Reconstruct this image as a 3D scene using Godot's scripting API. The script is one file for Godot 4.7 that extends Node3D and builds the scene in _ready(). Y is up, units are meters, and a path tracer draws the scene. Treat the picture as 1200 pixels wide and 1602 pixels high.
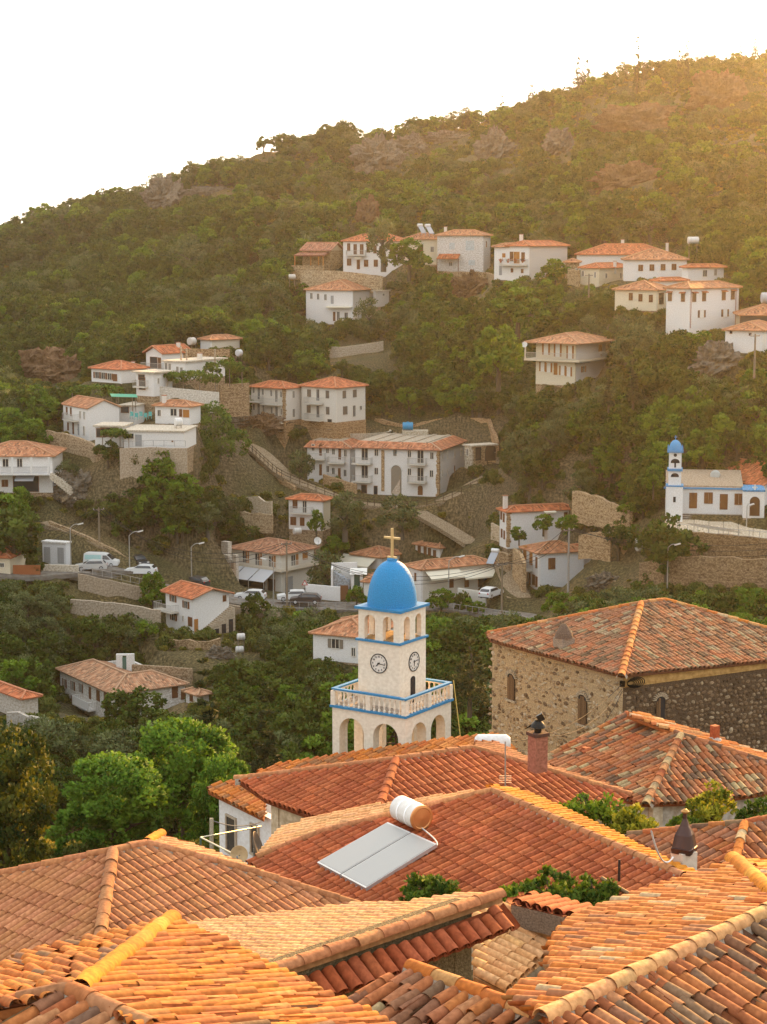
extends Node3D
# A hillside village at sunset. World axes: x east, y up, z towards the viewer; metres.
# The layout was surveyed from one station: spot(px, py, depth) turns a reading of the survey sheet (1200 x 1602) and a distance into a place in the world.

const EYE := Vector3(0, 60, 0)
const PITCH := 8.17
const LENS := 3000.0
var fw := Vector3(0, -sin(deg_to_rad(PITCH)), -cos(deg_to_rad(PITCH)))
var up := Vector3(0, cos(deg_to_rad(PITCH)), -sin(deg_to_rad(PITCH)))
var rng := RandomNumberGenerator.new()
var taken := {}
var M := {}

func spot(px: float, py: float, d: float) -> Vector3:
	if d > 225.0:
		d *= 1.0 + 0.13 * clampf((605.0 - py) / 90.0, 0.0, 1.0) * clampf((px - 370.0) / 90.0, 0.0, 1.0)
	return EYE + fw * d + Vector3.RIGHT * ((px - 600.0) * d / LENS) + up * ((801.0 - py) * d / LENS)

func sheet(p: Vector3) -> Vector3:
	var r := p - EYE
	var d := r.dot(fw)
	return Vector3(600.0 + LENS * r.x / d, 801.0 - LENS * r.dot(up) / d, d)

func height_at(x: float, z: float, py: float) -> float:
	var c := cos(deg_to_rad(PITCH))
	var s := sin(deg_to_rad(PITCH))
	var k := (801.0 - py) / LENS
	return EYE.y + (s * z - k * c * z) / (c + k * s)

func along(o: Vector3, d: Vector3, px: float) -> float:
	var k := (px - 600.0) / LENS
	var r := o - EYE
	return (k * fw.dot(r) - r.x) / (d.x - k * fw.dot(d))

func hdir(az: float) -> Vector3:
	return Vector3(cos(deg_to_rad(az)), 0, sin(deg_to_rad(az)))

func nums(s: String) -> PackedFloat64Array:
	return s.split_floats(" ", false)

func lin(r: float, g: float, b: float) -> Color:
	return Color(r, g, b)

func srgb(r: float, g: float, b: float) -> Color:
	return Color(r, g, b).linear_to_srgb()

class MB:
	var v := PackedVector3Array()
	var n := PackedVector3Array()
	var c := PackedColorArray()
	var t := PackedVector2Array()
	var col := Color(1, 1, 1)

	func put(p: Vector3, nn: Vector3, uv := Vector2.ZERO) -> void:
		v.append(p)
		n.append(nn)
		c.append(col)
		t.append(uv)

	func tri(a: Vector3, b: Vector3, d: Vector3, out := Vector3.ZERO, ua := Vector2.ZERO, ub := Vector2.ZERO, ud := Vector2.ZERO) -> void:
		var nn := (d - a).cross(b - a)
		if nn.length_squared() < 1e-14:
			return
		nn = nn.normalized()
		if out != Vector3.ZERO and nn.dot(out) < 0.0:
			nn = -nn
			put(a, nn, ua)
			put(d, nn, ud)
			put(b, nn, ub)
		else:
			put(a, nn, ua)
			put(b, nn, ub)
			put(d, nn, ud)

	func quad(a: Vector3, b: Vector3, d: Vector3, e: Vector3, out := Vector3.ZERO, uv: Array = []) -> void:
		if uv.size() == 4:
			tri(a, b, d, out, uv[0], uv[1], uv[2])
			tri(a, d, e, out, uv[0], uv[2], uv[3])
		else:
			tri(a, b, d, out)
			tri(a, d, e, out)

	# smooth triangle: corner normals given
	func stri(a: Vector3, b: Vector3, d: Vector3, na: Vector3, nb: Vector3, nd: Vector3) -> void:
		var nn := (d - a).cross(b - a)
		if nn.length_squared() < 1e-16:
			return
		if nn.dot(na + nb + nd) < 0.0:
			put(a, na)
			put(d, nd)
			put(b, nb)
		else:
			put(a, na)
			put(b, nb)
			put(d, nd)

	func squad(a: Vector3, b: Vector3, d: Vector3, e: Vector3, na: Vector3, nb: Vector3, nd: Vector3, ne: Vector3) -> void:
		stri(a, b, d, na, nb, nd)
		stri(a, d, e, na, nd, ne)

	# box from a corner o along three edge vectors
	func slab(o: Vector3, x: Vector3, y: Vector3, z: Vector3) -> void:
		var m := o + (x + y + z) * 0.5
		for f in [[o, x, y], [o + z, x, y], [o, y, z], [o + x, y, z], [o, x, z], [o + y, x, z]]:
			var a: Vector3 = f[0]
			var p: Vector3 = f[1]
			var q: Vector3 = f[2]
			quad(a, a + p, a + p + q, a + q, a + (p + q) * 0.5 - m)

	func box(m: Vector3, s: Vector3, b := Basis()) -> void:
		var x := b.x * s.x
		var y := b.y * s.y
		var z := b.z * s.z
		slab(m - (x + y + z) * 0.5, x, y, z)

	func tube(p: Vector3, q: Vector3, r0: float, r1: float, seg := 8, caps := true) -> void:
		var d := (q - p).normalized()
		var x := d.cross(Vector3.UP if absf(d.y) < 0.9 else Vector3.RIGHT).normalized()
		var y := d.cross(x)
		for i in seg:
			var a0 := TAU * i / seg
			var a1 := TAU * (i + 1) / seg
			var e0 := x * cos(a0) + y * sin(a0)
			var e1 := x * cos(a1) + y * sin(a1)
			squad(p + e0 * r0, p + e1 * r0, q + e1 * r1, q + e0 * r1, e0, e1, e1, e0)
			if caps:
				tri(p, p + e0 * r0, p + e1 * r0, -d)
				tri(q, q + e0 * r1, q + e1 * r1, d)

	# profile: Vector2(radius, height) from below upwards
	func lathe(o: Vector3, prof: PackedVector2Array, seg := 24, b := Basis()) -> void:
		for k in prof.size() - 1:
			var p := prof[k]
			var q := prof[k + 1]
			var d := q - p
			for i in seg:
				var a0 := TAU * i / seg
				var a1 := TAU * (i + 1) / seg
				var e0 := Vector3(cos(a0), 0, sin(a0))
				var e1 := Vector3(cos(a1), 0, sin(a1))
				var n0 := b * (e0 * d.y - Vector3.UP * d.x).normalized()
				var n1 := b * (e1 * d.y - Vector3.UP * d.x).normalized()
				squad(o + b * (e0 * p.x + Vector3.UP * p.y), o + b * (e1 * p.x + Vector3.UP * p.y), o + b * (e1 * q.x + Vector3.UP * q.y), o + b * (e0 * q.x + Vector3.UP * q.y), n0, n1, n1, n0)

	func poly(pts: PackedVector3Array, out: Vector3) -> void:
		var nn := out.normalized()
		var x := nn.cross(Vector3.UP if absf(nn.y) < 0.9 else Vector3.RIGHT).normalized()
		var y := nn.cross(x)
		var flat := PackedVector2Array()
		for p in pts:
			flat.append(Vector2(p.dot(x), p.dot(y)))
		var ix := Geometry2D.triangulate_polygon(flat)
		for k in range(0, ix.size(), 3):
			tri(pts[ix[k]], pts[ix[k + 1]], pts[ix[k + 2]], nn)

	# polygon pushed out by a depth vector
	func prism(pts: PackedVector3Array, depth: Vector3) -> void:
		poly(pts, -depth)
		var back := PackedVector3Array()
		var area := Vector3.ZERO
		for i in pts.size():
			back.append(pts[i] + depth)
			area += (pts[i] - pts[0]).cross(pts[(i + 1) % pts.size()] - pts[0])
		poly(back, depth)
		for i in pts.size():
			var j := (i + 1) % pts.size()
			quad(pts[i], pts[j], back[j], back[i], (pts[j] - pts[i]).cross(area))

	func mesh(shift := Vector3.ZERO) -> ArrayMesh:
		var a := []
		a.resize(Mesh.ARRAY_MAX)
		var w := v
		if shift != Vector3.ZERO:
			w = PackedVector3Array()
			w.resize(v.size())
			for i in v.size():
				w[i] = v[i] - shift
		a[Mesh.ARRAY_VERTEX] = w
		a[Mesh.ARRAY_NORMAL] = n
		a[Mesh.ARRAY_COLOR] = c
		a[Mesh.ARRAY_TEX_UV] = t
		var m := ArrayMesh.new()
		m.add_surface_from_arrays(Mesh.PRIMITIVE_TRIANGLES, a)
		return m

func numbered(called: String, parent: Node = null) -> String:
	var key := called if parent == null else str(parent.get_instance_id()) + called
	var k: int = taken.get(key, 0)
	taken[key] = k + 1
	return called if k == 0 else "%s_%03d" % [called, k]

func tag(o: Node, label: String, category: String, group := "") -> Node:
	o.set_meta("label", label)
	o.set_meta("category", category)
	if group != "":
		o.set_meta("group", group)
	return o

func thing(called: String, label: String, category: String, at: Vector3, group := "") -> Node3D:
	var o := Node3D.new()
	o.name = numbered(called)
	o.position = at
	add_child(o, true)
	tag(o, label, category, group)
	return o

func base_of(n: Node) -> Vector3:
	var p := Vector3.ZERO
	while n != self and n != null:
		p += n.position
		n = n.get_parent()
	return p

# one mesh as one named part; its vertices are given in world axes
func part(parent: Node, called: String, mb: MB, mat: Material, kind := "") -> MeshInstance3D:
	var o := MeshInstance3D.new()
	o.name = numbered(called, parent if parent != self else null)
	o.mesh = mb.mesh(base_of(parent))
	o.mesh.surface_set_material(0, mat)
	parent.add_child(o, true)
	if kind != "":
		o.set_meta("kind", kind)
	return o

func part_mesh(parent: Node, called: String, mesh: Mesh, xf: Transform3D) -> MeshInstance3D:
	var o := MeshInstance3D.new()
	o.name = numbered(called, parent if parent != self else null)
	o.mesh = mesh
	xf.origin -= base_of(parent)
	o.transform = xf
	parent.add_child(o, true)
	return o

func multi(parent: Node, called: String, mesh: Mesh, xfs: Array, cols: Array, kind := "stuff") -> MultiMeshInstance3D:
	var mm := MultiMesh.new()
	mm.transform_format = MultiMesh.TRANSFORM_3D
	mm.use_colors = cols.size() > 0
	mm.mesh = mesh
	mm.instance_count = xfs.size()
	var b := base_of(parent)
	for i in xfs.size():
		var x: Transform3D = xfs[i]
		x.origin -= b
		mm.set_instance_transform(i, x)
		if cols.size() > 0:
			mm.set_instance_color(i, cols[i])
	var o := MultiMeshInstance3D.new()
	o.name = numbered(called, parent if parent != self else null)
	o.multimesh = mm
	parent.add_child(o, true)
	if kind != "":
		o.set_meta("kind", kind)
	return o

# ---------- materials ----------
func ramp_image(noise: FastNoiseLite, size: int, lo: Color, hi: Color, gain := 1.0) -> Image:
	var src := noise.get_seamless_image(size, size)
	src.convert(Image.FORMAT_L8)
	var d := src.get_data()
	var lut := []
	for i in 256:
		var k := clampf((i / 255.0 - 0.5) * gain + 0.5, 0.0, 1.0)
		lut.append([int(255 * lerpf(lo.r, hi.r, k)), int(255 * lerpf(lo.g, hi.g, k)), int(255 * lerpf(lo.b, hi.b, k))])
	var out := PackedByteArray()
	out.resize(size * size * 3)
	for i in size * size:
		var e: Array = lut[d[i]]
		out[i * 3] = e[0]
		out[i * 3 + 1] = e[1]
		out[i * 3 + 2] = e[2]
	return Image.create_from_data(size, size, false, Image.FORMAT_RGB8, out)

func noise_of(type: int, freq: float, oct: int, sd: int) -> FastNoiseLite:
	var f := FastNoiseLite.new()
	f.noise_type = type
	f.frequency = freq
	f.fractal_octaves = oct
	f.seed = sd
	return f

func mottle(freq: float, oct: int, sd: int, lo: Color, hi: Color, gain := 1.6, size := 256) -> ImageTexture:
	return ImageTexture.create_from_image(ramp_image(noise_of(FastNoiseLite.TYPE_SIMPLEX_SMOOTH, freq, oct, sd), size, lo, hi, gain))

func surface(key: String, col: Color, rough := 0.9, tex: Texture2D = null, scale := 1.0, tinted := true) -> StandardMaterial3D:
	var m := StandardMaterial3D.new()
	m.resource_name = key
	m.albedo_color = col.linear_to_srgb()
	m.roughness = rough
	m.metallic_specular = 0.3
	m.vertex_color_use_as_albedo = tinted
	if tex:
		m.albedo_texture = tex
		m.uv1_triplanar = true
		m.uv1_world_triplanar = true
		m.uv1_scale = Vector3.ONE * scale
	M[key] = m
	return m

func relief(m: StandardMaterial3D, tex: Texture2D, cm: float) -> void:
	m.heightmap_enabled = true
	m.heightmap_texture = tex
	m.heightmap_scale = cm

func make_materials() -> void:
	var white := Color(1, 1, 1)
	var soft := mottle(0.03, 6, 3, Color(0.91, 0.895, 0.875), white, 1.5, 512)
	var patchy := mottle(0.02, 6, 9, Color(0.78, 0.745, 0.70), white, 1.7, 512)
	var speck := mottle(0.06, 4, 17, Color(0.72, 0.7, 0.68), white, 1.8)
	var cells := noise_of(FastNoiseLite.TYPE_CELLULAR, 0.045, 1, 5)
	cells.cellular_return_type = FastNoiseLite.RETURN_CELL_VALUE
	cells.cellular_jitter = 0.9
	var stones := ImageTexture.create_from_image(ramp_image(cells, 512, Color(0.6, 0.52, 0.43), Color(1, 0.97, 0.9), 1.0))
	var edges := noise_of(FastNoiseLite.TYPE_CELLULAR, 0.045, 1, 5)
	edges.cellular_return_type = FastNoiseLite.RETURN_DISTANCE2_SUB
	edges.cellular_jitter = 0.9
	var stone_rise := ImageTexture.create_from_image(ramp_image(edges, 512, Color(0, 0, 0), white, 2.5))
	var fine := mottle(0.09, 3, 21, Color(0, 0, 0), white, 1.5)
	relief(surface("plaster", lin(0.95, 0.95, 0.95), 0.92, soft, 0.35), fine, 0.6)
	relief(surface("old_plaster", lin(0.95, 0.95, 0.95), 0.95, patchy, 0.35), fine, 1.0)
	surface("paint", lin(1, 1, 1), 0.6, soft, 0.4)
	surface("wood", lin(1, 1, 1), 0.7, speck, 1.5)
	surface("concrete", lin(1, 1, 1), 0.95, patchy, 0.3)
	relief(surface("stone", lin(1, 1, 1), 0.95, stones, 0.32), stone_rise, 3.0)
	relief(surface("rubble", lin(1, 1, 1), 0.95, speck, 0.9), fine, 1.5)
	surface("clay", lin(1, 1, 1), 0.85, mottle(0.02, 5, 31, Color(0.78, 0.75, 0.72), white, 1.7, 512), 0.8)
	M.clay.uv1_world_triplanar = true
	surface("mortar", lin(1, 1, 1), 0.95, speck, 1.2)
	surface("metal", lin(1, 1, 1), 0.4)
	M.metal.metallic = 0.6
	surface("dull", lin(1, 1, 1), 0.8)
	surface("car_paint", lin(1, 1, 1), 0.3)
	M.car_paint.clearcoat_enabled = true
	M.car_paint.clearcoat = 0.6
	surface("rubber", lin(0.02, 0.02, 0.02), 0.8)
	surface("glass", lin(0.03, 0.035, 0.04), 0.12, null, 1.0, false)
	M.glass.metallic_specular = 0.6
	surface("chrome", lin(0.75, 0.74, 0.7), 0.22, null, 1.0, false)
	M.chrome.metallic = 0.9
	surface("cloth", lin(1, 1, 1), 0.9)
	M.cloth.backlight_enabled = true
	M.cloth.backlight = Color(0.5, 0.5, 0.5)
	surface("dome_blue", lin(0.05, 0.25, 0.56), 0.55, mottle(0.05, 5, 41, Color(0.72, 0.76, 0.8), white, 1.6, 512), 0.7, false)
	relief(M.dome_blue, fine, 1.2)
	surface("ground", lin(1, 1, 1), 0.97, mottle(0.04, 6, 51, Color(0.42, 0.42, 0.34), white, 2.0, 512), 0.11)
	relief(M.ground, fine, 6.0)
	surface("asphalt", lin(0.2, 0.185, 0.165), 0.9, patchy, 0.1, false)
	relief(surface("rock", lin(1, 1, 1), 0.95, patchy, 0.11), mottle(0.03, 6, 61, Color(0, 0, 0), white, 2.0, 512), 25.0)
	surface("leaf", lin(1, 1, 1), 0.75)
	M.leaf.backlight_enabled = true
	M.leaf.backlight = Color(0.85, 0.85, 0.85)
	surface("bark", lin(1, 1, 1), 0.95, speck, 2.0)
	# far roofs: rows of barrel tiles drawn as relief and tone in metres of the slope
	var img := Image.create(512, 512, false, Image.FORMAT_RGB8)
	var rise := Image.create(512, 512, false, Image.FORMAT_RGB8)
	var r := RandomNumberGenerator.new()
	r.seed = 77
	for j in 16:
		for i in 16:
			var k := r.randf_range(0.74, 1.0)
			var w := r.randf_range(-0.06, 0.06)
			if r.randf() < 0.1:
				k *= 0.7
			var col := Color(k, k * (0.97 + w), k * (0.95 + w * 1.5))
			for y in 32:
				for x in 32:
					var u := absf(x - 15.5) / 16.0
					var hgt := sqrt(maxf(0.0, 1.0 - u * u * 1.25)) * (0.75 + 0.25 * y / 31.0)
					img.set_pixel(i * 32 + x, j * 32 + y, col)
					rise.set_pixel(i * 32 + x, j * 32 + y, Color(hgt, hgt, hgt))
	var far_tiles := surface("far_tiles", lin(1, 1, 1), 0.85, null)
	far_tiles.albedo_texture = ImageTexture.create_from_image(img)
	relief(far_tiles, ImageTexture.create_from_image(rise), 7.0)
	far_tiles.uv1_scale = Vector3(1.0 / (16 * 0.26), 1.0 / (16 * 0.4), 1)

# ---------- near roofs, tile by tile ----------
const PALETTE := {
	"red": [[0.44, 0.112, 0.038], [0.40, 0.10, 0.034], [0.47, 0.13, 0.046], [0.37, 0.092, 0.034], [0.43, 0.118, 0.046]],
	"salmon": [[0.50, 0.215, 0.092], [0.46, 0.19, 0.08], [0.53, 0.235, 0.105], [0.48, 0.20, 0.088]],
	"pale": [[0.74, 0.41, 0.18], [0.71, 0.38, 0.16], [0.76, 0.44, 0.205], [0.72, 0.37, 0.155]],  # sunlight on the slopes is put into these tones
	"lichen": [[0.60, 0.205, 0.04], [0.55, 0.18, 0.042], [0.63, 0.23, 0.042], [0.56, 0.21, 0.07], [0.48, 0.16, 0.05], [0.62, 0.27, 0.085], [0.57, 0.21, 0.055], [0.28, 0.15, 0.075]],  # orange lichen, with the warm sun on these faces put in too
	"aged": [[0.43, 0.15, 0.056], [0.37, 0.118, 0.046], [0.29, 0.13, 0.07], [0.45, 0.21, 0.09], [0.17, 0.095, 0.055], [0.41, 0.165, 0.074], [0.44, 0.32, 0.17], [0.38, 0.108, 0.038], [0.24, 0.14, 0.08], [0.45, 0.155, 0.05]],
	"old": [[0.37, 0.165, 0.083], [0.31, 0.135, 0.068], [0.41, 0.21, 0.112], [0.17, 0.10, 0.06], [0.38, 0.28, 0.165], [0.43, 0.165, 0.075], [0.25, 0.145, 0.085], [0.40, 0.18, 0.09]],
	"orange": [[0.60, 0.21, 0.056], [0.56, 0.165, 0.042], [0.62, 0.25, 0.075], [0.52, 0.165, 0.056], [0.60, 0.31, 0.12], [0.60, 0.195, 0.038], [0.38, 0.17, 0.075], [0.57, 0.215, 0.066], [0.60, 0.42, 0.24]],
	"gold": [[0.66, 0.255, 0.022], [0.62, 0.22, 0.028], [0.64, 0.30, 0.05]],  # golden ridges; also sunward faces, their sunlight put into the tone
}
var tile_meshes := {}

func tone(pal: String, r: RandomNumberGenerator) -> Color:
	var a: Array = PALETTE[pal]
	var e: Array = a[r.randi() % a.size()]
	var k := r.randf_range(0.86, 1.12)
	return Color(e[0] * k, e[1] * k * r.randf_range(0.95, 1.06), e[2] * k)

# a barrel tile: x across, y up, z down the slope, wider at the lower end
func tile_shape(w: float, l: float, col: Color, rise := 0.48, seg := 7) -> ArrayMesh:
	var mb := MB.new()
	mb.col = col
	var ring := func(half: float, y0: float, z: float, th: float) -> PackedVector3Array:
		var out := PackedVector3Array()
		for i in seg + 1:
			var a := PI * i / seg
			out.append(Vector3(-cos(a) * (half - th), y0 + sin(a) * (half * 2.0 * rise - th), z))
		return out
	var a: PackedVector3Array = ring.call(w * 0.425, -0.004, 0.0, 0.0)
	var b: PackedVector3Array = ring.call(w * 0.462, 0.011, l, 0.0)
	var c: PackedVector3Array = ring.call(w * 0.462, 0.011, l, 0.012)
	var d: PackedVector3Array = ring.call(w * 0.44, 0.006, l * 0.55, 0.012)
	for i in seg:
		var a0 := PI * i / seg
		var a1 := PI * (i + 1) / seg
		var n0 := Vector3(-cos(a0), sin(a0) * 1.1, -0.05).normalized()
		var n1 := Vector3(-cos(a1), sin(a1) * 1.1, -0.05).normalized()
		mb.squad(a[i], a[i + 1], b[i + 1], b[i], n0, n1, n1, n0)
		mb.quad(b[i], b[i + 1], c[i + 1], c[i], Vector3(0, 0, 1))
		mb.squad(c[i], c[i + 1], d[i + 1], d[i], -n0, -n1, -n1, -n0)
	return mb.mesh()

func tile_variants(w: float, l: float, pal: String) -> Array:
	var key := "%.3f %.3f %s" % [w, l, pal]
	if not tile_meshes.has(key):
		var r := RandomNumberGenerator.new()
		r.seed = key.hash()
		var a := []
		var tones := []
		for i in 18:
			tones.append(tone(pal, r))
		tones.sort_custom(func(x, y): return x.get_luminance() < y.get_luminance())
		for col in tones:
			var m := tile_shape(w, l, col)
			m.surface_set_material(0, M.clay)
			a.append(m)
		var plain_tile := tile_shape(w, l, Color(1, 1, 1))
		plain_tile.surface_set_material(0, M.clay)
		a.append(plain_tile)
		tile_meshes[key] = a
	return tile_meshes[key]

class Slope:
	var o: Vector3
	var n: Vector3
	var ea: Vector3
	var ed: Vector3
	func at(eye: Vector3, p: Vector3) -> Vector3:
		var r := p - eye
		return eye + r * ((o - eye).dot(n) / r.dot(n))

func slope(px: float, py: float, d: float, az: float, th: float) -> Slope:
	var s := Slope.new()
	s.o = spot(px, py, d)
	var h := hdir(az)
	var t := deg_to_rad(th)
	s.n = h * sin(t) + Vector3.UP * cos(t)
	s.ed = h * cos(t) - Vector3.UP * sin(t)
	s.ea = Vector3.UP.cross(h).normalized()
	return s

# the plane of a given pitch through two points of another face, falling towards the azimuth nearest to az
func beside(s: Slope, x0: float, y0: float, x1: float, y1: float, th: float, az: float) -> Slope:
	var p := on(s, x0, y0)
	var d := on(s, x1, y1) - p
	var dh := Vector2(d.x, d.z)
	var k := clampf(-d.y / (dh.length() * tan(deg_to_rad(th))), -1.0, 1.0)
	var a0 := rad_to_deg(atan2(dh.y, dh.x))
	var da := rad_to_deg(acos(k))
	# falling along h: h . dh * tan = -dy
	var best := a0 + da
	for c in [a0 + da, a0 - da]:
		if absf(wrapf(c - az, -180, 180)) < absf(wrapf(best - az, -180, 180)):
			best = c
	var o := Slope.new()
	var h := hdir(best)
	var t := deg_to_rad(th)
	o.o = p
	o.n = h * sin(t) + Vector3.UP * cos(t)
	o.ed = h * cos(t) - Vector3.UP * sin(t)
	o.ea = Vector3.UP.cross(h).normalized()
	return o

func on(s: Slope, px: float, py: float) -> Vector3:
	return s.at(EYE, spot(px, py, 50.0))

# One roof face with its pans, tiles and mortar. Returns rows [distance, transform, face, w, l, pal].
func roof_face(t: Node3D, s: Slope, outline: String, w: float, l: float, pal: String, jitter: float, sd: int, missing := 0.0) -> Array:
	var f := nums(outline)
	var pts := PackedVector3Array()
	var flat := PackedVector2Array()
	for i in range(0, f.size(), 2):
		var p := on(s, f[i], f[i + 1])
		pts.append(p - s.n * 0.012)
		flat.append(Vector2((p - s.o).dot(s.ea), (p - s.o).dot(s.ed)))
	var mb := MB.new()
	var dark: Array = PALETTE[pal][1]
	mb.col = Color(dark[0] * 0.62, dark[1] * 0.62, dark[2] * 0.66)
	mb.prism(pts, -s.n * 0.1)
	var face := part(t, "roof_slope", mb, M.clay)
	var lo := Vector2(1e9, 1e9)
	var hi := -lo
	for p in flat:
		lo = lo.min(p)
		hi = hi.max(p)
	var r := RandomNumberGenerator.new()
	r.seed = sd
	var rows := []
	var basis0 := Basis(s.ea, s.n, s.ed)
	if basis0.determinant() < 0:
		basis0 = Basis(-s.ea, s.n, s.ed)
	for i in range(int(floor(lo.x / w)), int(ceil(hi.x / w)) + 1):
		var x := (i + 0.5) * w
		var cuts := []
		for k in flat.size():
			var a := flat[k]
			var b := flat[(k + 1) % flat.size()]
			if (a.x <= x) != (b.x <= x):
				cuts.append(a.y + (b.y - a.y) * (x - a.x) / (b.x - a.x))
		cuts.sort()
		for k in range(0, cuts.size() - 1, 2):
			var y0: float = cuts[k]
			var y1: float = cuts[k + 1]
			for j in range(int(floor(y0 / l)), int(ceil(y1 / l))):
				var b0 := maxf(y0, j * l)
				var b1 := minf(y1, (j + 1) * l)
				if b1 - b0 < l * 0.3 or r.randf() < missing:
					continue
				var stretch := (b1 - b0) / l
				var bs := basis0.rotated(s.n, r.randfn(0, 0.035 * jitter)).rotated(s.ea, r.randfn(0, 0.012 * jitter))
				bs = Basis(bs.x * r.randf_range(0.96, 1.04), bs.y, bs.z * stretch)
				var p := s.o + s.ea * (x + r.randfn(0, 0.010 * jitter)) + s.ed * (b0 + r.randfn(0, 0.018 * jitter)) + s.n * (0.004 + 0.012 * r.randf() * jitter)
				rows.append([p.distance_to(EYE), Transform3D(bs, p), face, w, l, pal, i, s])
	return rows

func lay_tiles(rows: Array, sd: int, most := 300) -> void:
	var r := RandomNumberGenerator.new()
	r.seed = sd
	var seen := []
	var rest := {}
	var pans := {}
	rows.sort_custom(func(a, b): return a[0] < b[0])
	for e in rows:
		var xf: Transform3D = e[1]
		var q := sheet(xf.origin)
		var face: Node3D = e[2]
		if not pans.has(face):
			pans[face] = [[], [], e]
			rest[face] = [[], []]
		if seen.size() < most and q.x > -8 and q.x < 1208 and q.y < 1610:
			seen.append(e)
			var vs := tile_variants(e[3], e[4] * 1.16, e[5])
			# weather follows patches of the roof: neighbours tend to be alike
			var pick := clampf(r.randf() * 0.75 + 0.125 + hills.get_noise_3dv(xf.origin * 40.0) * 0.55, 0.0, 0.999)
			part_mesh(face, "tile", vs[int(pick * (vs.size() - 1))], xf)
		else:
			rest[face][0].append(xf)
			rest[face][1].append(tone(e[5], r) * (1.0 + 0.3 * hills.get_noise_3dv(xf.origin * 40.0)))
		var s: Slope = e[7]
		var pan := Transform3D(Basis(-xf.basis.x * 0.9, -xf.basis.y * 0.9, xf.basis.z), xf.origin + s.ea * (e[3] * 0.5) + s.n * 0.075)
		pans[face][0].append(pan)
		var cc := tone(e[5], r)
		pans[face][1].append(Color(cc.r * 0.8, cc.g * 0.78, cc.b * 0.8))
	for face in rest:
		var e: Array = pans[face][2]
		var vs := tile_variants(e[3], e[4] * 1.16, e[5])
		if rest[face][0].size() > 0:
			multi(face, "tile_cover", vs[vs.size() - 1], rest[face][0], rest[face][1])
		multi(face, "tile_pan", vs[vs.size() - 1], pans[face][0], pans[face][1])

# a row of ridge tiles on a bed of mortar from the upper end p to the lower end q
func ridge(t: Node3D, p: Vector3, q: Vector3, pal: String, sd: int, rad := 0.13, len := 0.42, bed := true) -> void:
	var r := RandomNumberGenerator.new()
	r.seed = sd
	var d := (q - p).normalized()
	var side := d.cross(Vector3.UP).normalized()
	var u := side.cross(d).normalized()
	var nn := maxi(1, int(round(p.distance_to(q) / len)))
	var step := p.distance_to(q) / nn
	if bed:
		var mb := MB.new()
		mb.col = lin(0.43, 0.35, 0.27)
		var prev := PackedVector3Array()
		for i in nn * 2 + 1:
			var c := p + d * (step * 0.5 * i)
			var wide := rad * r.randf_range(1.25, 1.6)
			var row := PackedVector3Array([c - side * wide - u * 0.10, c - side * rad * 0.8 + u * r.randf_range(0.05, 0.07), c + side * rad * 0.8 + u * r.randf_range(0.05, 0.07), c + side * wide - u * 0.10])
			if i > 0:
				for k in 3:
					mb.quad(prev[k], prev[k + 1], row[k + 1], row[k], u)
			prev = row
		part(t, "mortar_bed", mb, M.mortar)
	var vs := tile_variants(rad * 2.1, step * 1.12, pal)
	for i in nn:
		var b := Basis(side, u, -d) if false else Basis(-side, u, d)
		if b.determinant() < 0:
			b = Basis(side, u, d)
		b = b.rotated(u, r.randfn(0, 0.02)).rotated(side, r.randfn(0, 0.01))
		part_mesh(t, "ridge_tile", vs[r.randi() % (vs.size() - 1)], Transform3D(b, p + d * (step * i) + u * 0.035))

func ridges(t: Node3D, s: Slope, line: String, pal: String, sd: int, rad := 0.13, len := 0.42) -> void:
	var f := nums(line)
	for i in range(0, f.size() - 2, 2):
		ridge(t, on(s, f[i], f[i + 1]), on(s, f[i + 2], f[i + 3]), pal, sd + i, rad, len)

# a wall hung under an eave line: from p to q, set back, going down
func wall_under(t: Node3D, p: Vector3, q: Vector3, back: Vector3, drop: float, col: Color, mat: String, thick := 0.4) -> MeshInstance3D:
	var mb := MB.new()
	mb.col = col
	mb.slab(p + back, q - p, Vector3.DOWN * drop, back.normalized() * thick)
	return part(t, "wall", mb, M[mat])

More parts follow.
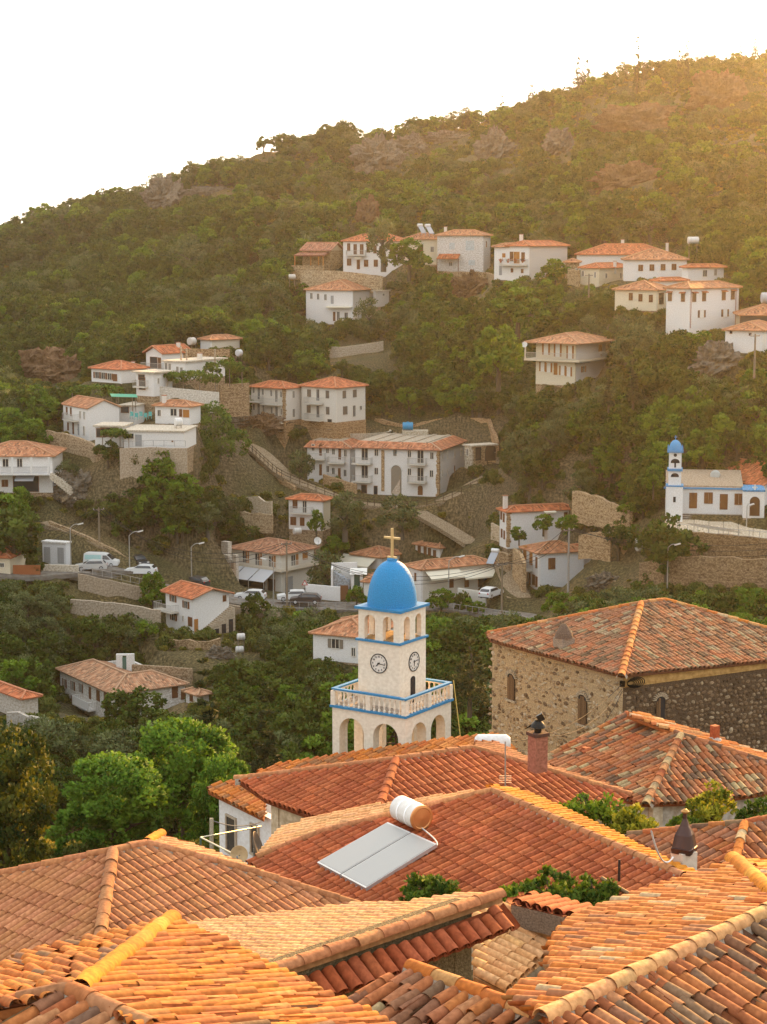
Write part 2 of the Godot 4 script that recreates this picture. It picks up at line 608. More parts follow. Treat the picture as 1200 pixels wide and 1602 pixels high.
func near_roofs() -> void:
	var t: Node3D
	var rows := []
	var s: Slope
	var s2: Slope
	# front left roof with the golden lichen ridge
	s = slope(125, 1555, 21.0, -125, 14)
	t = thing("house", "house under the nearest orange barrel tile roof with a golden lichen ridge", "house", Vector3(-6, 45, -20))
	rows = roof_face(t, s, "125 1555 265 1447 160 1470 50 1494 0 1520 -60 1545 -60 1592 0 1580", 0.2, 0.42, "lichen", 1.6, 1)
	s2 = beside(s, 125, 1555, 265, 1447, 14, -55)
	rows += roof_face(t, s2, "125 1555 265 1447 330 1470 430 1523 480 1548 590 1598 660 1640 250 1640", 0.2, 0.44, "lichen", 1.6, 2)
	var s3 := slope(125, 1555, 21.0, 137, 15)
	rows += roof_face(t, s3, "125 1555 0 1582 -60 1596 -60 1690 260 1690 225 1608", 0.21, 0.42, "aged", 1.6, 3)
	lay_tiles(rows, 11)
	ridges(t, s2, "125 1552 265 1445", "gold", 4, 0.135, 0.5)
	ridges(t, s3, "118 1552 -40 1588", "orange", 5, 0.125, 0.5)
	ridges(t, s3, "98 1548 230 1612", "aged", 6, 0.125, 0.5)
	wall_under(t, on(s2, 430, 1523), on(s2, 640, 1630), hdir(125) * 0.4, 4.0, lin(0.5, 0.42, 0.3), "old_plaster")
	wall_under(t, on(s3, 125, 1560), on(s2, 300, 1500), hdir(125) * 0.1 + Vector3.DOWN * 0.5, 5.0, lin(0.5, 0.42, 0.3), "old_plaster")
	# left hipped roof
	s = slope(177, 1334, 42.0, 130, 16)
	s2 = beside(s, 177, 1334, 155, 1478, 16, 52)
	s3 = beside(s2, 230, 1322, 555, 1417, 16, -38)
	t = thing("house", "house under a hipped salmon tile roof with grey mortar along its hips", "house", Vector3(-13, 39, -40))
	rows = roof_face(t, s, "177 1334 155 1478 140 1500 -60 1565 -60 1385 0 1371", 0.19, 0.45, "salmon", 0.5, 21)
	rows += roof_face(t, s2, "177 1334 230 1322 555 1417 610 1436 300 1490 150 1500 155 1478", 0.19, 0.45, "salmon", 0.5, 22)
	rows += roof_face(t, s3, "230 1322 250 1311 310 1328 375 1353 450 1385 556 1417 370 1359", 0.19, 0.42, "pale", 0.6, 23)  # strip towards the sun, paler in colour for the light on it
	lay_tiles(rows, 24)
	ridges(t, s, "177 1333 155 1480", "salmon", 25, 0.15, 0.5)
	ridges(t, s2, "230 1322 177 1334", "salmon", 26, 0.12, 0.5)
	ridges(t, s, "177 1334 0 1371 -40 1380", "salmon", 29, 0.12, 0.5)
	ridges(t, s2, "230 1322 370 1359 558 1418", "salmon", 27, 0.12, 0.5)
	ridges(t, s3, "230 1320 252 1308", "gold", 28, 0.13, 0.4)
	# roof seen from behind its ridge wall, sunlight put into its pale tile tones
	s = slope(600, 1460, 32.0, -133, 15)
	s2 = slope(600, 1487, 31.7, 50, 33)
	t = thing("house", "house with a pale tile slope behind a rough wall edged by red tiles", "house", Vector3(0, 42, -33))
	rows = roof_face(t, s, "430 1522 785 1402 740 1402 640 1416 560 1419 460 1431 290 1450 250 1462 290 1482 350 1508", 0.22, 0.42, "pale", 0.5, 31)
	rows += roof_face(t, s2, "455 1538 786 1416 798 1452 480 1572", 0.27, 0.46, "red", 0.5, 32)
	lay_tiles(rows, 33)
	ridge(t, on(s, 785, 1402), on(s, 430, 1522), "salmon", 34, 0.14, 0.55, false)
	wall_under(t, on(s, 746, 1416), on(s, 400, 1534), hdir(-133) * 0.12, 4.2, lin(0.22, 0.165, 0.09), "rubble", 0.4)
	wall_under(t, on(s, 746, 1416) + hdir(-133) * 0.12, on(s, 746, 1416) + hdir(-133) * 5.0 - Vector3.UP * 1.75, hdir(135) * 0.02, 4.2, lin(0.22, 0.165, 0.09), "rubble", 0.4)
	# big red roof with the solar water heater
	s = slope(770, 1240, 48.0, 149, 16)
	s2 = beside(s, 770, 1240, 1067, 1373, 13, -31)
	s3 = beside(s, 765, 1241, 405, 1343, 15, -118)
	t = thing("house", "house under the big clean red tile roof that carries the solar water heater", "house", Vector3(4, 38, -46))
	rows = roof_face(t, s, "770 1240 1067 1373 1040 1400 960 1430 800 1445 600 1440 540 1425 470 1390 383 1353 405 1343 500 1306 600 1281 700 1256", 0.235, 0.385, "red", 0.35, 41)
	rows += roof_face(t, s2, "770 1240 763 1231 817 1241 874 1266 955 1304 1047 1352 1100 1374 1067 1373", 0.235, 0.385, "gold", 0.35, 42)  # sunward face: sunlight put into the tiles as a golden tone
	rows += roof_face(t, s3, "405 1343 440 1299 493 1281 570 1264 640 1255 720 1243 765 1237 770 1240 700 1256 600 1281 531 1293", 0.235, 0.385, "pale", 0.35, 43)  # sunlit back strip, its light put into paler tiles
	lay_tiles(rows, 44)
	ridges(t, s, "770 1240 1067 1373", "salmon", 45, 0.125, 0.42)
	ridges(t, s, "770 1240 600 1281 500 1306 405 1343", "salmon", 46, 0.125, 0.42)
	wall_under(t, on(s3, 405, 1340), on(s3, 440, 1299), hdir(60) * 0.5 + Vector3.DOWN * 0.2, 4.0, lin(0.62, 0.53, 0.40), "old_plaster")
	wall_under(t, on(s2, 820, 1243), on(s2, 1095, 1372), hdir(149) * 0.4 + Vector3.DOWN * 0.2, 4.0, lin(0.62, 0.53, 0.40), "old_plaster")
	# red hipped roof in front of the bell tower
	s = slope(620, 1190, 57.0, 146, 16)
	s2 = beside(s, 620, 1190, 592, 1268, 16, 56)
	s3 = beside(s2, 740, 1172, 985, 1246, 14, -35)
	t = thing("house", "house under the red hipped tile roof directly in front of the bell tower", "house", Vector3(2, 37, -56))
	rows = roof_face(t, s, "620 1190 370 1221 415 1252 508 1286 560 1292 590 1272", 0.235, 0.385, "red", 0.4, 51)
	rows += roof_face(t, s2, "620 1190 740 1172 870 1212 985 1246 960 1268 900 1285 770 1275 640 1290 590 1272", 0.235, 0.385, "red", 0.4, 52)
	rows += roof_face(t, s3, "740 1172 745 1163 775 1164 830 1191 870 1204 985 1242 985 1246 870 1212", 0.235, 0.385, "salmon", 0.4, 53)  # bright back strip: sunlight put into lighter tile tones
	lay_tiles(rows, 54)
	ridges(t, s, "620 1190 592 1268", "red", 55, 0.15, 0.45)
	ridges(t, s2, "740 1172 620 1190", "salmon", 56, 0.125, 0.45)
	ridges(t, s, "620 1190 370 1221", "salmon", 58, 0.125, 0.45)
	ridges(t, s2, "740 1172 985 1246", "salmon", 57, 0.125, 0.45)
	wall_under(t, on(s, 408, 1249), on(s, 560, 1303), hdir(-34) * 0.35 + Vector3.DOWN * 0.06, 4.5, lin(0.72, 0.58, 0.40), "old_plaster")
	wall_under(t, on(s, 408, 1249) + hdir(-34) * 0.35, on(s, 408, 1249) + hdir(-34) * 4.0, hdir(56) * 0.01, 4.5, lin(0.72, 0.58, 0.40), "old_plaster")
	wall_under(t, on(s2, 980, 1250), on(s2, 640, 1300), hdir(-124) * 0.35 + Vector3.DOWN * 0.06, 4.5, lin(0.72, 0.58, 0.40), "old_plaster")
	# weathered roof against the stone house
	s = slope(1066, 1151, 66.0, 152, 16)
	s2 = beside(s, 1066, 1151, 1010, 1258, 16, 65)
	s3 = beside(s2, 1066, 1151, 1250, 1211, 13, -25)
	t = thing("house", "low house under a weathered multicoloured tile roof built against the tall stone house", "house", Vector3(10, 36, -64))
	rows = roof_face(t, s, "981 1119 1066 1151 1010 1258 975 1252 848 1192", 0.23, 0.4, "aged", 1.3, 61)
	rows += roof_face(t, s2, "1066 1151 1250 1211 1250 1234 1200 1241 1100 1256 1010 1258", 0.23, 0.4, "aged", 1.3, 62)
	rows += roof_face(t, s3, "981 1119 1000 1116 1066 1138 1200 1182 1250 1200 1250 1211 1066 1151", 0.23, 0.4, "orange", 1.3, 63)  # back strip in warmer tiles than the front faces
	lay_tiles(rows, 64)
	ridges(t, s, "1066 1151 1010 1260", "aged", 65, 0.15, 0.45)
	ridges(t, s, "1066 1151 981 1119 850 1190", "aged", 66, 0.125, 0.45)
	ridges(t, s2, "1066 1151 1250 1211", "aged", 67, 0.125, 0.45)
	wall_under(t, on(s, 1010, 1258), on(s, 860, 1197), hdir(-28) * 0.3 + Vector3.DOWN * 0.05, 4.0, lin(0.62, 0.55, 0.42), "old_plaster")
	wall_under(t, on(s2, 1010, 1258), on(s2, 1250, 1234), hdir(-115) * 0.3 + Vector3.DOWN * 0.05, 4.0, lin(0.55, 0.52, 0.46), "old_plaster")
	# small roof at the right edge behind the chimney
	s = slope(1165, 1290, 47.0, 148, 16)
	s2 = beside(s, 1165, 1290, 1148, 1355, 16, 65)
	t = thing("house", "house under the dark aged tile roof behind the chimney with the pointed cowl", "house", Vector3(8, 41, -40))
	rows = roof_face(t, s, "1165 1290 985 1309 955 1312 1000 1340 1080 1395 1130 1410 1148 1355", 0.23, 0.42, "aged", 1.1, 71)
	rows += roof_face(t, s2, "1165 1290 1148 1355 1160 1410 1250 1440 1250 1275", 0.23, 0.42, "aged", 1.1, 72)
	lay_tiles(rows, 73)
	ridges(t, s, "1165 1290 1148 1360", "orange", 74, 0.13, 0.42)
	ridges(t, s, "1165 1290 985 1309", "aged", 75, 0.12, 0.42)
	ridges(t, s2, "1165 1290 1250 1274", "aged", 76, 0.12, 0.42)
	# front right roof
	s = slope(1000, 1510, 25.0, 46, 16)
	s2 = beside(s, 860, 1590, 1200, 1432, 14, -134)
	var s4 := beside(s2, 1150, 1350, 1205, 1400, 14, -50)
	t = thing("house", "house under the broad weathered tile roof with a beige mortared ridge", "house", Vector3(7, 45, -25))
	t.set_meta("label", "house under the broad weathered tile roof with a beige mortared ridge, below the pointed chimney")
	rows = roof_face(t, s, "860 1590 1200 1432 1270 1400 1270 1700 940 1700 850 1615", 0.215, 0.43, "aged", 1.6, 81, 0.015)
	rows += roof_face(t, s2, "855 1592 1200 1431 1270 1399 1270 1385 1160 1353 1100 1368 1060 1382 975 1410 900 1438 868 1470 866 1520 800 1560", 0.2, 0.43, "orange", 1.6, 82)  # sunward face: orange lichen tone with sunlight put into it
	rows += roof_face(t, s4, "1150 1350 1185 1350 1270 1362 1270 1460 1205 1400", 0.2, 0.43, "gold", 1.2, 83)  # small sunward face, its sunlight put into golden tiles
	lay_tiles(rows, 84)
	ridges(t, s, "1270 1399 1200 1431 850 1597", "pale", 85, 0.14, 0.46)
	ridges(t, s4, "1212 1406 1148 1350", "gold", 86, 0.15, 0.42)
	wall_under(t, on(s2, 870, 1478), on(s2, 868, 1522), hdir(46) * 0.3 + Vector3.DOWN * 0.05, 3.5, lin(0.62, 0.5, 0.3), "old_plaster")
	wall_under(t, on(s2, 1060, 1382), on(s2, 870, 1478), hdir(46) * 0.3 + Vector3.DOWN * 0.05, 3.5, lin(0.62, 0.5, 0.3), "old_plaster")
	# low broken roof in the gap
	s = slope(860, 1600, 25.5, 137, 16)
	t = thing("house", "house under the broken mossy tile roof in the dark gap below the red tile row", "house", Vector3(3, 45, -25))
	rows = roof_face(t, s, "640 1515 862 1603 920 1700 470 1700 500 1620 575 1545", 0.22, 0.43, "aged", 2.2, 91, 0.04)
	lay_tiles(rows, 92)
	ridges(t, s, "640 1515 920 1626", "orange", 93, 0.135, 0.46)
	# valley slope, sunlight put into its pale tiles, and its upper tile row
	s = slope(780, 1470, 38.0, 35, 14)
	s2 = slope(800, 1412, 38.8, -62, 14)
	t = thing("house", "house under the small pale tile slope between the red tile row and the orange roof", "house", Vector3(3, 41, -38))
	rows = roof_face(t, s, "742 1432 790 1416 815 1412 880 1428 940 1440 920 1465 850 1500 790 1550 742 1528", 0.27, 0.44, "pale", 0.7, 101)
	rows += roof_face(t, s2, "800 1413 836 1402 930 1426 896 1436", 0.27, 0.5, "red", 0.7, 102)
	lay_tiles(rows, 103)
	wall_under(t, on(s2, 800, 1414), on(s2, 896, 1437), Vector3.DOWN * 0.02, 0.24, lin(0.42, 0.34, 0.26), "mortar", 0.2)
	# white house below the red hipped roof
	s = slope(370, 1250, 62.0, 146, 15)
	t = thing("house", "small white house with dark windows beside the metal frame, below the red roof", "house", Vector3(-6, 38, -62))
	rows = roof_face(t, s, "325 1238 331 1228 372 1222 415 1252 412 1281", 0.24, 0.4, "orange", 1.0, 111)
	lay_tiles(rows, 112)
	var w := wall_under(t, on(s, 330, 1242), on(s, 416, 1284), hdir(-34) * 0.3 + Vector3.DOWN * 0.05, 4.5, lin(0.78, 0.78, 0.78), "plaster")
	wall_under(t, on(s, 330, 1242) + hdir(-34) * 0.3, on(s, 330, 1242) + hdir(-34) * 4.0, hdir(56) * 0.01, 4.5, lin(0.78, 0.78, 0.78), "plaster")
	var wa := on(s, 330, 1242) + hdir(-34) * 0.3
	var wd := (on(s, 416, 1284) - on(s, 330, 1242)) * Vector3(1, 0, 1)
	wd = wd.normalized()
	for e in [[362.0, 1306.0, 0.55, 1.15], [399.0, 1314.0, 0.4, 0.9]]:
		var u := along(wa, wd, e[0])
		var c := wa + wd * u
		c.y = height_at(c.x, c.z, e[1])
		window_unit(t, c, wd, hdir(146), e[2], e[3], "D", lin(0.5, 0.42, 0.32))
	# church roof behind the tower legs
	s = slope(600, 1172, 74.0, 140, 13)
	t = thing("church_roof", "old tile roof of the church seen through the tower arches", "church roof", Vector3(0, 37, -74))
	rows = roof_face(t, s, "402 1208 440 1195 560 1176 700 1156 780 1148 810 1175 640 1200 430 1232", 0.24, 0.4, "orange", 1.2, 121)
	lay_tiles(rows, 122)

func on_depth(s: Slope, px: float, py: float) -> float:
	return (on(s, px, py) - EYE).dot(fw)

# ---------- village houses ----------
const WOOD := Color(0.23, 0.105, 0.045)
const OCHRE := Color(0.50, 0.22, 0.06)
const DARK := Color(0.035, 0.03, 0.028)  # near-black for cables and for plates that paint the dark inside openings

func window_unit(t: Node3D, c: Vector3, d: Vector3, nn: Vector3, w: float, h: float, kind: String, wood := WOOD) -> void:
	# c: centre on the wall face, d: along the wall, nn: out of the wall
	var U := Vector3.UP
	var fr := MB.new()
	fr.col = lin(0.72, 0.68, 0.6) if kind in "pogwk" else wood * 0.9
	var bar := func(mb: MB, x0: float, x1: float, y0: float, y1: float, z: float, th: float) -> void:
		mb.slab(c + d * x0 + U * y0 + nn * (z - th), d * (x1 - x0), U * (y1 - y0), nn * th)
	var e := 0.07
	if kind in "dk":
		fr.col = wood
		if kind == "k":
			var pts := PackedVector3Array([c - d * w * 0.5 - U * h * 0.5])
			for i in 13:
				var a := PI * i / 12
				pts.append(c + d * (-cos(a) * w * 0.5) + U * (h * 0.5 - w * 0.5 + sin(a) * w * 0.5))
			pts.append(c + d * w * 0.5 - U * h * 0.5)
			fr.prism(pts, nn * 0.05)
		else:
			bar.call(fr, -w / 2, w / 2, -h / 2, h / 2, 0.05, 0.08)
			bar.call(fr, -w * 0.36, -w * 0.05, -h * 0.4, h * 0.42, 0.07, 0.05)
			bar.call(fr, w * 0.05, w * 0.36, -h * 0.4, h * 0.42, 0.07, 0.05)
		var dn := part(t, "door", fr, M.wood)
		var hd := MB.new()
		hd.col = lin(0.3, 0.28, 0.22)
		bar.call(hd, w * 0.38, w * 0.44, -0.1, 0.05, 0.12, 0.08)
		part(dn, "handle", hd, M.metal)
		return
	bar.call(fr, -w / 2 - e, -w / 2, -h / 2, h / 2, 0.06, 0.1)
	bar.call(fr, w / 2, w / 2 + e, -h / 2, h / 2, 0.06, 0.1)
	bar.call(fr, -w / 2 - e, w / 2 + e, h / 2, h / 2 + e, 0.06, 0.1)
	bar.call(fr, -w / 2 - e, w / 2 + e, -h / 2 - e, -h / 2, 0.09, 0.13)
	if kind in "pog":
		bar.call(fr, -0.03, 0.03, -h / 2, h / 2, 0.04, 0.05)
	var win := part(t, "glass_door" if kind == "g" else "window", fr, M.paint)  # kind D: dark pane, also painted in for the shade of open porches
	var pane := MB.new()
	pane.col = lin(0.78, 0.76, 0.72) if kind == "w" else Color(1, 1, 1)
	bar.call(pane, -w / 2, w / 2, -h / 2, h / 2, 0.02, 0.06)
	if kind in "ct":
		for sd in [-1, 1]:
			var sh := MB.new()
			sh.col = wood
			var x0: float = -w / 2 if sd < 0 else 0.012
			bar.call(sh, x0, x0 + w / 2 - 0.012, -h / 2, h / 2, 0.045, 0.04)
			for q in 3:
				bar.call(sh, x0 + 0.05, x0 + w / 2 - 0.06, -h / 2 + h * (0.06 + 0.31 * q), -h / 2 + h * (0.3 + 0.31 * q), 0.06, 0.02)
			part(win, "shutter", sh, M.wood)
	else:
		part(win, "roller_blind" if kind == "w" else "pane", pane, M.paint if kind == "w" else M.glass)
	if kind in "ow":
		for sd in [-1, 1]:
			var sh := MB.new()
			sh.col = wood
			var x0: float = -w * 0.98 - e if sd < 0 else w * 0.5 + e
			bar.call(sh, x0, x0 + w * 0.48, -h / 2, h / 2, 0.06, 0.06)
			for q in 3:
				bar.call(sh, x0 + 0.05, x0 + w * 0.48 - 0.05, -h / 2 + h * (0.06 + 0.31 * q), -h / 2 + h * (0.3 + 0.31 * q), 0.08, 0.02)
			part(win, "shutter", sh, M.wood)
	if kind == "t":
		var hood := MB.new()
		hood.col = lin(0.46, 0.17, 0.08)
		hood.slab(c - d * (w / 2 + 0.22) + U * (h / 2 + 0.12), d * (w + 0.44), nn * 0.45 - U * 0.16, U * 0.1)
		part(win, "tile_hood", hood, M.clay)

class Site:
	var t: Node3D
	var o: Vector3
	var dl: Vector3
	var dr: Vector3
	var nl: Vector3
	var nr: Vector3
	var a: float
	var b: float
	var h: float
	var cx: float
	var d: float

func face_point(s: Site, px: float, py: float) -> Array:
	var left := px < s.cx
	var dir := s.dl if left else s.dr
	var u := along(s.o, dir, px)
	var c := s.o + dir * u
	c.y = height_at(c.x, c.z, py)
	return [c, dir, s.nl if left else s.nr]

func hip_roof(s: Site, kind: String, rise: float, over: float, col: Color) -> void:
	var t := s.t
	var A := s.a + 2 * over
	var B := s.b + 2 * over
	var z := s.o + Vector3.UP * s.h - s.dl * over - s.dr * over
	var X := s.dl
	var Y := s.dr
	var U := Vector3.UP
	var p := [z, z + X * A, z + X * A + Y * B, z + Y * B]
	var mb := MB.new()
	mb.col = col
	var r: Array
	var lines := []
	if kind == "hip":
		var k := minf(A, B) * 0.5
		var hh := k * rise
		if A >= B:
			r = [z + X * k + Y * k + U * hh, z + X * (A - k) + Y * k + U * hh]
		else:
			r = [z + X * k + Y * k + U * hh, z + X * k + Y * (B - k) + U * hh]
		var face := func(e0: Vector3, e1: Vector3, top1: Vector3, top0: Vector3) -> void:
			var ex := (e1 - e0).normalized()
			var uv := []
			for q in [e0, e1, top1, top0]:
				var w: Vector3 = q - e0
				uv.append(Vector2(w.dot(ex), (w - ex * w.dot(ex)).length()))
			mb.quad(e0, e1, top1, top0, U, uv)
		if A >= B:
			face.call(p[0], p[1], r[1], r[0])
			face.call(p[2], p[3], r[0], r[1])
			face.call(p[3], p[0], r[0], r[0])
			face.call(p[1], p[2], r[1], r[1])
			lines = [[r[0], r[1]], [r[0], p[0]], [r[0], p[3]], [r[1], p[1]], [r[1], p[2]]]
		else:
			face.call(p[0], p[1], r[0], r[0])
			face.call(p[2], p[3], r[1], r[1])
			face.call(p[1], p[2], r[1], r[0])
			face.call(p[3], p[0], r[0], r[1])
			lines = [[r[0], r[1]], [r[0], p[0]], [r[0], p[1]], [r[1], p[3]], [r[1], p[2]]]
	else:
		# gable: "gl" ridge runs along the left wall, "gr" along the right wall
		var along_x := kind == "gl"
		var half := (B if along_x else A) * 0.5
		var hh := half * rise
		var r0 := z + (Y if along_x else X) * half + U * hh
		var r1 := r0 + (X * A if along_x else Y * B)
		var q0: Array = [p[0], p[1]] if along_x else [p[0], p[3]]
		var q1: Array = [p[3], p[2]] if along_x else [p[1], p[2]]
		for q in [q0, q1]:
			var lw: float = (q[1] - q[0]).length()
			var ls: float = (r0 - q[0]).length()
			mb.quad(q[0], q[1], r1, r0, U, [Vector2(0, ls), Vector2(lw, ls), Vector2(lw, 0), Vector2(0, 0)])
		lines = [[r0, r1], [r0, q0[0]], [r0, q1[0]], [r1, q0[1]], [r1, q1[1]]]
		var gb := MB.new()
		gb.col = s.t.get_meta("tint_r") if along_x else s.t.get_meta("tint_l")
		var g0 := s.o + U * (s.h - 0.02)
		var g1 := g0 + (Y * s.b if along_x else X * s.a)
		var gt := (g0 + g1) * 0.5 + U * ((s.b if along_x else s.a) * 0.5 * rise)
		gb.prism(PackedVector3Array([g0, g1, gt]), (X if along_x else Y) * 0.3)
		part(t, "gable", gb, M.plaster)
		var off := X * (s.a - 0.3) if along_x else Y * (s.b - 0.3)
		var gc := MB.new()
		gc.col = gb.col
		gc.prism(PackedVector3Array([g0 + off, g1 + off, gt + off]), (X if along_x else Y) * 0.3)
		part(t, "gable", gc, M.plaster)
	var roof := part(t, "roof", mb, M.far_tiles)
	var fc := MB.new()
	fc.col = col * 0.8
	var dz := U * -0.13
	for i in 4:
		var a0: Vector3 = p[i]
		var a1: Vector3 = p[(i + 1) % 4]
		if kind == "hip" or (kind == "gl") == (i % 2 == 0):
			fc.quad(a0, a1, a1 + dz, a0 + dz, (a0 - p[(i + 2) % 4]))
	if kind == "hip":
		fc.quad(p[0] + dz, p[1] + dz, p[2] + dz, p[3] + dz, -U)
	part(roof, "eave", fc, M.clay)
	for ln in lines:
		var a0: Vector3 = ln[0]
		var a1: Vector3 = ln[1]
		if a0.distance_to(a1) < 0.5:
			continue
		var cap := MB.new()
		cap.col = col.lerp(lin(0.6, 0.42, 0.28), 0.25)
		cap.tube(a0 + U * 0.03, a1 + U * 0.03, 0.13, 0.13, 6)
		part(roof, "ridge_cap", cap, M.clay)

func railing(parent: Node, name_: String, line: PackedVector3Array, hgt: float, col: Color, gap := 0.22, thick := 0.022) -> void:
	var mb := MB.new()
	mb.col = col
	for i in line.size() - 1:
		var a := line[i]
		var b := line[i + 1]
		mb.tube(a + Vector3.UP * hgt, b + Vector3.UP * hgt, 0.03, 0.03, 4)
		mb.tube(a + Vector3.UP * 0.1, b + Vector3.UP * 0.1, 0.02, 0.02, 4)
		var k := maxi(1, int(a.distance_to(b) / gap))
		for j in k + 1:
			var p := a.lerp(b, float(j) / k)
			mb.tube(p, p + Vector3.UP * hgt, thick, thick, 4, false)
	part(parent, name_, mb, M.dull)

func fit_out(s: Site, items: String, wood: Color) -> void:
	for it in items.split(";", false):
		it = it.strip_edges()
		if it == "":
			continue
		var f := nums(it.substr(1))
		var k := it[0]
		if k == "B":
			var e0 := face_point(s, f[0], f[2])
			var e1 := face_point(s, f[1], f[2])
			var p: Vector3 = e0[0]
			var q: Vector3 = e1[0]
			q.y = p.y
			var nn: Vector3 = e0[2]
			var mb := MB.new()
			mb.col = lin(0.7, 0.66, 0.58)
			mb.slab(p - nn * 0.05, q - p, nn * f[3], Vector3.DOWN * 0.16)
			var sl := part(s.t, "balcony", mb, M.plaster)
			railing(sl, "railing", PackedVector3Array([p, p + nn * (f[3] - 0.06), q + nn * (f[3] - 0.06), q]), 0.95, lin(0.42, 0.4, 0.36))
		elif k == "A":
			var e0 := face_point(s, f[0], f[2])
			var e1 := face_point(s, f[1], f[2])
			var p: Vector3 = e0[0]
			var q: Vector3 = e1[0]
			q.y = p.y
			var nn: Vector3 = e0[2]
			var mb := MB.new()
			mb.col = lin(0.72, 0.66, 0.52) if f.size() < 6 else lin(0.45, 0.47, 0.5)
			var dn := nn * f[3] + Vector3.DOWN * f[4]
			mb.slab(p + nn * 0.03, q - p, dn, Vector3.UP * 0.03)
			mb.slab(p + dn + nn * 0.03, q - p, nn * 0.02, Vector3.DOWN * 0.18)
			var aw := part(s.t, "awning", mb, M.cloth)
			var fr := MB.new()
			fr.col = lin(0.5, 0.5, 0.5)
			fr.tube(p + dn + nn * 0.01 - Vector3.UP * 0.03, q + dn + nn * 0.01 - Vector3.UP * 0.03, 0.03, 0.03, 5)
			part(aw, "awning_bar", fr, M.metal)
		elif k == "K":
			var w := f[3]
			var dd := s.d + (f[4] if f.size() > 4 else 3.0)
			var q := spot(f[0], f[2] + 4.0, dd)
			var p := spot(f[0], f[1], dd)
			var mb := MB.new()
			mb.col = lin(0.72, 0.68, 0.62)
			mb.box((p + q) * 0.5, Vector3(w, p.y - q.y, w), Basis(s.dl, Vector3.UP, s.dr.cross(Vector3.ZERO) + s.dr))
			var ch := part(s.t, "chimney", mb, M.plaster)
			var cp := MB.new()
			cp.col = lin(0.42, 0.2, 0.12)
			cp.box(p + Vector3.UP * 0.06, Vector3(w * 1.3, 0.1, w * 1.3), Basis(s.dl, Vector3.UP, s.dr))
			part(ch, "chimney_cap", cp, M.clay)
		elif k == "S":
			# stone plinth on both faces from the base up to f[1] at px f[0]
			var e := face_point(s, f[0], f[1])
			var top: float = (e[0] as Vector3).y
			var mb := MB.new()
			mb.col = lin(0.52, 0.37, 0.24)
			var q := s.o - (s.dl + s.dr) * 0.06
			q.y = top - 7.0
			mb.slab(q, s.dl * (s.a + 0.12), s.dr * (s.b + 0.12), Vector3.UP * 7.0)
			part(s.t, "stone_plinth", mb, M.stone)
		elif k == "Q":
			var mb := MB.new()
			mb.col = lin(0.55, 0.42, 0.29)
			var y := 0.0
			var r := RandomNumberGenerator.new()
			r.seed = int(s.cx)
			while y < s.h - 0.2:
				var l0 := r.randf_range(0.35, 0.6)
				var l1 := r.randf_range(0.35, 0.6)
				mb.slab(s.o - (s.dl + s.dr) * 0.035 + Vector3.UP * y, s.dl * l0, s.dr * l1, Vector3.UP * 0.29)
				y += 0.31
			part(s.t, "quoin_stone", mb, M.stone)
		else:
			var e := face_point(s, f[0], f[1])
			var wc := wood
			var kk := k
			if k in "COWG":
				kk = {"C": "c", "O": "o", "W": "w", "G": "g"}[k]
				wc = OCHRE
			elif k == "F":
				kk = "d"
				wc = OCHRE
			elif k == "e":
				kk = "d"
				wc = lin(0.42, 0.44, 0.45)
			window_unit(s.t, e[0], e[1], e[2], f[2], f[3], kk, wc)

func house(called: String, label: String, cfg: String, items := "", opt := {}) -> Site:
	var f := nums(cfg)
	var s := Site.new()
	s.d = f[0]
	s.cx = f[1]
	s.o = spot(f[1], f[3], f[0])
	s.nl = hdir(f[6])
	s.nr = hdir(f[6] - 90)
	s.dl = hdir(f[6] + 90)
	s.dr = hdir(f[6] - 180)
	s.a = opt.a if opt.has("a") else along(s.o, s.dl, f[4])
	s.b = opt.b if opt.has("b") else along(s.o, s.dr, f[5])
	s.h = height_at(s.o.x, s.o.z, f[2]) - s.o.y
	s.t = thing(called, label, opt.get("cat", "house"), s.o, opt.get("group", ""))
	var cl: Color = opt.get("wl", lin(0.80, 0.79, 0.77))
	var cr: Color = opt.get("wr", cl)
	s.t.set_meta("tint_l", cl)
	s.t.set_meta("tint_r", cr)
	var wall: String = opt.get("mat", "plaster")
	var deep: float = opt.get("deep", 4.0)
	var U := Vector3.UP
	var wt := 0.3
	var fm := MB.new()
	fm.col = lin(0.46, 0.38, 0.29)
	fm.slab(s.o - U * deep + (s.dl + s.dr) * 0.02, s.dl * (s.a - 0.04), s.dr * (s.b - 0.04), U * (deep - 0.25))
	part(s.t, "foundation", fm, M.stone)
	var lo := s.o - U * 0.25
	var hh := U * (s.h + 0.25)
	for k in 4:
		var mb := MB.new()
		mb.col = cl if k % 2 == 0 else cr
		match k:
			0: mb.slab(lo, s.dl * s.a, s.dr * wt, hh)
			1: mb.slab(lo + s.dr * wt, s.dr * (s.b - wt), s.dl * wt, hh)
			2: mb.slab(lo + s.dr * (s.b - wt) + s.dl * wt, s.dl * (s.a - wt), s.dr * wt, hh)
			3: mb.slab(lo + s.dl * (s.a - wt) + s.dr * wt, s.dl * wt, s.dr * (s.b - 2 * wt), hh)
		part(s.t, "wall", mb, M[wall])
	var kind: String = opt.get("roof", "hip")
	if kind == "flat":
		var ov: float = opt.get("over", 0.25)
		var mb := MB.new()
		mb.col = opt.get("rc", lin(0.62, 0.56, 0.46))
		mb.slab(s.o + U * s.h - (s.dl + s.dr) * ov, s.dl * (s.a + 2 * ov), s.dr * (s.b + 2 * ov), U * 0.22)
		part(s.t, "flat_roof", mb, M.concrete)
	elif kind != "none":
		hip_roof(s, kind, opt.get("tan", 0.34), opt.get("over", 0.4), opt.get("rc", lin(0.50, 0.225, 0.125)))
	fit_out(s, items, opt.get("wood", WOOD))
	return s

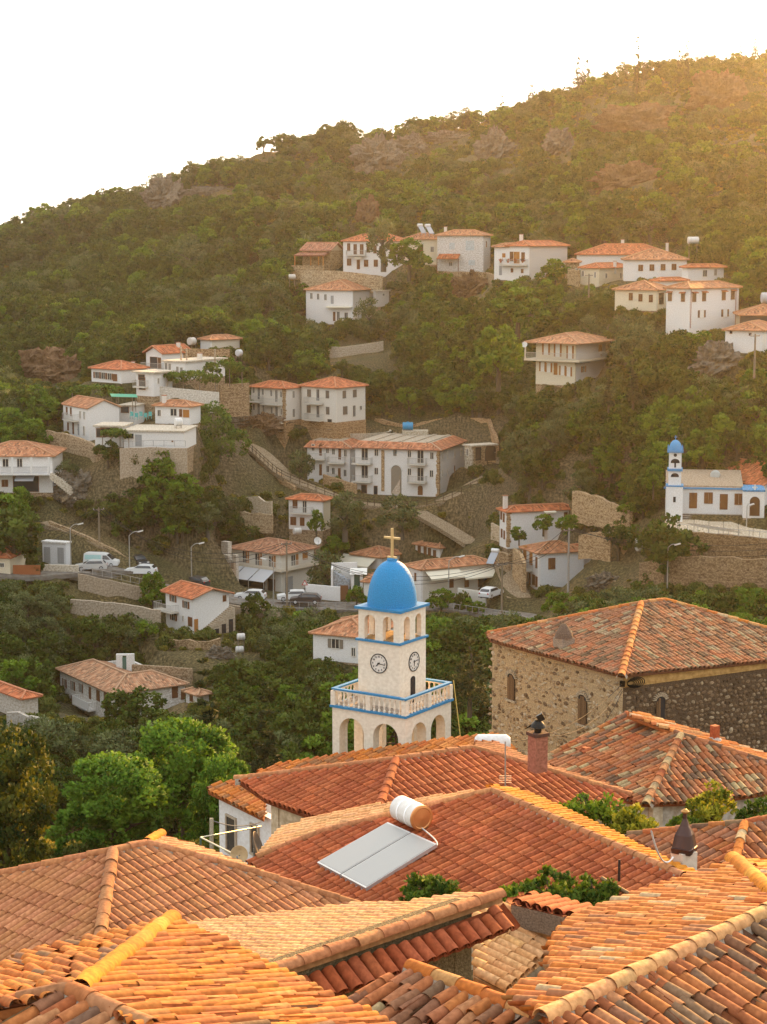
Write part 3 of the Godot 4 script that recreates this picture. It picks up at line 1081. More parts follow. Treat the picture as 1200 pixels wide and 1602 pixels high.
const NEW_TILE := Color(0.56, 0.19, 0.085)
const OLD_TILE := Color(0.52, 0.25, 0.13)
const CREAM := Color(0.74, 0.66, 0.5)
const GREY := Color(0.6, 0.57, 0.53)
var sites := []

func village() -> void:
	var s: Site
	# upper row along the slope
	sites.append(house("house", "long white two-storey house with brown shutters and a central balcony, top terrace", "340 630 377 431 537 0 100",
		"c545.7 386.7 .5 1.4;c555.8 390 .55 1.9;c566 390 .6 1.9;c576 389 .5 1.4;c586.7 390 .55 1.5;c596 391 .5 1.4;c546.3 410 .75 1.25;d560.7 413.7 .65 1.9;c572.8 411.7 .75 1.25;c588 411.7 .7 1.25;c603 412 .7 1.25;c612 391 .5 1.4;B543 573 399 1;A556 567 402 .9 .15", {"b": 8.0, "rc": NEW_TILE}))
	sites.append(house("house", "narrow cream house joined between the long white house and the patched house", "337 690 374 412 632 0 95",
		"c658.8 388 .7 1.2;p676 390 .6 1.0", {"b": 8.0, "wl": CREAM, "rc": OLD_TILE}))
	s = house("house", "tall whitewashed house with pale blue patches and a small red porch roof", "332 756 368 425 684 767 108",
		"p705 413 .6 .7;c760.5 382 .4 1.0;K697 355 368 .5 5", {"mat": "old_plaster", "rc": OLD_TILE})
	sites.append(s)
	for e in [[735.0, 384.0, 1.7, 1.9], [738.0, 411.0, 1.3, 1.0], [707.0, 385.0, 1.1, 1.3]]:
		var fp := face_point(s, e[0], e[1])
		var mb := MB.new()
		mb.col = lin(0.62, 0.70, 0.74)
		mb.slab((fp[0] as Vector3) - (fp[1] as Vector3) * e[2] * 0.5 - Vector3.UP * e[3] * 0.5, (fp[1] as Vector3) * e[2], Vector3.UP * e[3], (fp[2] as Vector3) * 0.02)
		part(s.t, "painted_patch", mb, M.old_plaster)
	porch(s, 687, 720, 397, 1.9, 424)
	sites.append(house("house", "white house with a flowered balcony and orange doors", "300 826.7 384.5 441 793 887 122",
		"c800 401 .55 1.5;C808 403 1.0 1.9;c818 402 .55 1.5;c801 423 .35 .6;c817 424 .35 .6;B785 826 414 1.1;K815.5 367 384 .5 4", {"wr": GREY, "rc": NEW_TILE}))
	balcony_flowers(sites[-1], 786, 824, 411)
	sites.append(house("house", "low white wing with a grey door built onto the house with the flowered balcony", "302 794 386 436 773 810 122",
		"C788 399.5 .5 .6;e783 423 .55 1.7", {"b": 7.0, "rc": OLD_TILE}))
	sites.append(house("house", "long house under a wide red roof with two chimneys, farthest back on the slope", "303 1050 398 424 902 0 97",
		"K974 375 388 .6 5;K1043.6 380 394 .5 4", {"b": 10.0, "rc": NEW_TILE}))
	sites.append(house("house", "cream cottage with two grey windows and a red hipped roof below the wide red roof", "288 936.7 419 448 908 986 128",
		"p948 431.5 .55 .85;p970.8 431 .55 .85;p911.7 428 .4 .8;p931 430 .3 .9;K962 409 424 .4 3", {"wl": CREAM, "wr": CREAM, "rc": NEW_TILE}))
	sites.append(house("house", "low stone house with a tile roof tucked beside the cream cottage", "296 905 410 440 884 0 97",
		"p902 424 .4 .9", {"b": 6.0, "wl": lin(0.45, 0.38, 0.28), "mat": "stone", "rc": OLD_TILE}))
	sites.append(house("house", "plain white house with a row of four small brown windows under an old tile roof", "282 1074 406 438 976 0 96",
		"c1002 419 .65 .9;c1019.5 418.5 .65 .9;c1037 418 .65 .9;c1054 417.6 .65 .9", {"b": 9.0, "rc": OLD_TILE}))
	sites.append(house("house", "small white house with a square red hipped roof and two narrow windows", "272 1076 418 440 1067 1132 160",
		"p1102.5 427.6 .7 1.0;p1119 426 .4 1.0", {"rc": NEW_TILE}))
	sites.append(house("house", "small house of which only the peaked red roof shows between its neighbours", "266 1032 439 452 1021 1074 150", "", {"rc": NEW_TILE}))
	sites.append(house("house", "big white house with terracotta hoods over its brown windows", "255 1077.6 451 523 1041.4 1154.5 138",
		"t1084.7 465 .75 1.25;t1100 464 .75 1.25;t1130.7 462.5 .75 1.25;t1144.8 461.4 .75 1.25;w1097 491 .85 1.1;w1133.5 489.6 .85 1.1;t1047 464 .6 1.2;t1067.4 465 .6 1.2", {"rc": OLD_TILE, "wl": lin(0.82, 0.80, 0.78), "wood": lin(0.27, 0.15, 0.075)}))
	for e in [1079.5, 1149.5]:
		var fp := face_point(sites[-1], e, 452)
		var mb := MB.new()
		mb.col = lin(0.35, 0.15, 0.1)
		var pp: Vector3 = fp[0] + fp[2] * 0.07
		mb.tube(pp, pp + Vector3.DOWN * 5.8, 0.05, 0.05, 6)
		part(sites[-1].t, "downpipe", mb, M.dull)
	sites.append(house("house", "long cream house with three small windows joined to the big house with terracotta hoods", "260 1027 453.5 484 961.7 1041 118",
		"c986.6 464 .5 1.0;c1001.8 465.7 .5 1.0;c1018 467 .5 1.0;D1034 467 2.0 1.6", {"wl": CREAM, "wr": CREAM, "rc": OLD_TILE, "b": 7.0}))
	sites.append(house("house", "edge house with a brown tile roof and a shady porch behind the white shed", "250 1240 493 520 1157 0 96", "D1190 503 6 1.6", {"b": 8.0, "rc": OLD_TILE, "wl": lin(0.6, 0.5, 0.36)}))  # shade of the porch painted as one wide dark pane
	sites.append(house("shed", "white windowless shed with an old tile roof and two tiny vents", "250 1192 517 551 1134 1222 116",
		"D1143 520 .25 .25;D1173 523 .25 .25", {"rc": OLD_TILE, "cat": "shed"}))
	villa()
	sites.append(house("house", "tall white house with four high windows and a lean-to door canopy, above the stone wall", "330 552 454 507 479 596 112",
		"p487.5 463 .45 1.1;p498 464 .45 1.1;p509.5 465 .45 1.1;e520 469 .6 1.6;p541.7 494 .65 1.2;d523 495 .5 1.8;g529.5 495 .5 1.8;A513 552 479 1.0 .1", {"rc": OLD_TILE, "wl": lin(0.8, 0.78, 0.76), "wr": lin(0.62, 0.6, 0.57)}))
	sites.append(house("shed", "little grey annex against the tall white house with four high windows", "333 588 456 478 584 602 150", "p600 461 .4 .4", {"wl": GREY, "wr": GREY, "roof": "flat", "cat": "shed", "b": 3.0}))
	pavilion()
	# left cluster
	sites.append(house("house", "long low white house with four pairs of brown shutters above the vine pergola", "305 190 578 598 143.4 229.7 128",
		"o152.3 586.7 .8 1.0;o161.9 587.8 .8 1.0;o171.6 589 .8 1.0;c180.3 590.6 .8 1.0;K208 566 574 .4 5", {"rc": NEW_TILE}))
	sites.append(house("house", "small square white house with a pyramid roof, topmost of the cluster above the road", "322 329.3 531.4 545 313.7 374.9 140", "", {"wr": lin(0.68, 0.62, 0.52), "rc": OLD_TILE}))
	sites.append(house("house", "white house with a gable over an open balcony beside the flat-roofed house", "312 254 553 584 229 298 130",
		"D241 567 1.6 1.7;d250 568 .7 1.8;B228 256 576 1.2;K279 536 550 .5 4", {"roof": "gr", "tan": 0.5, "rc": NEW_TILE}))
	s = house("house", "flat-roofed white house with bare concrete posts rising from its roof", "303 290.3 567 592 257 352 122",
		"p278 578.7 .4 1.0;p284.3 580 .4 1.0;p260.4 573 .4 1.0;p265.9 574 .4 1.0;K312.7 553 566 .6 5", {"roof": "flat", "over": 0.35})
	sites.append(s)
	for e in [[281.7, 541.0], [290.5, 545.0], [334.8, 546.0]]:
		var mb := MB.new()
		mb.col = lin(0.5, 0.4, 0.3)
		var pp := spot(e[0], e[1], 304.5)
		mb.slab(pp, Vector3(0.25, 0, 0), Vector3(0, 0, -0.25), Vector3.DOWN * 2.6)
		part(s.t, "concrete_post", mb, M.concrete)
	sites.append(house("house", "slim white flat-roofed house with a balcony below the gable house", "298 240.5 584 618 213.4 269.8 126",
		"D223 600 1.2 1.8;p248 596 .3 .8;B214 232 604 1.0;D222 590 1.2 .7", {"roof": "flat", "over": 0.5}))
	sites.append(house("house", "white gabled house with a blank plaster end wall and a little balcony", "290 139 639 687 99.8 187.3 147",
		"c105.6 642.7 .4 1.1;c112 644 .4 1.2;p126.5 649 .4 1.1;p132.7 650 .4 1.1;c107 667 .4 1.1;d115 670 .55 1.8;e123.3 672 .5 1.7;p132 674 .45 1.4;B107 124 655 1.0", {"roof": "gl", "tan": 0.42, "over": 0.2, "rc": OLD_TILE}))
	sites.append(house("house", "flat white annex with a terrace behind the gabled house", "296 211 636 668 187 0 105", "D196 641 1.2 .8", {"roof": "flat", "b": 6.0}))
	s = house("house", "white house with a two-part tile roof and a terrace of turquoise chairs", "285 297 636 662 243 314 112",
		"p249.4 646 .5 .9;p272 645 1.0 1.0;C291.5 647 .9 1.0;c283 646 .35 1.0;K257 619 634 .5 2", {"rc": OLD_TILE})
	sites.append(s)
	sites.append(house("garage", "long flat white garage with a grey door, lowest building of its cluster", "276 288 676 701 194 0 97",
		"e217 689 .95 1.7;p203 682 1.2 .7;D270 690 .1 .1", {"roof": "flat", "b": 8.0, "cat": "garage"}))
	sites.append(house("house", "low open-fronted white porch with a red lean-to roof beside the garage", "279 193 668 697 149 0 97",
		"D172 676 2.6 1.2;D158 677 1.2 1.2", {"roof": "flat", "b": 5.0}))  # dark panes painted for the shade inside the open porch
	left_house()
	sites.append(house("house", "small house at the edge with a red tile roof beside the orange fence", "256 16 872 908 -40 0 100", "p4 884 .5 .5", {"b": 6.0, "wl": CREAM, "rc": NEW_TILE}))
	# middle
	sites.append(house("house", "pale twin house with double balconies and a stone corner, nearer the vine slope", "312 445 607.6 656 393.5 472 126",
		"p397.5 610 .35 .95;g405.4 615.5 .45 1.9;p411.8 613 .35 .95;p425 615 .35 .95;g433 619.5 .45 1.9;p440.4 617 .35 .95;p397.5 636.6 .35 .95;g405 640.6 .45 1.9;p412.5 639 .35 .95;p425.4 642 .35 .95;g433 645 .45 1.9;p440.8 644 .35 .95;p459.3 617 .5 1.1;p459.3 646 .5 1.3;B392 412 627 1.2;B413.5 441 631 1.2;B386 444 657 .8;S420 657;Q1", {"rc": NEW_TILE, "wl": lin(0.78, 0.74, 0.66), "wr": lin(0.7, 0.66, 0.6)}))
	sites.append(house("house", "pale square twin house with grey-brown shutters on a stone ground floor", "310 525.5 606.7 672 472 571.7 131",
		"c484 615 .7 1.1;g497.8 618 .6 1.85;c512.6 617 .6 1.1;c483.3 639.7 .7 1.1;g497.8 644 .6 1.85;c513 642.4 .6 1.1;c538.7 617 .65 1.1;c555 615.5 .75 1.1;c540 642 .9 1.2;g554 643 .6 1.8;p564.3 638 .5 .6;D516 664 .8 1.6;B482.7 507 629.6 1.1;B482.7 507 655.5 1.1;S500 659", {"rc": NEW_TILE, "wl": lin(0.78, 0.74, 0.66), "wr": lin(0.74, 0.7, 0.63), "wood": lin(0.24, 0.2, 0.16)}))
	hotel()
	sites.append(house("house", "small two-storey white house with a red roof, below the long white hotel", "284 505 783 828 452 517 112",
		"c462 788 .65 1.2;g477 793 .6 1.7;c459 815 .8 1.1;c473 816 .6 1.1;B458 490 801 1.0", {"rc": NEW_TILE, "wr": CREAM}))
	sites.append(house("house", "white house with a brown hipped roof and four tall windows in a row", "282 688 857 889 650 755.5 137",
		"c656 858 .5 1.3;c665.3 862.7 .5 1.3;c672 865 .5 1.3;c680 868 .5 1.3", {"rc": OLD_TILE}))
	s = house("house", "white roadside house with cream awnings across its whole front", "262 658.7 890.7 942 636.8 770.7 152",
		"c650 902.7 .35 1.0;d706 910 .7 1.7;d730 909 .7 1.7;D756 908 1.6 1.6;A664 716 893 1.9 .9;A717 771 892 1.9 .9", {"rc": OLD_TILE, "wl": lin(0.8, 0.79, 0.77), "wr": lin(0.7, 0.66, 0.58)})
	sites.append(s)
	sites.append(house("house", "little house with a hipped roof and a cream awning behind the dome", "284 597 872 893 552 632 128",
		"d549 885 .8 1.3;A538 590 866 2.2 1.1;c571 880 .5 .8", {"rc": OLD_TILE}))
	sites.append(house("house", "tiny white house partly hidden by the blue dome", "262 620 911 937 569 0 100", "", {"rc": OLD_TILE, "b": 5.0}))
	angular_building()
	sites.append(house("house", "white house with grey shutters standing behind the bell tower", "208 575 997 1036 506 0 113",
		"o525 1007 .85 1.0;p553 1020 .4 .9", {"b": 8.0, "rc": OLD_TILE, "wood": lin(0.3, 0.26, 0.2), "a": 6.5}))
	restaurant()
	s = house("house", "white house with brown shutters and an outside stair down to the terrace", "250 303 936 993 260 358.7 141",
		"o271.7 936 .75 .95;o291.7 946 .75 .95;o272 965 .75 .95;p287 968 .3 .7;c298 972.5 .85 1.1;F307 979 .6 1.8;c351.7 936 .4 .7;B253 280 950 1.3", {"roof": "gl", "tan": 0.3, "over": 0.5, "rc": NEW_TILE})
	sites.append(s)
	outside_stair(s)
	ruin()
	s = house("house", "white house with a long red tile roof, tall chimney and stone corner, above the lane", "268 794 800.6 856 781.5 902 162",
		"c784 806 .45 1.1;c788 810 .45 1.1;c785 834 .4 1.1;c789 836.7 .4 1.1;d855.9 811 .85 1.2;c884.4 807 .45 .9;K790.5 776 792 .55 1;Q1;A848 866 799 1.0 .1", {"rc": NEW_TILE, "tan": 0.3})
	sites.append(s)
	s = house("house", "white house with orange shutters and a narrow balcony over the lane", "258 842 865.4 926 817 912.8 160",
		"c862.6 881.7 .9 1.4;C820.8 864 .9 1.7;C830.4 873 .8 1.7;c839 880 .45 1.4;d822.7 900 .7 1.6;d829 906 .5 1.6;c835 907 .7 1.3;c839.5 910 .5 1.3;B817 833 886 1.1;K853 829 840 .5 5", {"rc": OLD_TILE, "wl": lin(0.8, 0.79, 0.77), "wr": lin(0.74, 0.76, 0.78)})
	sites.append(s)
	sites.append(house("shed", "low lean-to with a red tile roof behind the house with orange shutters", "262 905 857 885 890 938 150", "", {"rc": NEW_TILE, "b": 8.0, "tan": 0.2, "cat": "shed"}))
	sites.append(house("shed", "flat-roofed rubble stone hut among the terraces below the chapel", "250 975 842 886 952 985 160", "D970 860 .35 .6", {"roof": "flat", "mat": "stone", "wl": lin(0.55, 0.43, 0.3), "rc": lin(0.42, 0.37, 0.3), "cat": "hut"}))
	chapel()
	l_house()
	sites.append(house("house", "cottage with a broken plaster wall and red tile roof at the edge below the oaks", "205 36 1092 1124 -30 60 140", "", {"rc": NEW_TILE, "mat": "old_plaster", "wl": lin(0.6, 0.56, 0.5)}))
	sites.append(house("cabin", "white container cabin with two grey doors standing above the parking place", "264 103.6 851 883 67 111 112",
		"e74.3 868 1.0 2.2;e95.5 869 1.0 2.2", {"roof": "flat", "over": 0.12, "rc": lin(0.75, 0.75, 0.74), "wl": lin(0.74, 0.76, 0.78), "deep": 1.0, "cat": "cabin"}))

func porch(s: Site, x0: float, x1: float, y: float, depth: float, yb: float) -> void:
	var e0 := face_point(s, x0, y)
	var e1 := face_point(s, x1, y)
	var p: Vector3 = e0[0]
	var q: Vector3 = e1[0]
	q.y = p.y
	var nn: Vector3 = e0[2]
	var mb := MB.new()
	mb.col = NEW_TILE
	var dn := nn * depth + Vector3.DOWN * 0.9
	var L := p.distance_to(q)
	mb.quad(p, q, q + dn, p + dn, Vector3.UP, [Vector2(0, 0), Vector2(L, 0), Vector2(L, 2), Vector2(0, 2)])
	mb.quad(p + Vector3.DOWN * 0.15, q + Vector3.DOWN * 0.15, q + dn + Vector3.DOWN * 0.15, p + dn + Vector3.DOWN * 0.15, Vector3.DOWN)
	mb.quad(p + dn, q + dn, q + dn + Vector3.DOWN * 0.15, p + dn + Vector3.DOWN * 0.15, nn)
	var r := part(s.t, "porch_roof", mb, M.far_tiles)
	for e in [p, q]:
		var pm := MB.new()
		pm.col = WOOD
		var foot: Vector3 = (e as Vector3) + dn - nn * 0.15
		pm.slab(foot, Vector3(0.15, 0, 0), Vector3(0, 0, 0.15), Vector3.DOWN * 3.2)
		part(r, "porch_post", pm, M.wood)

func balcony_flowers(s: Site, x0: float, x1: float, y: float) -> void:
	for i in 4:
		var fp := face_point(s, lerpf(x0 + 2, x1 - 2, i / 3.0), y)
		var c: Vector3 = fp[0] + fp[2] * 1.15
		var p := thing("flower_pot", ["red potted geranium by the far end of the flowered balcony", "red potted geranium second along the flowered balcony", "red potted geranium third along the flowered balcony", "red potted geranium at the house corner of the flowered balcony"][i], "flower pot", c, "geraniums on the flowered balcony")
		var mb := MB.new()
		mb.col = lin(0.4, 0.17, 0.09)
		mb.lathe(c, PackedVector2Array([Vector2(0.12, 0), Vector2(0.2, 0.3), Vector2(0.0, 0.28)]), 8)
		part(p, "pot", mb, M.clay)
		var fl := MB.new()
		var r := RandomNumberGenerator.new()
		r.seed = 5 + i
		for k in 60:
			fl.col = lin(0.5, 0.05, 0.05) if r.randf() < 0.5 else lin(0.06, 0.12, 0.03)
			var a := c + Vector3(r.randfn(0, 0.2), 0.45 + r.randfn(0, 0.14), r.randfn(0, 0.2))
			fl.tri(a, a + Vector3(r.randf() * 0.15, r.randf() * 0.15, r.randf() * 0.1), a + Vector3(-r.randf() * 0.15, 0.1, r.randf() * 0.15))
		part(p, "blossom", fl, M.leaf)

func villa() -> void:
	var s := house("villa", "cream villa with ochre shutters and a balcony wrapped round its upper floor", "285 899.5 537 601 838 947 122",
		"W853.8 545 .6 1.9;W872 548 .6 1.9;W891.3 551 .55 1.9;W848.7 573.5 .5 1.4;W858.3 575 .5 1.4;F869 577 .6 1.8;W880 579.5 .5 1.4;W889.5 581.5 .5 1.4;O912.5 577.5 .75 .9;C938 544.5 1.0 .9", {"wl": lin(0.76, 0.68, 0.52), "wr": lin(0.7, 0.68, 0.66), "rc": lin(0.55, 0.28, 0.15), "over": 1.35, "tan": 0.27, "cat": "villa"})
	sites.append(s)
	var fp := face_point(s, 899.4, 566)
	var y: float = (fp[0] as Vector3).y
	var o := Vector3(s.o.x, y, s.o.z)
	var mb := MB.new()
	mb.col = lin(0.7, 0.61, 0.46)
	mb.slab(o - (s.dl + s.dr) * 1.2, s.dl * (s.a + 2.6), s.dr * (s.b + 1.0), Vector3.UP * 0.28)
	var b := part(s.t, "balcony_slab", mb, M.plaster)
	var c0 := o - (s.dl + s.dr) * 1.12 + Vector3.UP * 0.28
	railing(b, "railing", PackedVector3Array([c0 + s.dl * (s.a + 2.4), c0, c0 + s.dr * (s.b + 0.8)]), 0.95, lin(0.5, 0.46, 0.4), 0.18)
	for e in [0.0, 1.0]:
		var pm := MB.new()
		pm.col = lin(0.7, 0.62, 0.48)
		var q := c0 + s.dl * (s.a + 2.3)
		if e > 0.5:
			q = c0 + s.dr * (s.b + 0.7)
		pm.slab(q, s.dl * 0.2, s.dr * 0.2, Vector3.UP * 2.6)
		part(s.t, "pillar", pm, M.plaster)
	var aw := MB.new()
	aw.col = lin(0.75, 0.72, 0.66)
	for e in [[834.0, 851.0], [865.0, 884.0]]:
		pass
	dish("satellite dish beside the upper balcony of the cream villa", spot(820.5, 539, 262), 0.45, hdir(110))

func dish(label: String, c: Vector3, r: float, face: Vector3, col := Color(0.7, 0.69, 0.66)) -> void:
	var t := thing("satellite_dish", label, "satellite dish", c)
	var b := Basis.looking_at(-(face + Vector3.UP * 0.35).normalized()) * Basis(Vector3.RIGHT, PI / 2)
	var mb := MB.new()
	mb.col = col
	mb.lathe(c, PackedVector2Array([Vector2(0.0, -0.3 * r), Vector2(0.5 * r, -0.22 * r), Vector2(r, 0.0), Vector2(0.97 * r, 0.03 * r), Vector2(0.5 * r, -0.19 * r), Vector2(0.0, -0.27 * r)]), 18, b)
	part(t, "reflector", mb, M.paint)
	var m2 := MB.new()
	m2.col = lin(0.3, 0.3, 0.3)
	var tip := c + (b * Vector3(0, 0.8 * r, 0.25 * r))
	m2.tube(c + b * Vector3(0, -0.1 * r, 0.95 * r), tip, 0.03 * r + 0.008, 0.03 * r + 0.008, 5)
	m2.box(tip, Vector3.ONE * 0.18 * r)
	part(t, "feed_arm", m2, M.dull)
	var m3 := MB.new()
	m3.col = lin(0.25, 0.24, 0.22)
	m3.tube(c - b * Vector3(0, 0.3 * r, 0), c - b * Vector3(0, 0.3 * r, 0) + Vector3.DOWN * r * 1.6, 0.025 + 0.02 * r, 0.025 + 0.02 * r, 6)
	part(t, "mast", m3, M.metal)

func pavilion() -> void:
	var s := house("house", "stone house with a brown shed roof over an open wooden porch", "346 516 392 422 473 536.5 112", "", {"mat": "stone", "wl": lin(0.5, 0.4, 0.28), "rc": lin(0.45, 0.21, 0.13), "tan": 0.42, "roof": "gl"})
	sites.append(s)
	var o := s.o + Vector3.UP * (s.h - 0.35)
	var mb := MB.new()
	mb.col = lin(0.36, 0.16, 0.1)
	var p := o + s.nl * 0.1
	var dn := s.nl * 2.8 + Vector3.DOWN * 0.55
	var L := s.a + 0.6
	mb.quad(p, p + s.dl * L, p + s.dl * L + dn, p + dn, Vector3.UP, [Vector2(0, 0), Vector2(L, 0), Vector2(L, 3), Vector2(0, 3)])
	mb.quad(p + dn, p + dn + s.dl * L, p + dn + s.dl * L + Vector3.DOWN * 0.25, p + dn + Vector3.DOWN * 0.25, s.nl)
	mb.quad(p + Vector3.DOWN * 0.25, p + s.dl * L + Vector3.DOWN * 0.25, p + s.dl * L + dn + Vector3.DOWN * 0.25, p + dn + Vector3.DOWN * 0.25, Vector3.DOWN)
	var r := part(s.t, "porch_roof", mb, M.far_tiles)
	for k in 4:
		var pm := MB.new()
		pm.col = OCHRE
		pm.slab(p + dn - s.nl * 0.2 + s.dl * (L - 0.3) * [0.02, 0.18, 0.45, 1.0][k] + Vector3.DOWN * 0.2, s.dl * 0.2, s.nl * 0.2, Vector3.DOWN * 2.6)
		part(r, "porch_post", pm, M.wood)
	var low := MB.new()
	low.col = lin(0.52, 0.42, 0.3)
	low.slab(s.o + s.nl * 2.9, s.dl * (s.a + 1.0), s.nl * 0.3, Vector3.UP * 0.9)
	low.slab(s.o + s.nl * 2.9, s.dl * (s.a + 1.0), s.nl * 0.3, Vector3.DOWN * 2.0)
	part(s.t, "parapet", low, M.stone)

func left_house() -> void:
	var s := house("house", "two-storey white house with a columned veranda and an outside stair at the edge", "277 83 713 768 -40 0 90",
		"p10 724 .8 1.1;p32 724 .7 1.2;c8 756 .8 .9;D41 757 3.6 2.2;A27 56 742 1.7 .6 1", {"b": 9.0, "rc": OLD_TILE, "over": 0.5, "tan": 0.32})
	sites.append(s)
	var y: float = (face_point(s, 50, 738)[0] as Vector3).y
	var o := Vector3(s.o.x, y, s.o.z)
	var mb := MB.new()
	mb.col = lin(0.8, 0.79, 0.77)
	mb.slab(o, s.dl * s.a, s.nl * 2.2, Vector3.DOWN * 0.25)
	var sl := part(s.t, "veranda_floor", mb, M.plaster)
	railing(sl, "railing", PackedVector3Array([o + s.nl * 2.15, o + s.nl * 2.15 + s.dl * s.a]), 0.95, lin(0.3, 0.29, 0.28), 0.15)
	for px in [81.6, 54.5, 25.0, -4.0]:
		var u := along(s.o, s.dl, px)
		var pm := MB.new()
		pm.col = lin(0.8, 0.79, 0.77)
		pm.slab(o + s.dl * (u - 0.1) + s.nl * 1.95, s.dl * 0.28, s.nl * 0.25, Vector3.UP * (s.o.y + s.h - y))
		part(s.t, "column", pm, M.plaster)
	var st := MB.new()
	st.col = lin(0.66, 0.6, 0.5)
	for k in 16:
		st.slab(o + s.nl * 0.9 - s.dl * (0.25 * (k + 1)) - s.nl * 0.12 * k, s.dl * 0.27, s.nl * 1.3, Vector3.DOWN * (0.9 + 0.05 * k))
		o.y -= 0.19
	part(s.t, "stair", st, M.concrete)

func hotel() -> void:
	var s := house("hotel", "long white hotel with balconies, a pent tile roof edge and a tall arched passage", "298 687 704 776 556 726 108",
		"g570.8 710 1.0 1.9;p589 708 .55 1.0;g570.8 738 1.0 1.9;p588.8 737 .55 1.0;D569.7 765 .8 1.2;D587.8 767 .5 1.3;p618 708 .5 1.0;p640.5 710 .5 1.0;g657.8 714 .95 2.0;p675.5 713 .5 1.0;p640.5 738 .5 1.0;g657.8 742 .95 2.0;p675 741 .5 1.0;k657.5 767 .8 1.5;p692 713 .4 1.0;p700 711.7 .4 1.0;p710.8 709.7 .4 1.0;p721 707.5 .4 1.0;p691.7 740.5 .4 1.0;p700 739 .4 1.0;d710.8 738 .4 2.0;p721 735 .4 1.0;B553 583 724 1.1;B553 583 752 1.1;B640 668 725 1.1;B640 668 753 1.1;Q1", {"roof": "none", "cat": "hotel", "wl": lin(0.8, 0.78, 0.75), "wr": lin(0.72, 0.71, 0.7)})
	sites.append(s)
	pent(s)
	# arched passage with its stair: a plate proud of the wall, shade put into its colour
	var fp := face_point(s, 620, 773)
	var c: Vector3 = fp[0]
	var pts := PackedVector3Array([c - s.dl * 0.85])
	for i in 15:
		var a := PI * i / 14
		pts.append(c - s.dl * cos(a) * 0.85 + Vector3.UP * (3.7 + sin(a) * 0.85))
	pts.append(c + s.dl * 0.85)
	var mb := MB.new()
	mb.col = lin(0.3, 0.255, 0.2)
	mb.prism(pts, s.nl * 0.03)
	var arch := part(s.t, "arched_passage", mb, M.plaster)
	var st := MB.new()
	st.col = lin(0.62, 0.52, 0.42)
	for k in 12:
		st.slab(c + s.dl * (0.8 - 0.12 * k) + s.nl * 0.04, -s.dl * 0.12, s.nl * 0.12, Vector3.UP * (0.2 + 0.19 * k))
	part(arch, "stair", st, M.concrete)
	var rim := MB.new()
	rim.col = lin(0.78, 0.76, 0.72)
	for i in 14:
		var a0 := PI * i / 14
		var a1 := PI * (i + 1) / 14
		rim.slab(c - s.dl * cos(a0) * 0.85 + Vector3.UP * (3.7 + sin(a0) * 0.85), s.dl * (cos(a0) - cos(a1)) * 0.85 + Vector3.UP * (sin(a1) - sin(a0)) * 0.85, s.nl * 0.12, (s.dl * -cos(a0) + Vector3.UP * sin(a0)) * 0.16)
	part(arch, "arch_rim", rim, M.plaster)
	for px in [601.5, 688.5]:
		var pm := MB.new()
		pm.col = lin(0.55, 0.42, 0.29)
		var q: Vector3 = face_point(s, px, 704)[0]
		if px < 660:
			pm.slab(q, s.dl * 0.5, s.nl * 0.1, Vector3.DOWN * 6.5)
			part(s.t, "stone_pilaster", pm, M.stone)
	var w := house("hotel_wing", "two-storey white wing of rooms with brown doors stepped back beside the long hotel", "306 547.5 701 755 481 0 106",
		"p490.3 700 .4 1.0;d501.7 704 .45 1.8;p512.7 703.7 .4 1.0;p522 706 .4 1.0;d531.7 710 .45 1.8;p540.5 709 .4 1.0;p490.8 730 .4 1.0;d501.7 735 .45 1.8;p513 733.7 .4 1.0;p521.7 737 .4 1.0;d531 741 .45 1.8;p540 740 .4 1.0;B484 510 717 1.1;B515 541 723 1.1;B513 527 750 .5", {"roof": "none", "b": 9.0, "cat": "hotel wing", "wl": lin(0.8, 0.78, 0.75)})
	sites.append(w)
	pent(w)
	var g := house("tunnel_house", "stone arch and white corner block closing the end of the hotel terrace", "301 738 699 732 726.5 780 150", "p731.5 707.5 .55 1.0;k767 708 2.0 2.6;D748 710 .9 1.9", {"roof": "flat", "mat": "stone", "wl": lin(0.76, 0.75, 0.72), "wr": lin(0.58, 0.47, 0.34), "cat": "building", "b": 4.6, "wood": lin(0.12, 0.085, 0.06)})  # tunnel mouth is a dark arched door panel, shade put into its colour
	sites.append(g)
	# concrete basin behind the wing
	var c0 := spot(560, 676, 318)
	var t := thing("basin", "empty oval concrete basin on the hotel roof terrace", "basin", c0)
	var bm := MB.new()
	bm.col = lin(0.62, 0.56, 0.45)
	bm.lathe(c0 - Vector3.UP * 1.2, PackedVector2Array([Vector2(5.2, 0), Vector2(5.6, 1.5), Vector2(5.3, 1.5), Vector2(4.9, 0.3), Vector2(0, 0.3)]), 28)
	part(t, "basin_wall", bm, M.concrete)
	# blue tank on its plinth
	var b0 := spot(638, 672.5, 312)
	var pl := MB.new()
	pl.col = lin(0.55, 0.5, 0.4)
	pl.box(b0 + Vector3(1.2, -0.5, 0), Vector3(4.2, 0.9, 2.2))
	tag(part(self, "plinth", pl, M.concrete), "concrete plinth that carries the blue water tank", "plinth")
	var k := thing("water_tank", "bright blue ribbed plastic water tank on a plinth above the hotel", "water tank", b0)
	var tm := MB.new()
	tm.col = lin(0.05, 0.30, 0.55)
	for i in 4:
		tm.lathe(b0 + Vector3(-0.85 + i * 0.42, 0.62, 0), PackedVector2Array([Vector2(0.0, 0.0), Vector2(0.55, 0.0), Vector2(0.64, 0.1), Vector2(0.64, 0.34), Vector2(0.55, 0.44), Vector2(0, 0.44)]), 16, Basis(Vector3.BACK, -PI / 2))
	part(k, "tank", tm, M.paint)
	var lid := MB.new()
	lid.col = lin(0.04, 0.22, 0.42)
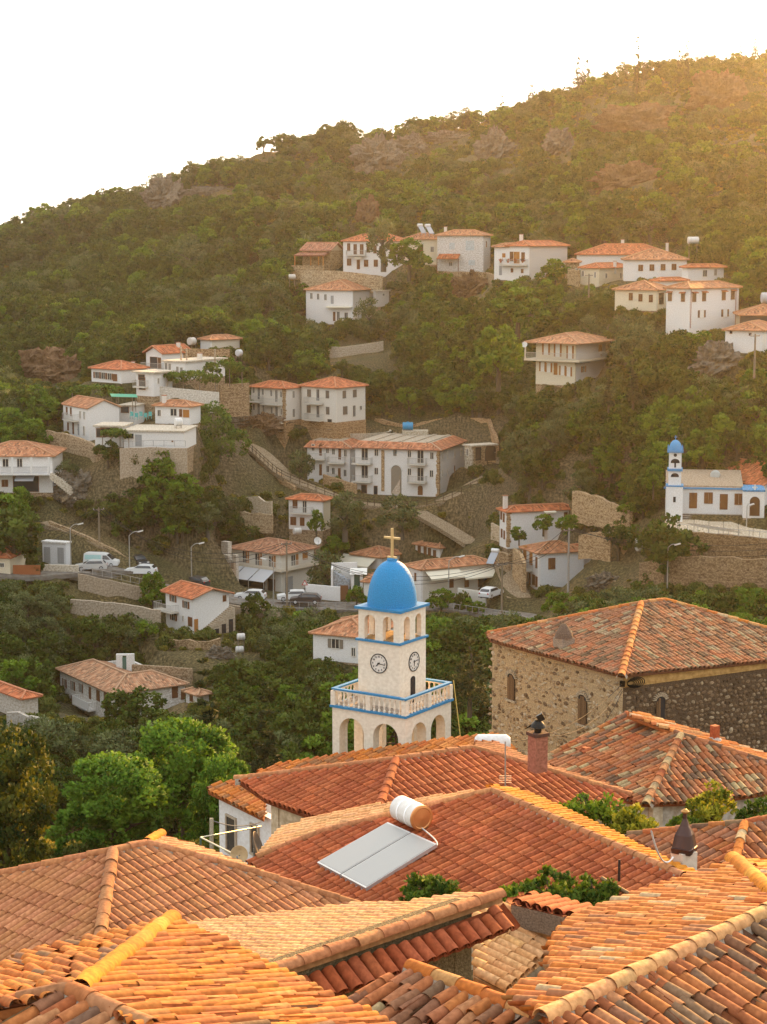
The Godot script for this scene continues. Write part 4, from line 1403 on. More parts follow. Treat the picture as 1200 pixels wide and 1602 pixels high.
	lid.lathe(b0 + Vector3(0, 1.2, 0), PackedVector2Array([Vector2(0.2, 0), Vector2(0.2, 0.14), Vector2(0, 0.16)]), 12)
	part(k, "tank_lid", lid, M.paint)

func pent(s: Site) -> void:
	# pent roof strip along the two visible faces with a flat deck behind it
	var U := Vector3.UP
	var ov := 0.5
	var dp := 2.4
	var ri := 0.85
	var e0 := s.o + U * s.h - (s.dl + s.dr) * ov
	var A := s.a + 2 * ov
	var B := s.b + 2 * ov
	var i0 := e0 + (s.dl + s.dr) * dp + U * ri
	var mb := MB.new()
	mb.col = lin(0.55, 0.235, 0.125)
	var sl := Vector2(dp, ri).length()
	mb.quad(e0, e0 + s.dl * A, e0 + s.dl * (A - 0.4) + s.dr * dp + U * ri, i0, U, [Vector2(0, sl), Vector2(A, sl), Vector2(A, 0), Vector2(dp, 0)])
	mb.quad(e0, e0 + s.dr * B, e0 + s.dr * (B - 0.4) + s.dl * dp + U * ri, i0, U, [Vector2(0, sl), Vector2(B, sl), Vector2(B, 0), Vector2(dp, 0)])
	var r := part(s.t, "roof", mb, M.far_tiles)
	var fc := MB.new()
	fc.col = lin(0.25, 0.12, 0.08)
	fc.slab(e0, s.dl * A, s.dr * 0.1, U * -0.14)
	fc.slab(e0 + s.dr * 0.1, s.dr * (B - 0.1), s.dl * 0.1, U * -0.14)
	part(r, "eave", fc, M.dull)
	var cap := MB.new()
	cap.col = lin(0.6, 0.38, 0.25)
	cap.tube(e0, i0, 0.12, 0.12, 6)
	part(r, "ridge_cap", cap, M.clay)
	var dk := MB.new()
	dk.col = lin(0.5, 0.43, 0.34)
	dk.slab(s.o + U * (s.h + ri - 0.25) + (s.dl + s.dr) * (dp - ov - 0.05), s.dl * (s.a - dp + ov), s.dr * (s.b - dp + ov), U * 0.22)
	for k in 5:
		var q := s.o + U * (s.h + ri - 0.03) + s.dl * (dp + k * (s.a - dp) / 5.0) + s.dr * dp
		dk.slab(q, s.dl * 0.5, s.dr * (s.b - dp), U * 0.12)
	part(s.t, "roof_deck", dk, M.concrete)

func angular_building() -> void:
	var o := spot(528, 913, 266)
	var t := thing("stair_house", "angular white building with a blue-grey stair recess beside the road wall", "building", o)
	var mb := MB.new()
	mb.col = lin(0.8, 0.79, 0.77)
	mb.slab(o + Vector3(-0.9, -1, -3), Vector3(0.25, 0, 0), Vector3(0, 3.0, 0), Vector3(0, 0, 3))
	mb.slab(o + Vector3(-0.9, -1, -3.2), Vector3(3.6, 0, -0.6), Vector3(0, 3.4, 0), Vector3(0, 0, 0.25))
	mb.slab(o + Vector3(1.9, -1, -2.0), Vector3(1.6, 0, 0), Vector3(0, 2.6, 0), Vector3(0, 0, 1.6))
	part(t, "wall", mb, M.plaster)
	var st := MB.new()
	st.col = lin(0.4, 0.45, 0.5)
	for k in 7:
		st.slab(o + Vector3(-0.6 + k * 0.32, -1, -2.7), Vector3(0.32, 0, 0), Vector3(0, 2.4 - k * 0.2, 0), Vector3(0, 0, 1.4))
	part(t, "stair", st, M.concrete)
	var aw := MB.new()
	aw.col = lin(0.72, 0.7, 0.64)
	aw.slab(o + Vector3(1.7, 1.75, -2.4), Vector3(2.4, 0, 0), Vector3(0, -0.5, 2.4), Vector3(0, 0.04, 0))
	part(t, "awning", aw, M.cloth)
	var dr := MB.new()
	dr.col = lin(0.06, 0.12, 0.09)
	dr.slab(o + Vector3(2.3, -0.4, -0.4), Vector3(0.8, 0, 0), Vector3(0, 1.7, 0), Vector3(0, 0, 0.06))
	part(t, "door", dr, M.wood)
	# white road wall with a brown door
	var p := spot(478, 936, 266)
	var q := spot(548, 937, 263)
	var w := thing("road_wall", "plain white wall with a brown wooden door along the road", "wall", p)
	var wm := MB.new()
	wm.col = lin(0.8, 0.79, 0.77)
	wm.slab(p, (q - p) * Vector3(1, 0, 1) * 0.78, Vector3(0, 0, -0.3), Vector3.UP * 2.0)
	part(w, "wall", wm, M.plaster)
	var c := spot(538.7, 927, 263.2)
	window_unit(w, c, Vector3.RIGHT, Vector3.BACK, 1.1, 2.0, "d")

func restaurant() -> void:
	var s := house("restaurant", "roadside house with grey awnings below a balcony with orange and white shutters", "276 440 866.5 928 364 491 127",
		"G384 871 .9 1.7;G403.8 875 .9 1.7;G425 879 .9 1.7;C388 871 .4 1.7;C408 875 .4 1.7;C429.5 879 .4 1.7;G458.8 878 .9 1.8;C465 877 .4 1.8;C477.5 870 1.0 .9;D390 911 6.0 2.0;D425 917 1.2 2.0;e452 915 1.7 2.4", {"rc": lin(0.5, 0.26, 0.16), "over": 0.6, "tan": 0.3, "cat": "restaurant", "wl": lin(0.78, 0.75, 0.68), "wr": lin(0.74, 0.7, 0.62)})  # D items: shaded terrace recess painted as dark panes
	sites.append(s)
	var y: float = (face_point(s, 439.9, 893)[0] as Vector3).y
	var o := Vector3(s.o.x, y, s.o.z) - (s.dl + s.dr) * 1.0
	var mb := MB.new()
	mb.col = lin(0.7, 0.62, 0.5)
	mb.slab(o, s.dl * (s.a + 1.0), s.dr * (s.b + 1.0), Vector3.UP * 0.4)
	var b := part(s.t, "balcony_slab", mb, M.plaster)
	railing(b, "railing", PackedVector3Array([o + s.dl * (s.a + 0.9) + Vector3.UP * 0.4, o + (s.dl + s.dr) * 0.1 + Vector3.UP * 0.4, o + s.dr * (s.b + 0.9) + Vector3.UP * 0.4]), 0.9, lin(0.62, 0.58, 0.5), 0.2)
	for k in 3:
		var u0 := 0.2 + k * s.a * 0.32
		var p := o + s.dl * (1.0 + u0) + s.nl * 0.1 + Vector3.UP * 0.1
		var aw := MB.new()
		aw.col = lin(0.5, 0.5, 0.5)
		aw.slab(p, s.dl * (s.a * 0.30), s.nl * 2.6 + Vector3.DOWN * 1.3, Vector3.UP * 0.04)
		part(s.t, "awning", aw, M.cloth)
	for k in 4:
		var pm := MB.new()
		pm.col = lin(0.5, 0.5, 0.48)
		var q := o + s.dl * (1.2 + k * s.a * 0.31) + s.nl * 2.6 + Vector3.DOWN * 1.2
		pm.tube(q, q + Vector3.DOWN * 3.0, 0.05, 0.05, 6)
		part(s.t, "terrace_post", pm, M.metal)

func outside_stair(s: Site) -> void:
	var st := MB.new()
	st.col = lin(0.5, 0.42, 0.32)
	var n := 18
	for k in n:
		var u := 0.5 + (s.b - 0.3) * k / n
		st.slab(s.o + s.dr * u + s.nr * 0.02 - Vector3.UP * 3.0, s.dr * ((s.b - 0.3) / n), s.nr * 1.1, Vector3.UP * (3.1 + 0.175 * k))
	var r := part(s.t, "stair", st, M.concrete)
	for k in 3:
		var o := MB.new()
		o.col = DARK
		var u := s.b * (0.45 + 0.2 * k)
		o.slab(s.o + s.dr * u + s.nr * 1.10 - Vector3.UP * 0.6, s.dr * 0.7, s.nr * 0.03, Vector3.UP * (1.2 + 0.5 * k))
		part(r, "cellar_opening", o, M.dull)
	var te := MB.new()
	te.col = lin(0.55, 0.46, 0.34)
	te.slab(s.o - s.dr * 0.6 + Vector3.DOWN * 2.5, s.dl * (s.a + 2), s.nl * 2.6, Vector3.UP * 2.5)
	var tt := part(s.t, "terrace", te, M.stone)
	var a := s.o - s.dr * 0.5 + s.nl * 2.5
	railing(tt, "railing", PackedVector3Array([a, a + s.dl * (s.a + 1.8)]), 0.8, lin(0.45, 0.43, 0.4), 0.3)

func ruin() -> void:
	var o := spot(332.5, 916, 271)
	var t := thing("ruin", "roofless ruined stone house with a crumbling plaster front beside the restaurant", "ruin", o)
	var r := RandomNumberGenerator.new()
	r.seed = 12
	var dl := hdir(218)
	var dr := hdir(-52)
	for e in [[o, dl, dr, 7.6, 2.6, lin(0.66, 0.55, 0.42)], [o, dr, dl, 5.0, 2.4, lin(0.5, 0.38, 0.28)], [o + dl * 7.2, dr, dl, 7.0, 2.8, lin(0.6, 0.5, 0.4)], [o + dr * 5.0, dl, dr, 7.6, 3.4, lin(0.66, 0.6, 0.52)]]:
		var mb := MB.new()
		mb.col = e[5]
		var n := 10
		var seg: float = e[3] / n
		for k in n:
			var h: float = e[4] + r.randf_range(-0.9, 0.5)
			mb.slab((e[0] as Vector3) + (e[1] as Vector3) * seg * k - Vector3.UP * 2, (e[1] as Vector3) * seg, (e[2] as Vector3) * 0.5, Vector3.UP * (h + 2))
		part(t, "broken_wall", mb, M.old_plaster)
	for e in [[0.6, 0.5], [2.3, 0.7], [4.2, 0.5]]:
		window_unit(t, o + dl * (e[0] + 0.6) + Vector3.UP * 1.0, dl, hdir(128), e[1], 1.5, "D", lin(0.4, 0.3, 0.2))
	var st := MB.new()
	st.col = lin(0.68, 0.62, 0.54)
	st.slab(o + dl * 2.5 + dr * 6.0, dl * 1.3, dr * 0.8, Vector3.UP * 5.2)
	part(t, "standing_gable", st, M.old_plaster)

func chapel() -> void:
	var s := house("chapel_hall", "long white chapel hall with brown doors and shutters under a flat roof edged in blue", "244 1162 766 803 1041 0 98",
		"d1084 783 1.0 2.0;c1107.8 779 .95 1.3;d1131.8 785 1.0 2.0;c1155 781 .9 1.3", {"roof": "none", "b": 9.0, "cat": "chapel", "wl": lin(0.8, 0.8, 0.8), "wood": lin(0.25, 0.11, 0.045)})
	sites.append(s)
	var U := Vector3.UP
	var rf := MB.new()
	rf.col = lin(0.42, 0.335, 0.245)
	rf.slab(s.o + U * s.h - (s.dl + s.dr) * 0.2, s.dl * (s.a + 0.4), s.dr * 0.6, U * 0.2)
	rf.slab(s.o + U * (s.h + 0.2) + s.dr * 0.4, s.dl * s.a, s.dr * 8.4 + U * 1.1, U * 0.15)
	part(s.t, "roof", rf, M.concrete)
	var bl := MB.new()
	bl.col = lin(0.10, 0.30, 0.55)
	bl.slab(s.o + U * (s.h - 0.02) - (s.dl + s.dr) * 0.26, s.dl * (s.a + 0.52), s.dr * 0.06, U * 0.24)
	part(s.t, "blue_trim", bl, M.paint)
	for k in 5:
		var sm := MB.new()
		sm.col = lin(0.20, 0.17, 0.14)  # risers darker than the treads, so the step lines show
		sm.slab(s.o + s.nl * (0.25 + k * 0.4) - s.dl * 0.2 - U * (0.17 + k * 0.2), s.dl * (s.a + 0.2), s.nl * 0.36, U * -1.4)
		sm.col = lin(0.52, 0.47, 0.41)
		sm.slab(s.o + s.nl * (0.25 + k * 0.4) - s.dl * 0.2 - U * (0.165 + k * 0.2), s.dl * (s.a + 0.2), s.nl * 0.4, U * 0.05)
		part(s.t, "step", sm, M.concrete)
	# portico
	var pc := house("portico", "white chapel portico with an arched brown door and a stone cross on top", "241 1195.5 769.5 808 1162 0 98", "k1180.3 792 1.25 2.45", {"roof": "flat", "b": 5.0, "over": 0.08, "rc": lin(0.10, 0.30, 0.55), "cat": "portico", "wood": lin(0.14, 0.07, 0.03)})
	sites.append(pc)
	var cr := MB.new()
	cr.col = lin(0.8, 0.8, 0.79)
	var c := spot(1181, 771, 240.8)
	cr.box(c + U * 0.55, Vector3(0.14, 1.0, 0.14))
	cr.box(c + U * 0.68, Vector3(0.62, 0.16, 0.13))
	part(pc.t, "cross", cr, M.plaster)
	var g := house("church", "white church gable with a red roof at the edge beside the portico", "246 1192 760 812 1185 1290 150", "", {"roof": "gl", "tan": 0.45, "cat": "church", "rc": NEW_TILE, "b": 9.0, "a": 12.0})
	# bell tower of the chapel
	var o := spot(1054.5, 803, 243)
	var t := thing("bell_tower", "slender white chapel bell tower with a light blue dome and blue bands", "bell tower", o)
	var x := hdir(8)
	var z := hdir(98)
	var lvl := func(py: float) -> float: return height_at(o.x, o.z, py) - o.y
	var stage := func(name_: String, y0: float, y1: float, half: float, col: Color, mat: String) -> MeshInstance3D:
		var mb := MB.new()
		mb.col = col
		mb.slab(o - x * half - z * half + U * y0, x * 2 * half, z * 2 * half, U * (y1 - y0))
		return part(t, name_, mb, M[mat])
	var W := lin(0.82, 0.82, 0.82)
	var BL := lin(0.10, 0.30, 0.55)
	stage.call("lower_stage", -2.0, lvl.call(760), 1.05, W, "plaster")
	stage.call("blue_band", lvl.call(760), lvl.call(758), 1.1, BL, "paint")
	var b2: MeshInstance3D = stage.call("middle_stage", lvl.call(758), lvl.call(736), 0.78, W, "plaster")
	stage.call("blue_band", lvl.call(736), lvl.call(732), 0.95, BL, "paint")
	var b3: MeshInstance3D = stage.call("upper_stage", lvl.call(732), lvl.call(707), 0.78, W, "plaster")
	stage.call("blue_band", lvl.call(707), lvl.call(703.5), 1.0, BL, "paint")
	var dm := MB.new()
	dm.col = lin(0.10, 0.32, 0.58)
	var prof := PackedVector2Array()
	var hy: float = lvl.call(688.0) - lvl.call(703.5)
	for i in 9:
		var a := PI * 0.5 * i / 8
		prof.append(Vector2(0.82 * cos(a), hy * sin(a)))
	dm.lathe(o + U * lvl.call(703.5), prof, 20)
	part(t, "dome", dm, M.paint)
	var cm := MB.new()
	cm.col = BL
	var ct: Vector3 = o + U * (lvl.call(688.0) as float)
	cm.box(ct + U * 0.25, Vector3(0.09, 0.6, 0.09))
	cm.box(ct + U * 0.32, Vector3(0.34, 0.09, 0.09))
	part(t, "cross", cm, M.paint)
	for k in 4:
		var f := MB.new()
		f.col = BL
		f.lathe(o + x * (0.88 if k % 2 else -0.88) + z * (0.88 if k < 2 else -0.88) + U * lvl.call(703.5), PackedVector2Array([Vector2(0.1, 0), Vector2(0.1, 0.3), Vector2(0.0, 0.6)]), 8)
		part(t, "finial", f, M.paint)
	var hole := func(par: Node, y: float, w: float, h: float, round_top: bool) -> void:
		var mb := MB.new()
		mb.col = DARK
		var cc := o + z * (0.78 + 0.004) + U * y
		var pts := PackedVector3Array()
		if round_top:
			pts = PackedVector3Array([cc - x * w / 2 - U * h / 2])
			for i in 11:
				var a := PI * i / 10
				pts.append(cc - x * cos(a) * w / 2 + U * (h / 2 - w / 2 * 0.8 + sin(a) * w / 2 * 0.8))
			pts.append(cc + x * w / 2 - U * h / 2)
		else:
			for i in 16:
				pts.append(cc + x * cos(TAU * i / 16) * w / 2 + U * sin(TAU * i / 16) * h / 2)
		mb.prism(pts, z * 0.02)
		part(par, "opening", mb, M.dull)
	hole.call(b3, lvl.call(711), 0.42, 0.42, false)
	hole.call(b3, lvl.call(720), 1.1, 0.55, true)
	hole.call(b3, lvl.call(726), 0.22, 0.7, true)
	hole.call(b2, lvl.call(742), 1.0, 0.5, true)
	var ar := MB.new()
	ar.col = DARK
	ar.slab(o + z * 1.05 - x * 0.16 + U * lvl.call(784), x * 0.32, z * 0.02, U * 0.7)
	part(t, "slit_window", ar, M.dull)

func l_house() -> void:
	var s := house("house", "long whitewashed house bent round a corner, with pale-framed brown shutters and a white balcony", "225 178.5 1083 1136 95 290 147",
		"o102 1068.8 .55 1.1;o115 1072.8 .55 1.1;o127.7 1076.5 .5 1.1;d141.7 1084 .6 1.5;c154.5 1088 .75 1.15;c166 1091.5 .65 1.2;o115.3 1096 .55 1.1;c194.6 1093.8 .95 1.1;c215.9 1091 .9 1.15;d274.2 1083 .8 1.4;d287 1086 .6 1.3;c168 1112 .8 1.0", {"mat": "old_plaster", "rc": lin(0.5, 0.29, 0.17), "roof": "none", "wl": lin(0.85, 0.83, 0.79), "wr": lin(0.8, 0.78, 0.74)})
	sites.append(s)
	# two roofs meeting at the bend
	var U := Vector3.UP
	var e := s.o + U * s.h
	var ov := 0.4
	var dp := 6.4
	var c := lin(0.5, 0.29, 0.17)
	var k := dp * 0.5 * 0.36
	var mid := e + (s.dl + s.dr) * (dp * 0.5) + U * k
	var out := e - (s.dl + s.dr) * ov - U * ov * 0.36
	var inn := e + (s.dl + s.dr) * (dp + ov) - U * ov * 0.36
	for side in 2:
		var d := s.dl if side == 0 else s.dr
		var q := s.dr if side == 0 else s.dl
		var len := (s.a if side == 0 else s.b) + ov
		var mb := MB.new()
		mb.col = c
		var far := e + d * len - U * ov * 0.36
		var rend := e + d * (len - dp * 0.5) + q * dp * 0.5 + U * k
		var sl := dp * 0.58
		mb.quad(out, far - q * ov, rend, mid, U, [Vector2(0, sl), Vector2(len, sl), Vector2(len - 3, 0), Vector2(3, 0)])
		mb.quad(inn, far + q * (dp + ov), rend, mid, U, [Vector2(0, sl), Vector2(len, sl), Vector2(len - 3, 0), Vector2(3, 0)])
		mb.quad(far - q * ov, far + q * (dp + ov), rend, rend, U, [Vector2(0, sl), Vector2(dp, sl), Vector2(dp / 2, 0), Vector2(dp / 2, 0)])
		var rf := part(s.t, "roof", mb, M.far_tiles)
		var fm := MB.new()
		fm.col = c * 0.7
		fm.slab(out, far - q * ov - out, q * 0.1, U * -0.12)
		part(rf, "eave", fm, M.clay)
		for ln in [[mid, rend], [mid, out], [rend, far - q * ov]]:
			if side == 1 and ln[1] == out:
				continue
			var cap := MB.new()
			cap.col = c.lerp(lin(0.6, 0.45, 0.32), 0.3)
			cap.tube(ln[0] + U * 0.03, ln[1] + U * 0.03, 0.13, 0.13, 6)
			part(rf, "ridge_cap", cap, M.clay)
	# balcony with pale balusters
	var e0 := face_point(s, 125, 1098)
	var e1 := face_point(s, 150, 1102)
	var p: Vector3 = e0[0]
	var w: Vector3 = (e1[0] as Vector3) - p
	w.y = 0
	var bm := MB.new()
	bm.col = lin(0.8, 0.78, 0.74)
	bm.slab(p, w, s.nl * 1.0, U * -0.16)
	var b := part(s.t, "balcony", bm, M.plaster)
	railing(b, "balustrade", PackedVector3Array([p, p + s.nl * 0.95, p + w + s.nl * 0.95, p + w]), 0.95, lin(0.8, 0.78, 0.74), 0.2, 0.05)
	sites.append(house("house", "small lean-to room at the far end of the bent whitewashed house", "222 311 1087 1102 291 327 140", "c299.6 1090.5 .5 .9", {"mat": "old_plaster", "rc": lin(0.5, 0.29, 0.17), "tan": 0.4}))
	# gate with a green door in the yard behind
	var g := spot(196, 1046, 236)
	var t := thing("gate_house", "white gateway with a green double door in the yard above the bent house", "gate", g)
	var gm := MB.new()
	gm.col = lin(0.78, 0.77, 0.74)
	gm.slab(g + Vector3(-1.1, -0.6, 0), Vector3(0.75, 0, 0), Vector3(0, 2.2, 0), Vector3(0, 0, -0.4))
	gm.slab(g + Vector3(0.15, -0.6, 0), Vector3(0.95, 0, -0.1), Vector3(0, 2.2, 0), Vector3(0, 0, -0.4))
	gm.slab(g + Vector3(-1.1, 1.6, 0.01), Vector3(2.2, 0, -0.1), Vector3(0, 0.2, 0), Vector3(0, 0, -0.4))
	part(t, "wall", gm, M.plaster)
	window_unit(t, g + Vector3(-0.1, 0.45, -0.1), Vector3.RIGHT, Vector3.BACK, 0.6, 1.9, "d", lin(0.12, 0.22, 0.18))

# ---------- the bell tower and the stone house ----------
func arched_wall(mb: MB, o: Vector3, d: Vector3, w: float, y0: float, y1: float, thick: Vector3, arches: Array) -> void:
	var U := Vector3.UP
	var pts := PackedVector3Array([o + U * y0])
	for a in arches:
		var r: float = (a[1] - a[0]) * 0.5
		pts.append(o + d * a[0] + U * y0)
		for i in 13:
			var t := PI * i / 12
			pts.append(o + d * (a[0] + r - cos(t) * r) + U * (a[2] + sin(t) * r))
		pts.append(o + d * a[1] + U * y0)
	pts.append(o + d * w + U * y0)
	pts.append(o + d * w + U * y1)
	pts.append(o + U * y1)
	mb.prism(pts, thick)

func clock(t: Node3D, c: Vector3, nn: Vector3, r: float, hour: float, minute: float) -> void:
	var x := Vector3.UP.cross(nn).normalized()
	var b := Basis(x, nn, -Vector3.UP)
	if b.determinant() < 0:
		b = Basis(-x, nn, -Vector3.UP)
	var mb := MB.new()
	mb.col = lin(0.74, 0.71, 0.66)
	mb.lathe(c, PackedVector2Array([Vector2(r, 0), Vector2(r, 0.012), Vector2(0, 0.014)]), 32, b)
	var face := part(t, "clock_face", mb, M.paint)
	var rm := MB.new()
	rm.col = lin(0.03, 0.03, 0.03)
	rm.lathe(c, PackedVector2Array([Vector2(r * 1.05, 0), Vector2(r * 1.05, 0.025), Vector2(r * 0.95, 0.025), Vector2(r * 0.95, 0.0)]), 32, b)
	part(face, "rim", rm, M.dull)
	for k in 12:
		var tm := TextMesh.new()
		tm.text = str(k + 1)
		var fo := SystemFont.new()
		fo.font_names = PackedStringArray(["Droid Sans"])
		fo.font_weight = 700
		tm.font = fo
		tm.font_size = 32
		tm.pixel_size = r * 0.26 / 32.0
		tm.depth = 0.008
		tm.material = M.ink
		var a := TAU * (k + 1) / 12.0
		part_mesh(face, "numeral", tm, Transform3D(Basis(x, Vector3.UP, nn), c + nn * 0.02 + x * sin(a) * r * 0.74 + Vector3.UP * cos(a) * r * 0.74))
	for e in [[hour, 0.5, 0.07], [minute, 0.8, 0.05]]:
		var a: float = TAU * e[0]
		var dir := x * sin(a) + Vector3.UP * cos(a)
		var sd := dir.cross(nn)
		var h := MB.new()
		h.col = lin(0.02, 0.02, 0.02)
		h.prism(PackedVector3Array([c + nn * 0.026 - dir * r * 0.16 - sd * r * e[2], c + nn * 0.026 - dir * r * 0.16 + sd * r * e[2], c + nn * 0.026 + dir * r * e[1] + sd * r * e[2] * 0.5, c + nn * 0.026 + dir * r * e[1] - sd * r * e[2] * 0.5]), nn * 0.008)
		part(face, "clock_hand", h, M.dull)

func bell_tower() -> void:
	var mid := spot(613.5, 1010, 76.0)
	var e1 := hdir(123)
	var e2 := hdir(33)
	var U := Vector3.UP
	var lv := func(half: float, py: float) -> float:
		var c: Vector3 = mid + (e1 + e2) * half
		return height_at(c.x, c.z, py)
	var base := Vector3(mid.x, lv.call(1.7, 1200.0) - 3.0, mid.z)
	var t := thing("bell_tower", "cream bell tower with a large blue dome, two clock faces and a gilded cross", "bell tower", base)
	var C := lin(0.85, 0.77, 0.65)
	var BL := lin(0.045, 0.235, 0.47)
	var at := func(h1: float, h2: float, y: float) -> Vector3: return Vector3(mid.x, y, mid.z) + e1 * h1 + e2 * h2
	# open base of arches
	var y1: float = lv.call(1.74, 1124.5)
	var y0: float = base.y
	var hb := 1.71
	var th := 0.42
	var spring: float = y1 - 0.34 - 0.58
	var holes := [[0.33, 1.49, spring], [1.93, 3.09, spring]]
	for k in 4:
		var n: Vector3 = [e1, e2, -e1, -e2][k]
		var d: Vector3 = [e2, -e1, -e2, e1][k]
		var o := Vector3(mid.x, 0, mid.z) + n * hb - d * hb
		var mb := MB.new()
		mb.col = C
		var w := hb * 2
		if k % 2 == 1:
			o += d * th
			w -= th * 2
			arched_wall(mb, o, d, w, y0, y1, -n * th, [[holes[0][0] - th + 0.12, holes[0][1] - th + 0.05, spring], [holes[1][0] - th - 0.05, holes[1][1] - th - 0.12, spring]])
		else:
			arched_wall(mb, o, d, w, y0, y1, -n * th, holes)
		part(t, "arcade_wall", mb, M.plaster)
	var slabm := MB.new()
	slabm.col = BL
	var yl: float = lv.call(1.78, 1121.5)
	slabm.box(Vector3(mid.x, (y1 + yl) * 0.5 + 0.002, mid.z), Vector3(3.58, yl - y1, 3.58), Basis(e1, U, e2))
	part(t, "blue_ledge", slabm, M.tower_blue)
	var fl := MB.new()
	fl.col = lin(0.4, 0.34, 0.28)
	fl.box(Vector3(mid.x, yl + 0.01, mid.z), Vector3(3.3, 0.03, 3.3), Basis(e1, U, e2))
	part(t, "balcony_floor", fl, M.concrete)
	# balustrade
	var yr: float = lv.call(1.68, 1093.0)
	var hr := 1.66
	var prof := PackedVector2Array([Vector2(0.05, 0), Vector2(0.05, 0.08), Vector2(0.028, 0.12), Vector2(0.055, 0.28), Vector2(0.03, 0.42), Vector2(0.028, 0.5), Vector2(0.048, 0.56), Vector2(0.048, 0.62)])
	var bm := MB.new()
	bm.col = C
	bm.lathe(Vector3.ZERO, prof, 9)
	var bal := bm.mesh()
	bal.surface_set_material(0, M.plaster)
	var sc := (yr - 0.1 - yl - 0.02) / 0.62
	for k in 4:
		var n: Vector3 = [e1, e2, -e1, -e2][k]
		var d: Vector3 = [e2, -e1, -e2, e1][k]
		var o := Vector3(mid.x, yl, mid.z) + n * hr
		var rm := MB.new()
		rm.col = BL
		var inset := 0.0 if k % 2 == 0 else 0.16
		rm.slab(o - d * (hr + 0.08 - inset) + U * (yr - yl - 0.07) - n * 0.08, d * (hr * 2 + 0.16 - inset * 2), n * 0.16, U * 0.07)
		var rail := part(t, "handrail", rm, M.tower_blue)
		var r2 := MB.new()
		r2.col = C
		r2.slab(o - d * (hr - 0.09) + U * (yr - yl - 0.12) - n * 0.06, d * (hr * 2 - 0.18), n * 0.12, U * 0.05)
		part(rail, "rail_bed", r2, M.plaster)
		for j in 15:
			if j == 0 or j == 7:
				var pm := MB.new()
				pm.col = C
				var q := o - d * hr + d * (hr * 2 * j / 14.0)
				pm.box(q + U * ((yr - yl - 0.11) * 0.5 + 0.002), Vector3(0.2, yr - yl - 0.12, 0.2), Basis(e1, U, e2))
				part(t, "baluster_post", pm, M.plaster)
			elif j < 14:
				var q := o - d * hr + d * (hr * 2 * j / 14.0)
				part_mesh(t, "baluster", bal, Transform3D(Basis.from_scale(Vector3(1, sc, 1)), q))
	# clock block
	var hc := 0.97
	var yc0: float = lv.call(1.02, 1010.5)
	var yc1: float = lv.call(1.02, 1007.3)
	var cm := MB.new()
	cm.col = C
	cm.box(Vector3(mid.x, (yl + yc0) * 0.5, mid.z), Vector3(hc * 2, yc0 - yl, hc * 2), Basis(e1, U, e2))
	var blk := part(t, "clock_block", cm, M.plaster)
	var lm := MB.new()
	lm.col = BL
	lm.box(Vector3(mid.x, (yc0 + yc1) * 0.5, mid.z), Vector3(2.1, yc1 - yc0, 2.1), Basis(e1, U, e2))
	part(t, "blue_ledge", lm, M.tower_blue)
	for e in [[e1, e2, 592.9, 1038.0, 7.55 / 12.0, 0.27], [e2, -e1, 647.6, 1035.0, 6.05 / 12.0, 0.23]]:
		var n: Vector3 = e[0]
		var d: Vector3 = e[1]
		var o := Vector3(mid.x, 0, mid.z) + n * (hc + 0.002)
		o.y = yc0
		var c := o + d * along(o, d, e[2])
		c.y = height_at(c.x, c.z, e[3])
		clock(t, c, n, 0.375, e[4], e[5])
	var od := Vector3(mid.x, yc0, mid.z) + e2 * (hc + 0.003)
	var oc := od + e1 * along(od, e1, 646.0)
	oc.y = height_at(oc.x, oc.z, 1072)
	var dm := MB.new()
	dm.col = DARK
	var pts := PackedVector3Array([oc - e1 * 0.17 - U * 0.7])
	for i in 11:
		pts.append(oc - e1 * cos(PI * i / 10) * 0.17 + U * (0.25 + sin(PI * i / 10) * 0.12))
	pts.append(oc + e1 * 0.17 - U * 0.7)
	dm.prism(pts, e2 * 0.012)
	part(blk, "doorway", dm, M.dull)
	# belfry
	var yb0 := yc1
	var yb1: float = lv.call(1.0, 960.0)
	var hf := 0.96
	var bt := 0.22
	var wq := hf * 2
	var sp := yb0 + (yb1 - yb0) * 0.62
	for k in 4:
		var n: Vector3 = [e1, e2, -e1, -e2][k]
		var d: Vector3 = [e2, -e1, -e2, e1][k]
		var o := Vector3(mid.x, 0, mid.z) + n * hf - d * hf
		var w := wq
		var x0 := 0.27
		var hs := [[0.28, 0.78, sp], [1.14, 1.64, sp]]
		if k % 2 == 1:
			o += d * bt
			w -= bt * 2
			hs = [[0.1, 0.54, sp], [0.94, 1.38, sp]]
		var mb := MB.new()
		mb.col = C
		arched_wall(mb, o, d, w, yb0, yb1, -n * bt, hs)
		part(t, "belfry_wall", mb, M.plaster)
	var bf := MB.new()
	bf.col = lin(0.42, 0.27, 0.12)
	bf.box(Vector3(mid.x, yb0 + 0.012, mid.z), Vector3(wq - 0.1, 0.02, wq - 0.1), Basis(e1, U, e2))
	part(t, "belfry_floor", bf, M.concrete)
	var yd: float = lv.call(1.05, 956.5)
	var dl := MB.new()
	dl.col = BL
	dl.box(Vector3(mid.x, (yb1 + yd) * 0.5, mid.z), Vector3(2.16, yd - yb1, 2.16), Basis(e1, U, e2))
	part(t, "blue_ledge", dl, M.tower_blue)
	# dome
	var top := height_at(mid.x, mid.z, 876.0)
	var hd := top - yd
	var pf := PackedVector2Array()
	for i in 15:
		var a := PI * 0.5 * i / 14
		pf.append(Vector2(0.985 * pow(cos(a), 0.92) if i < 14 else 0.0, hd * sin(a)))
	var dmesh := MB.new()
	dmesh.lathe(Vector3(mid.x, yd, mid.z), pf, 40)
	var dome := part(t, "dome", dmesh, M.dome_blue)
	var nk := MB.new()
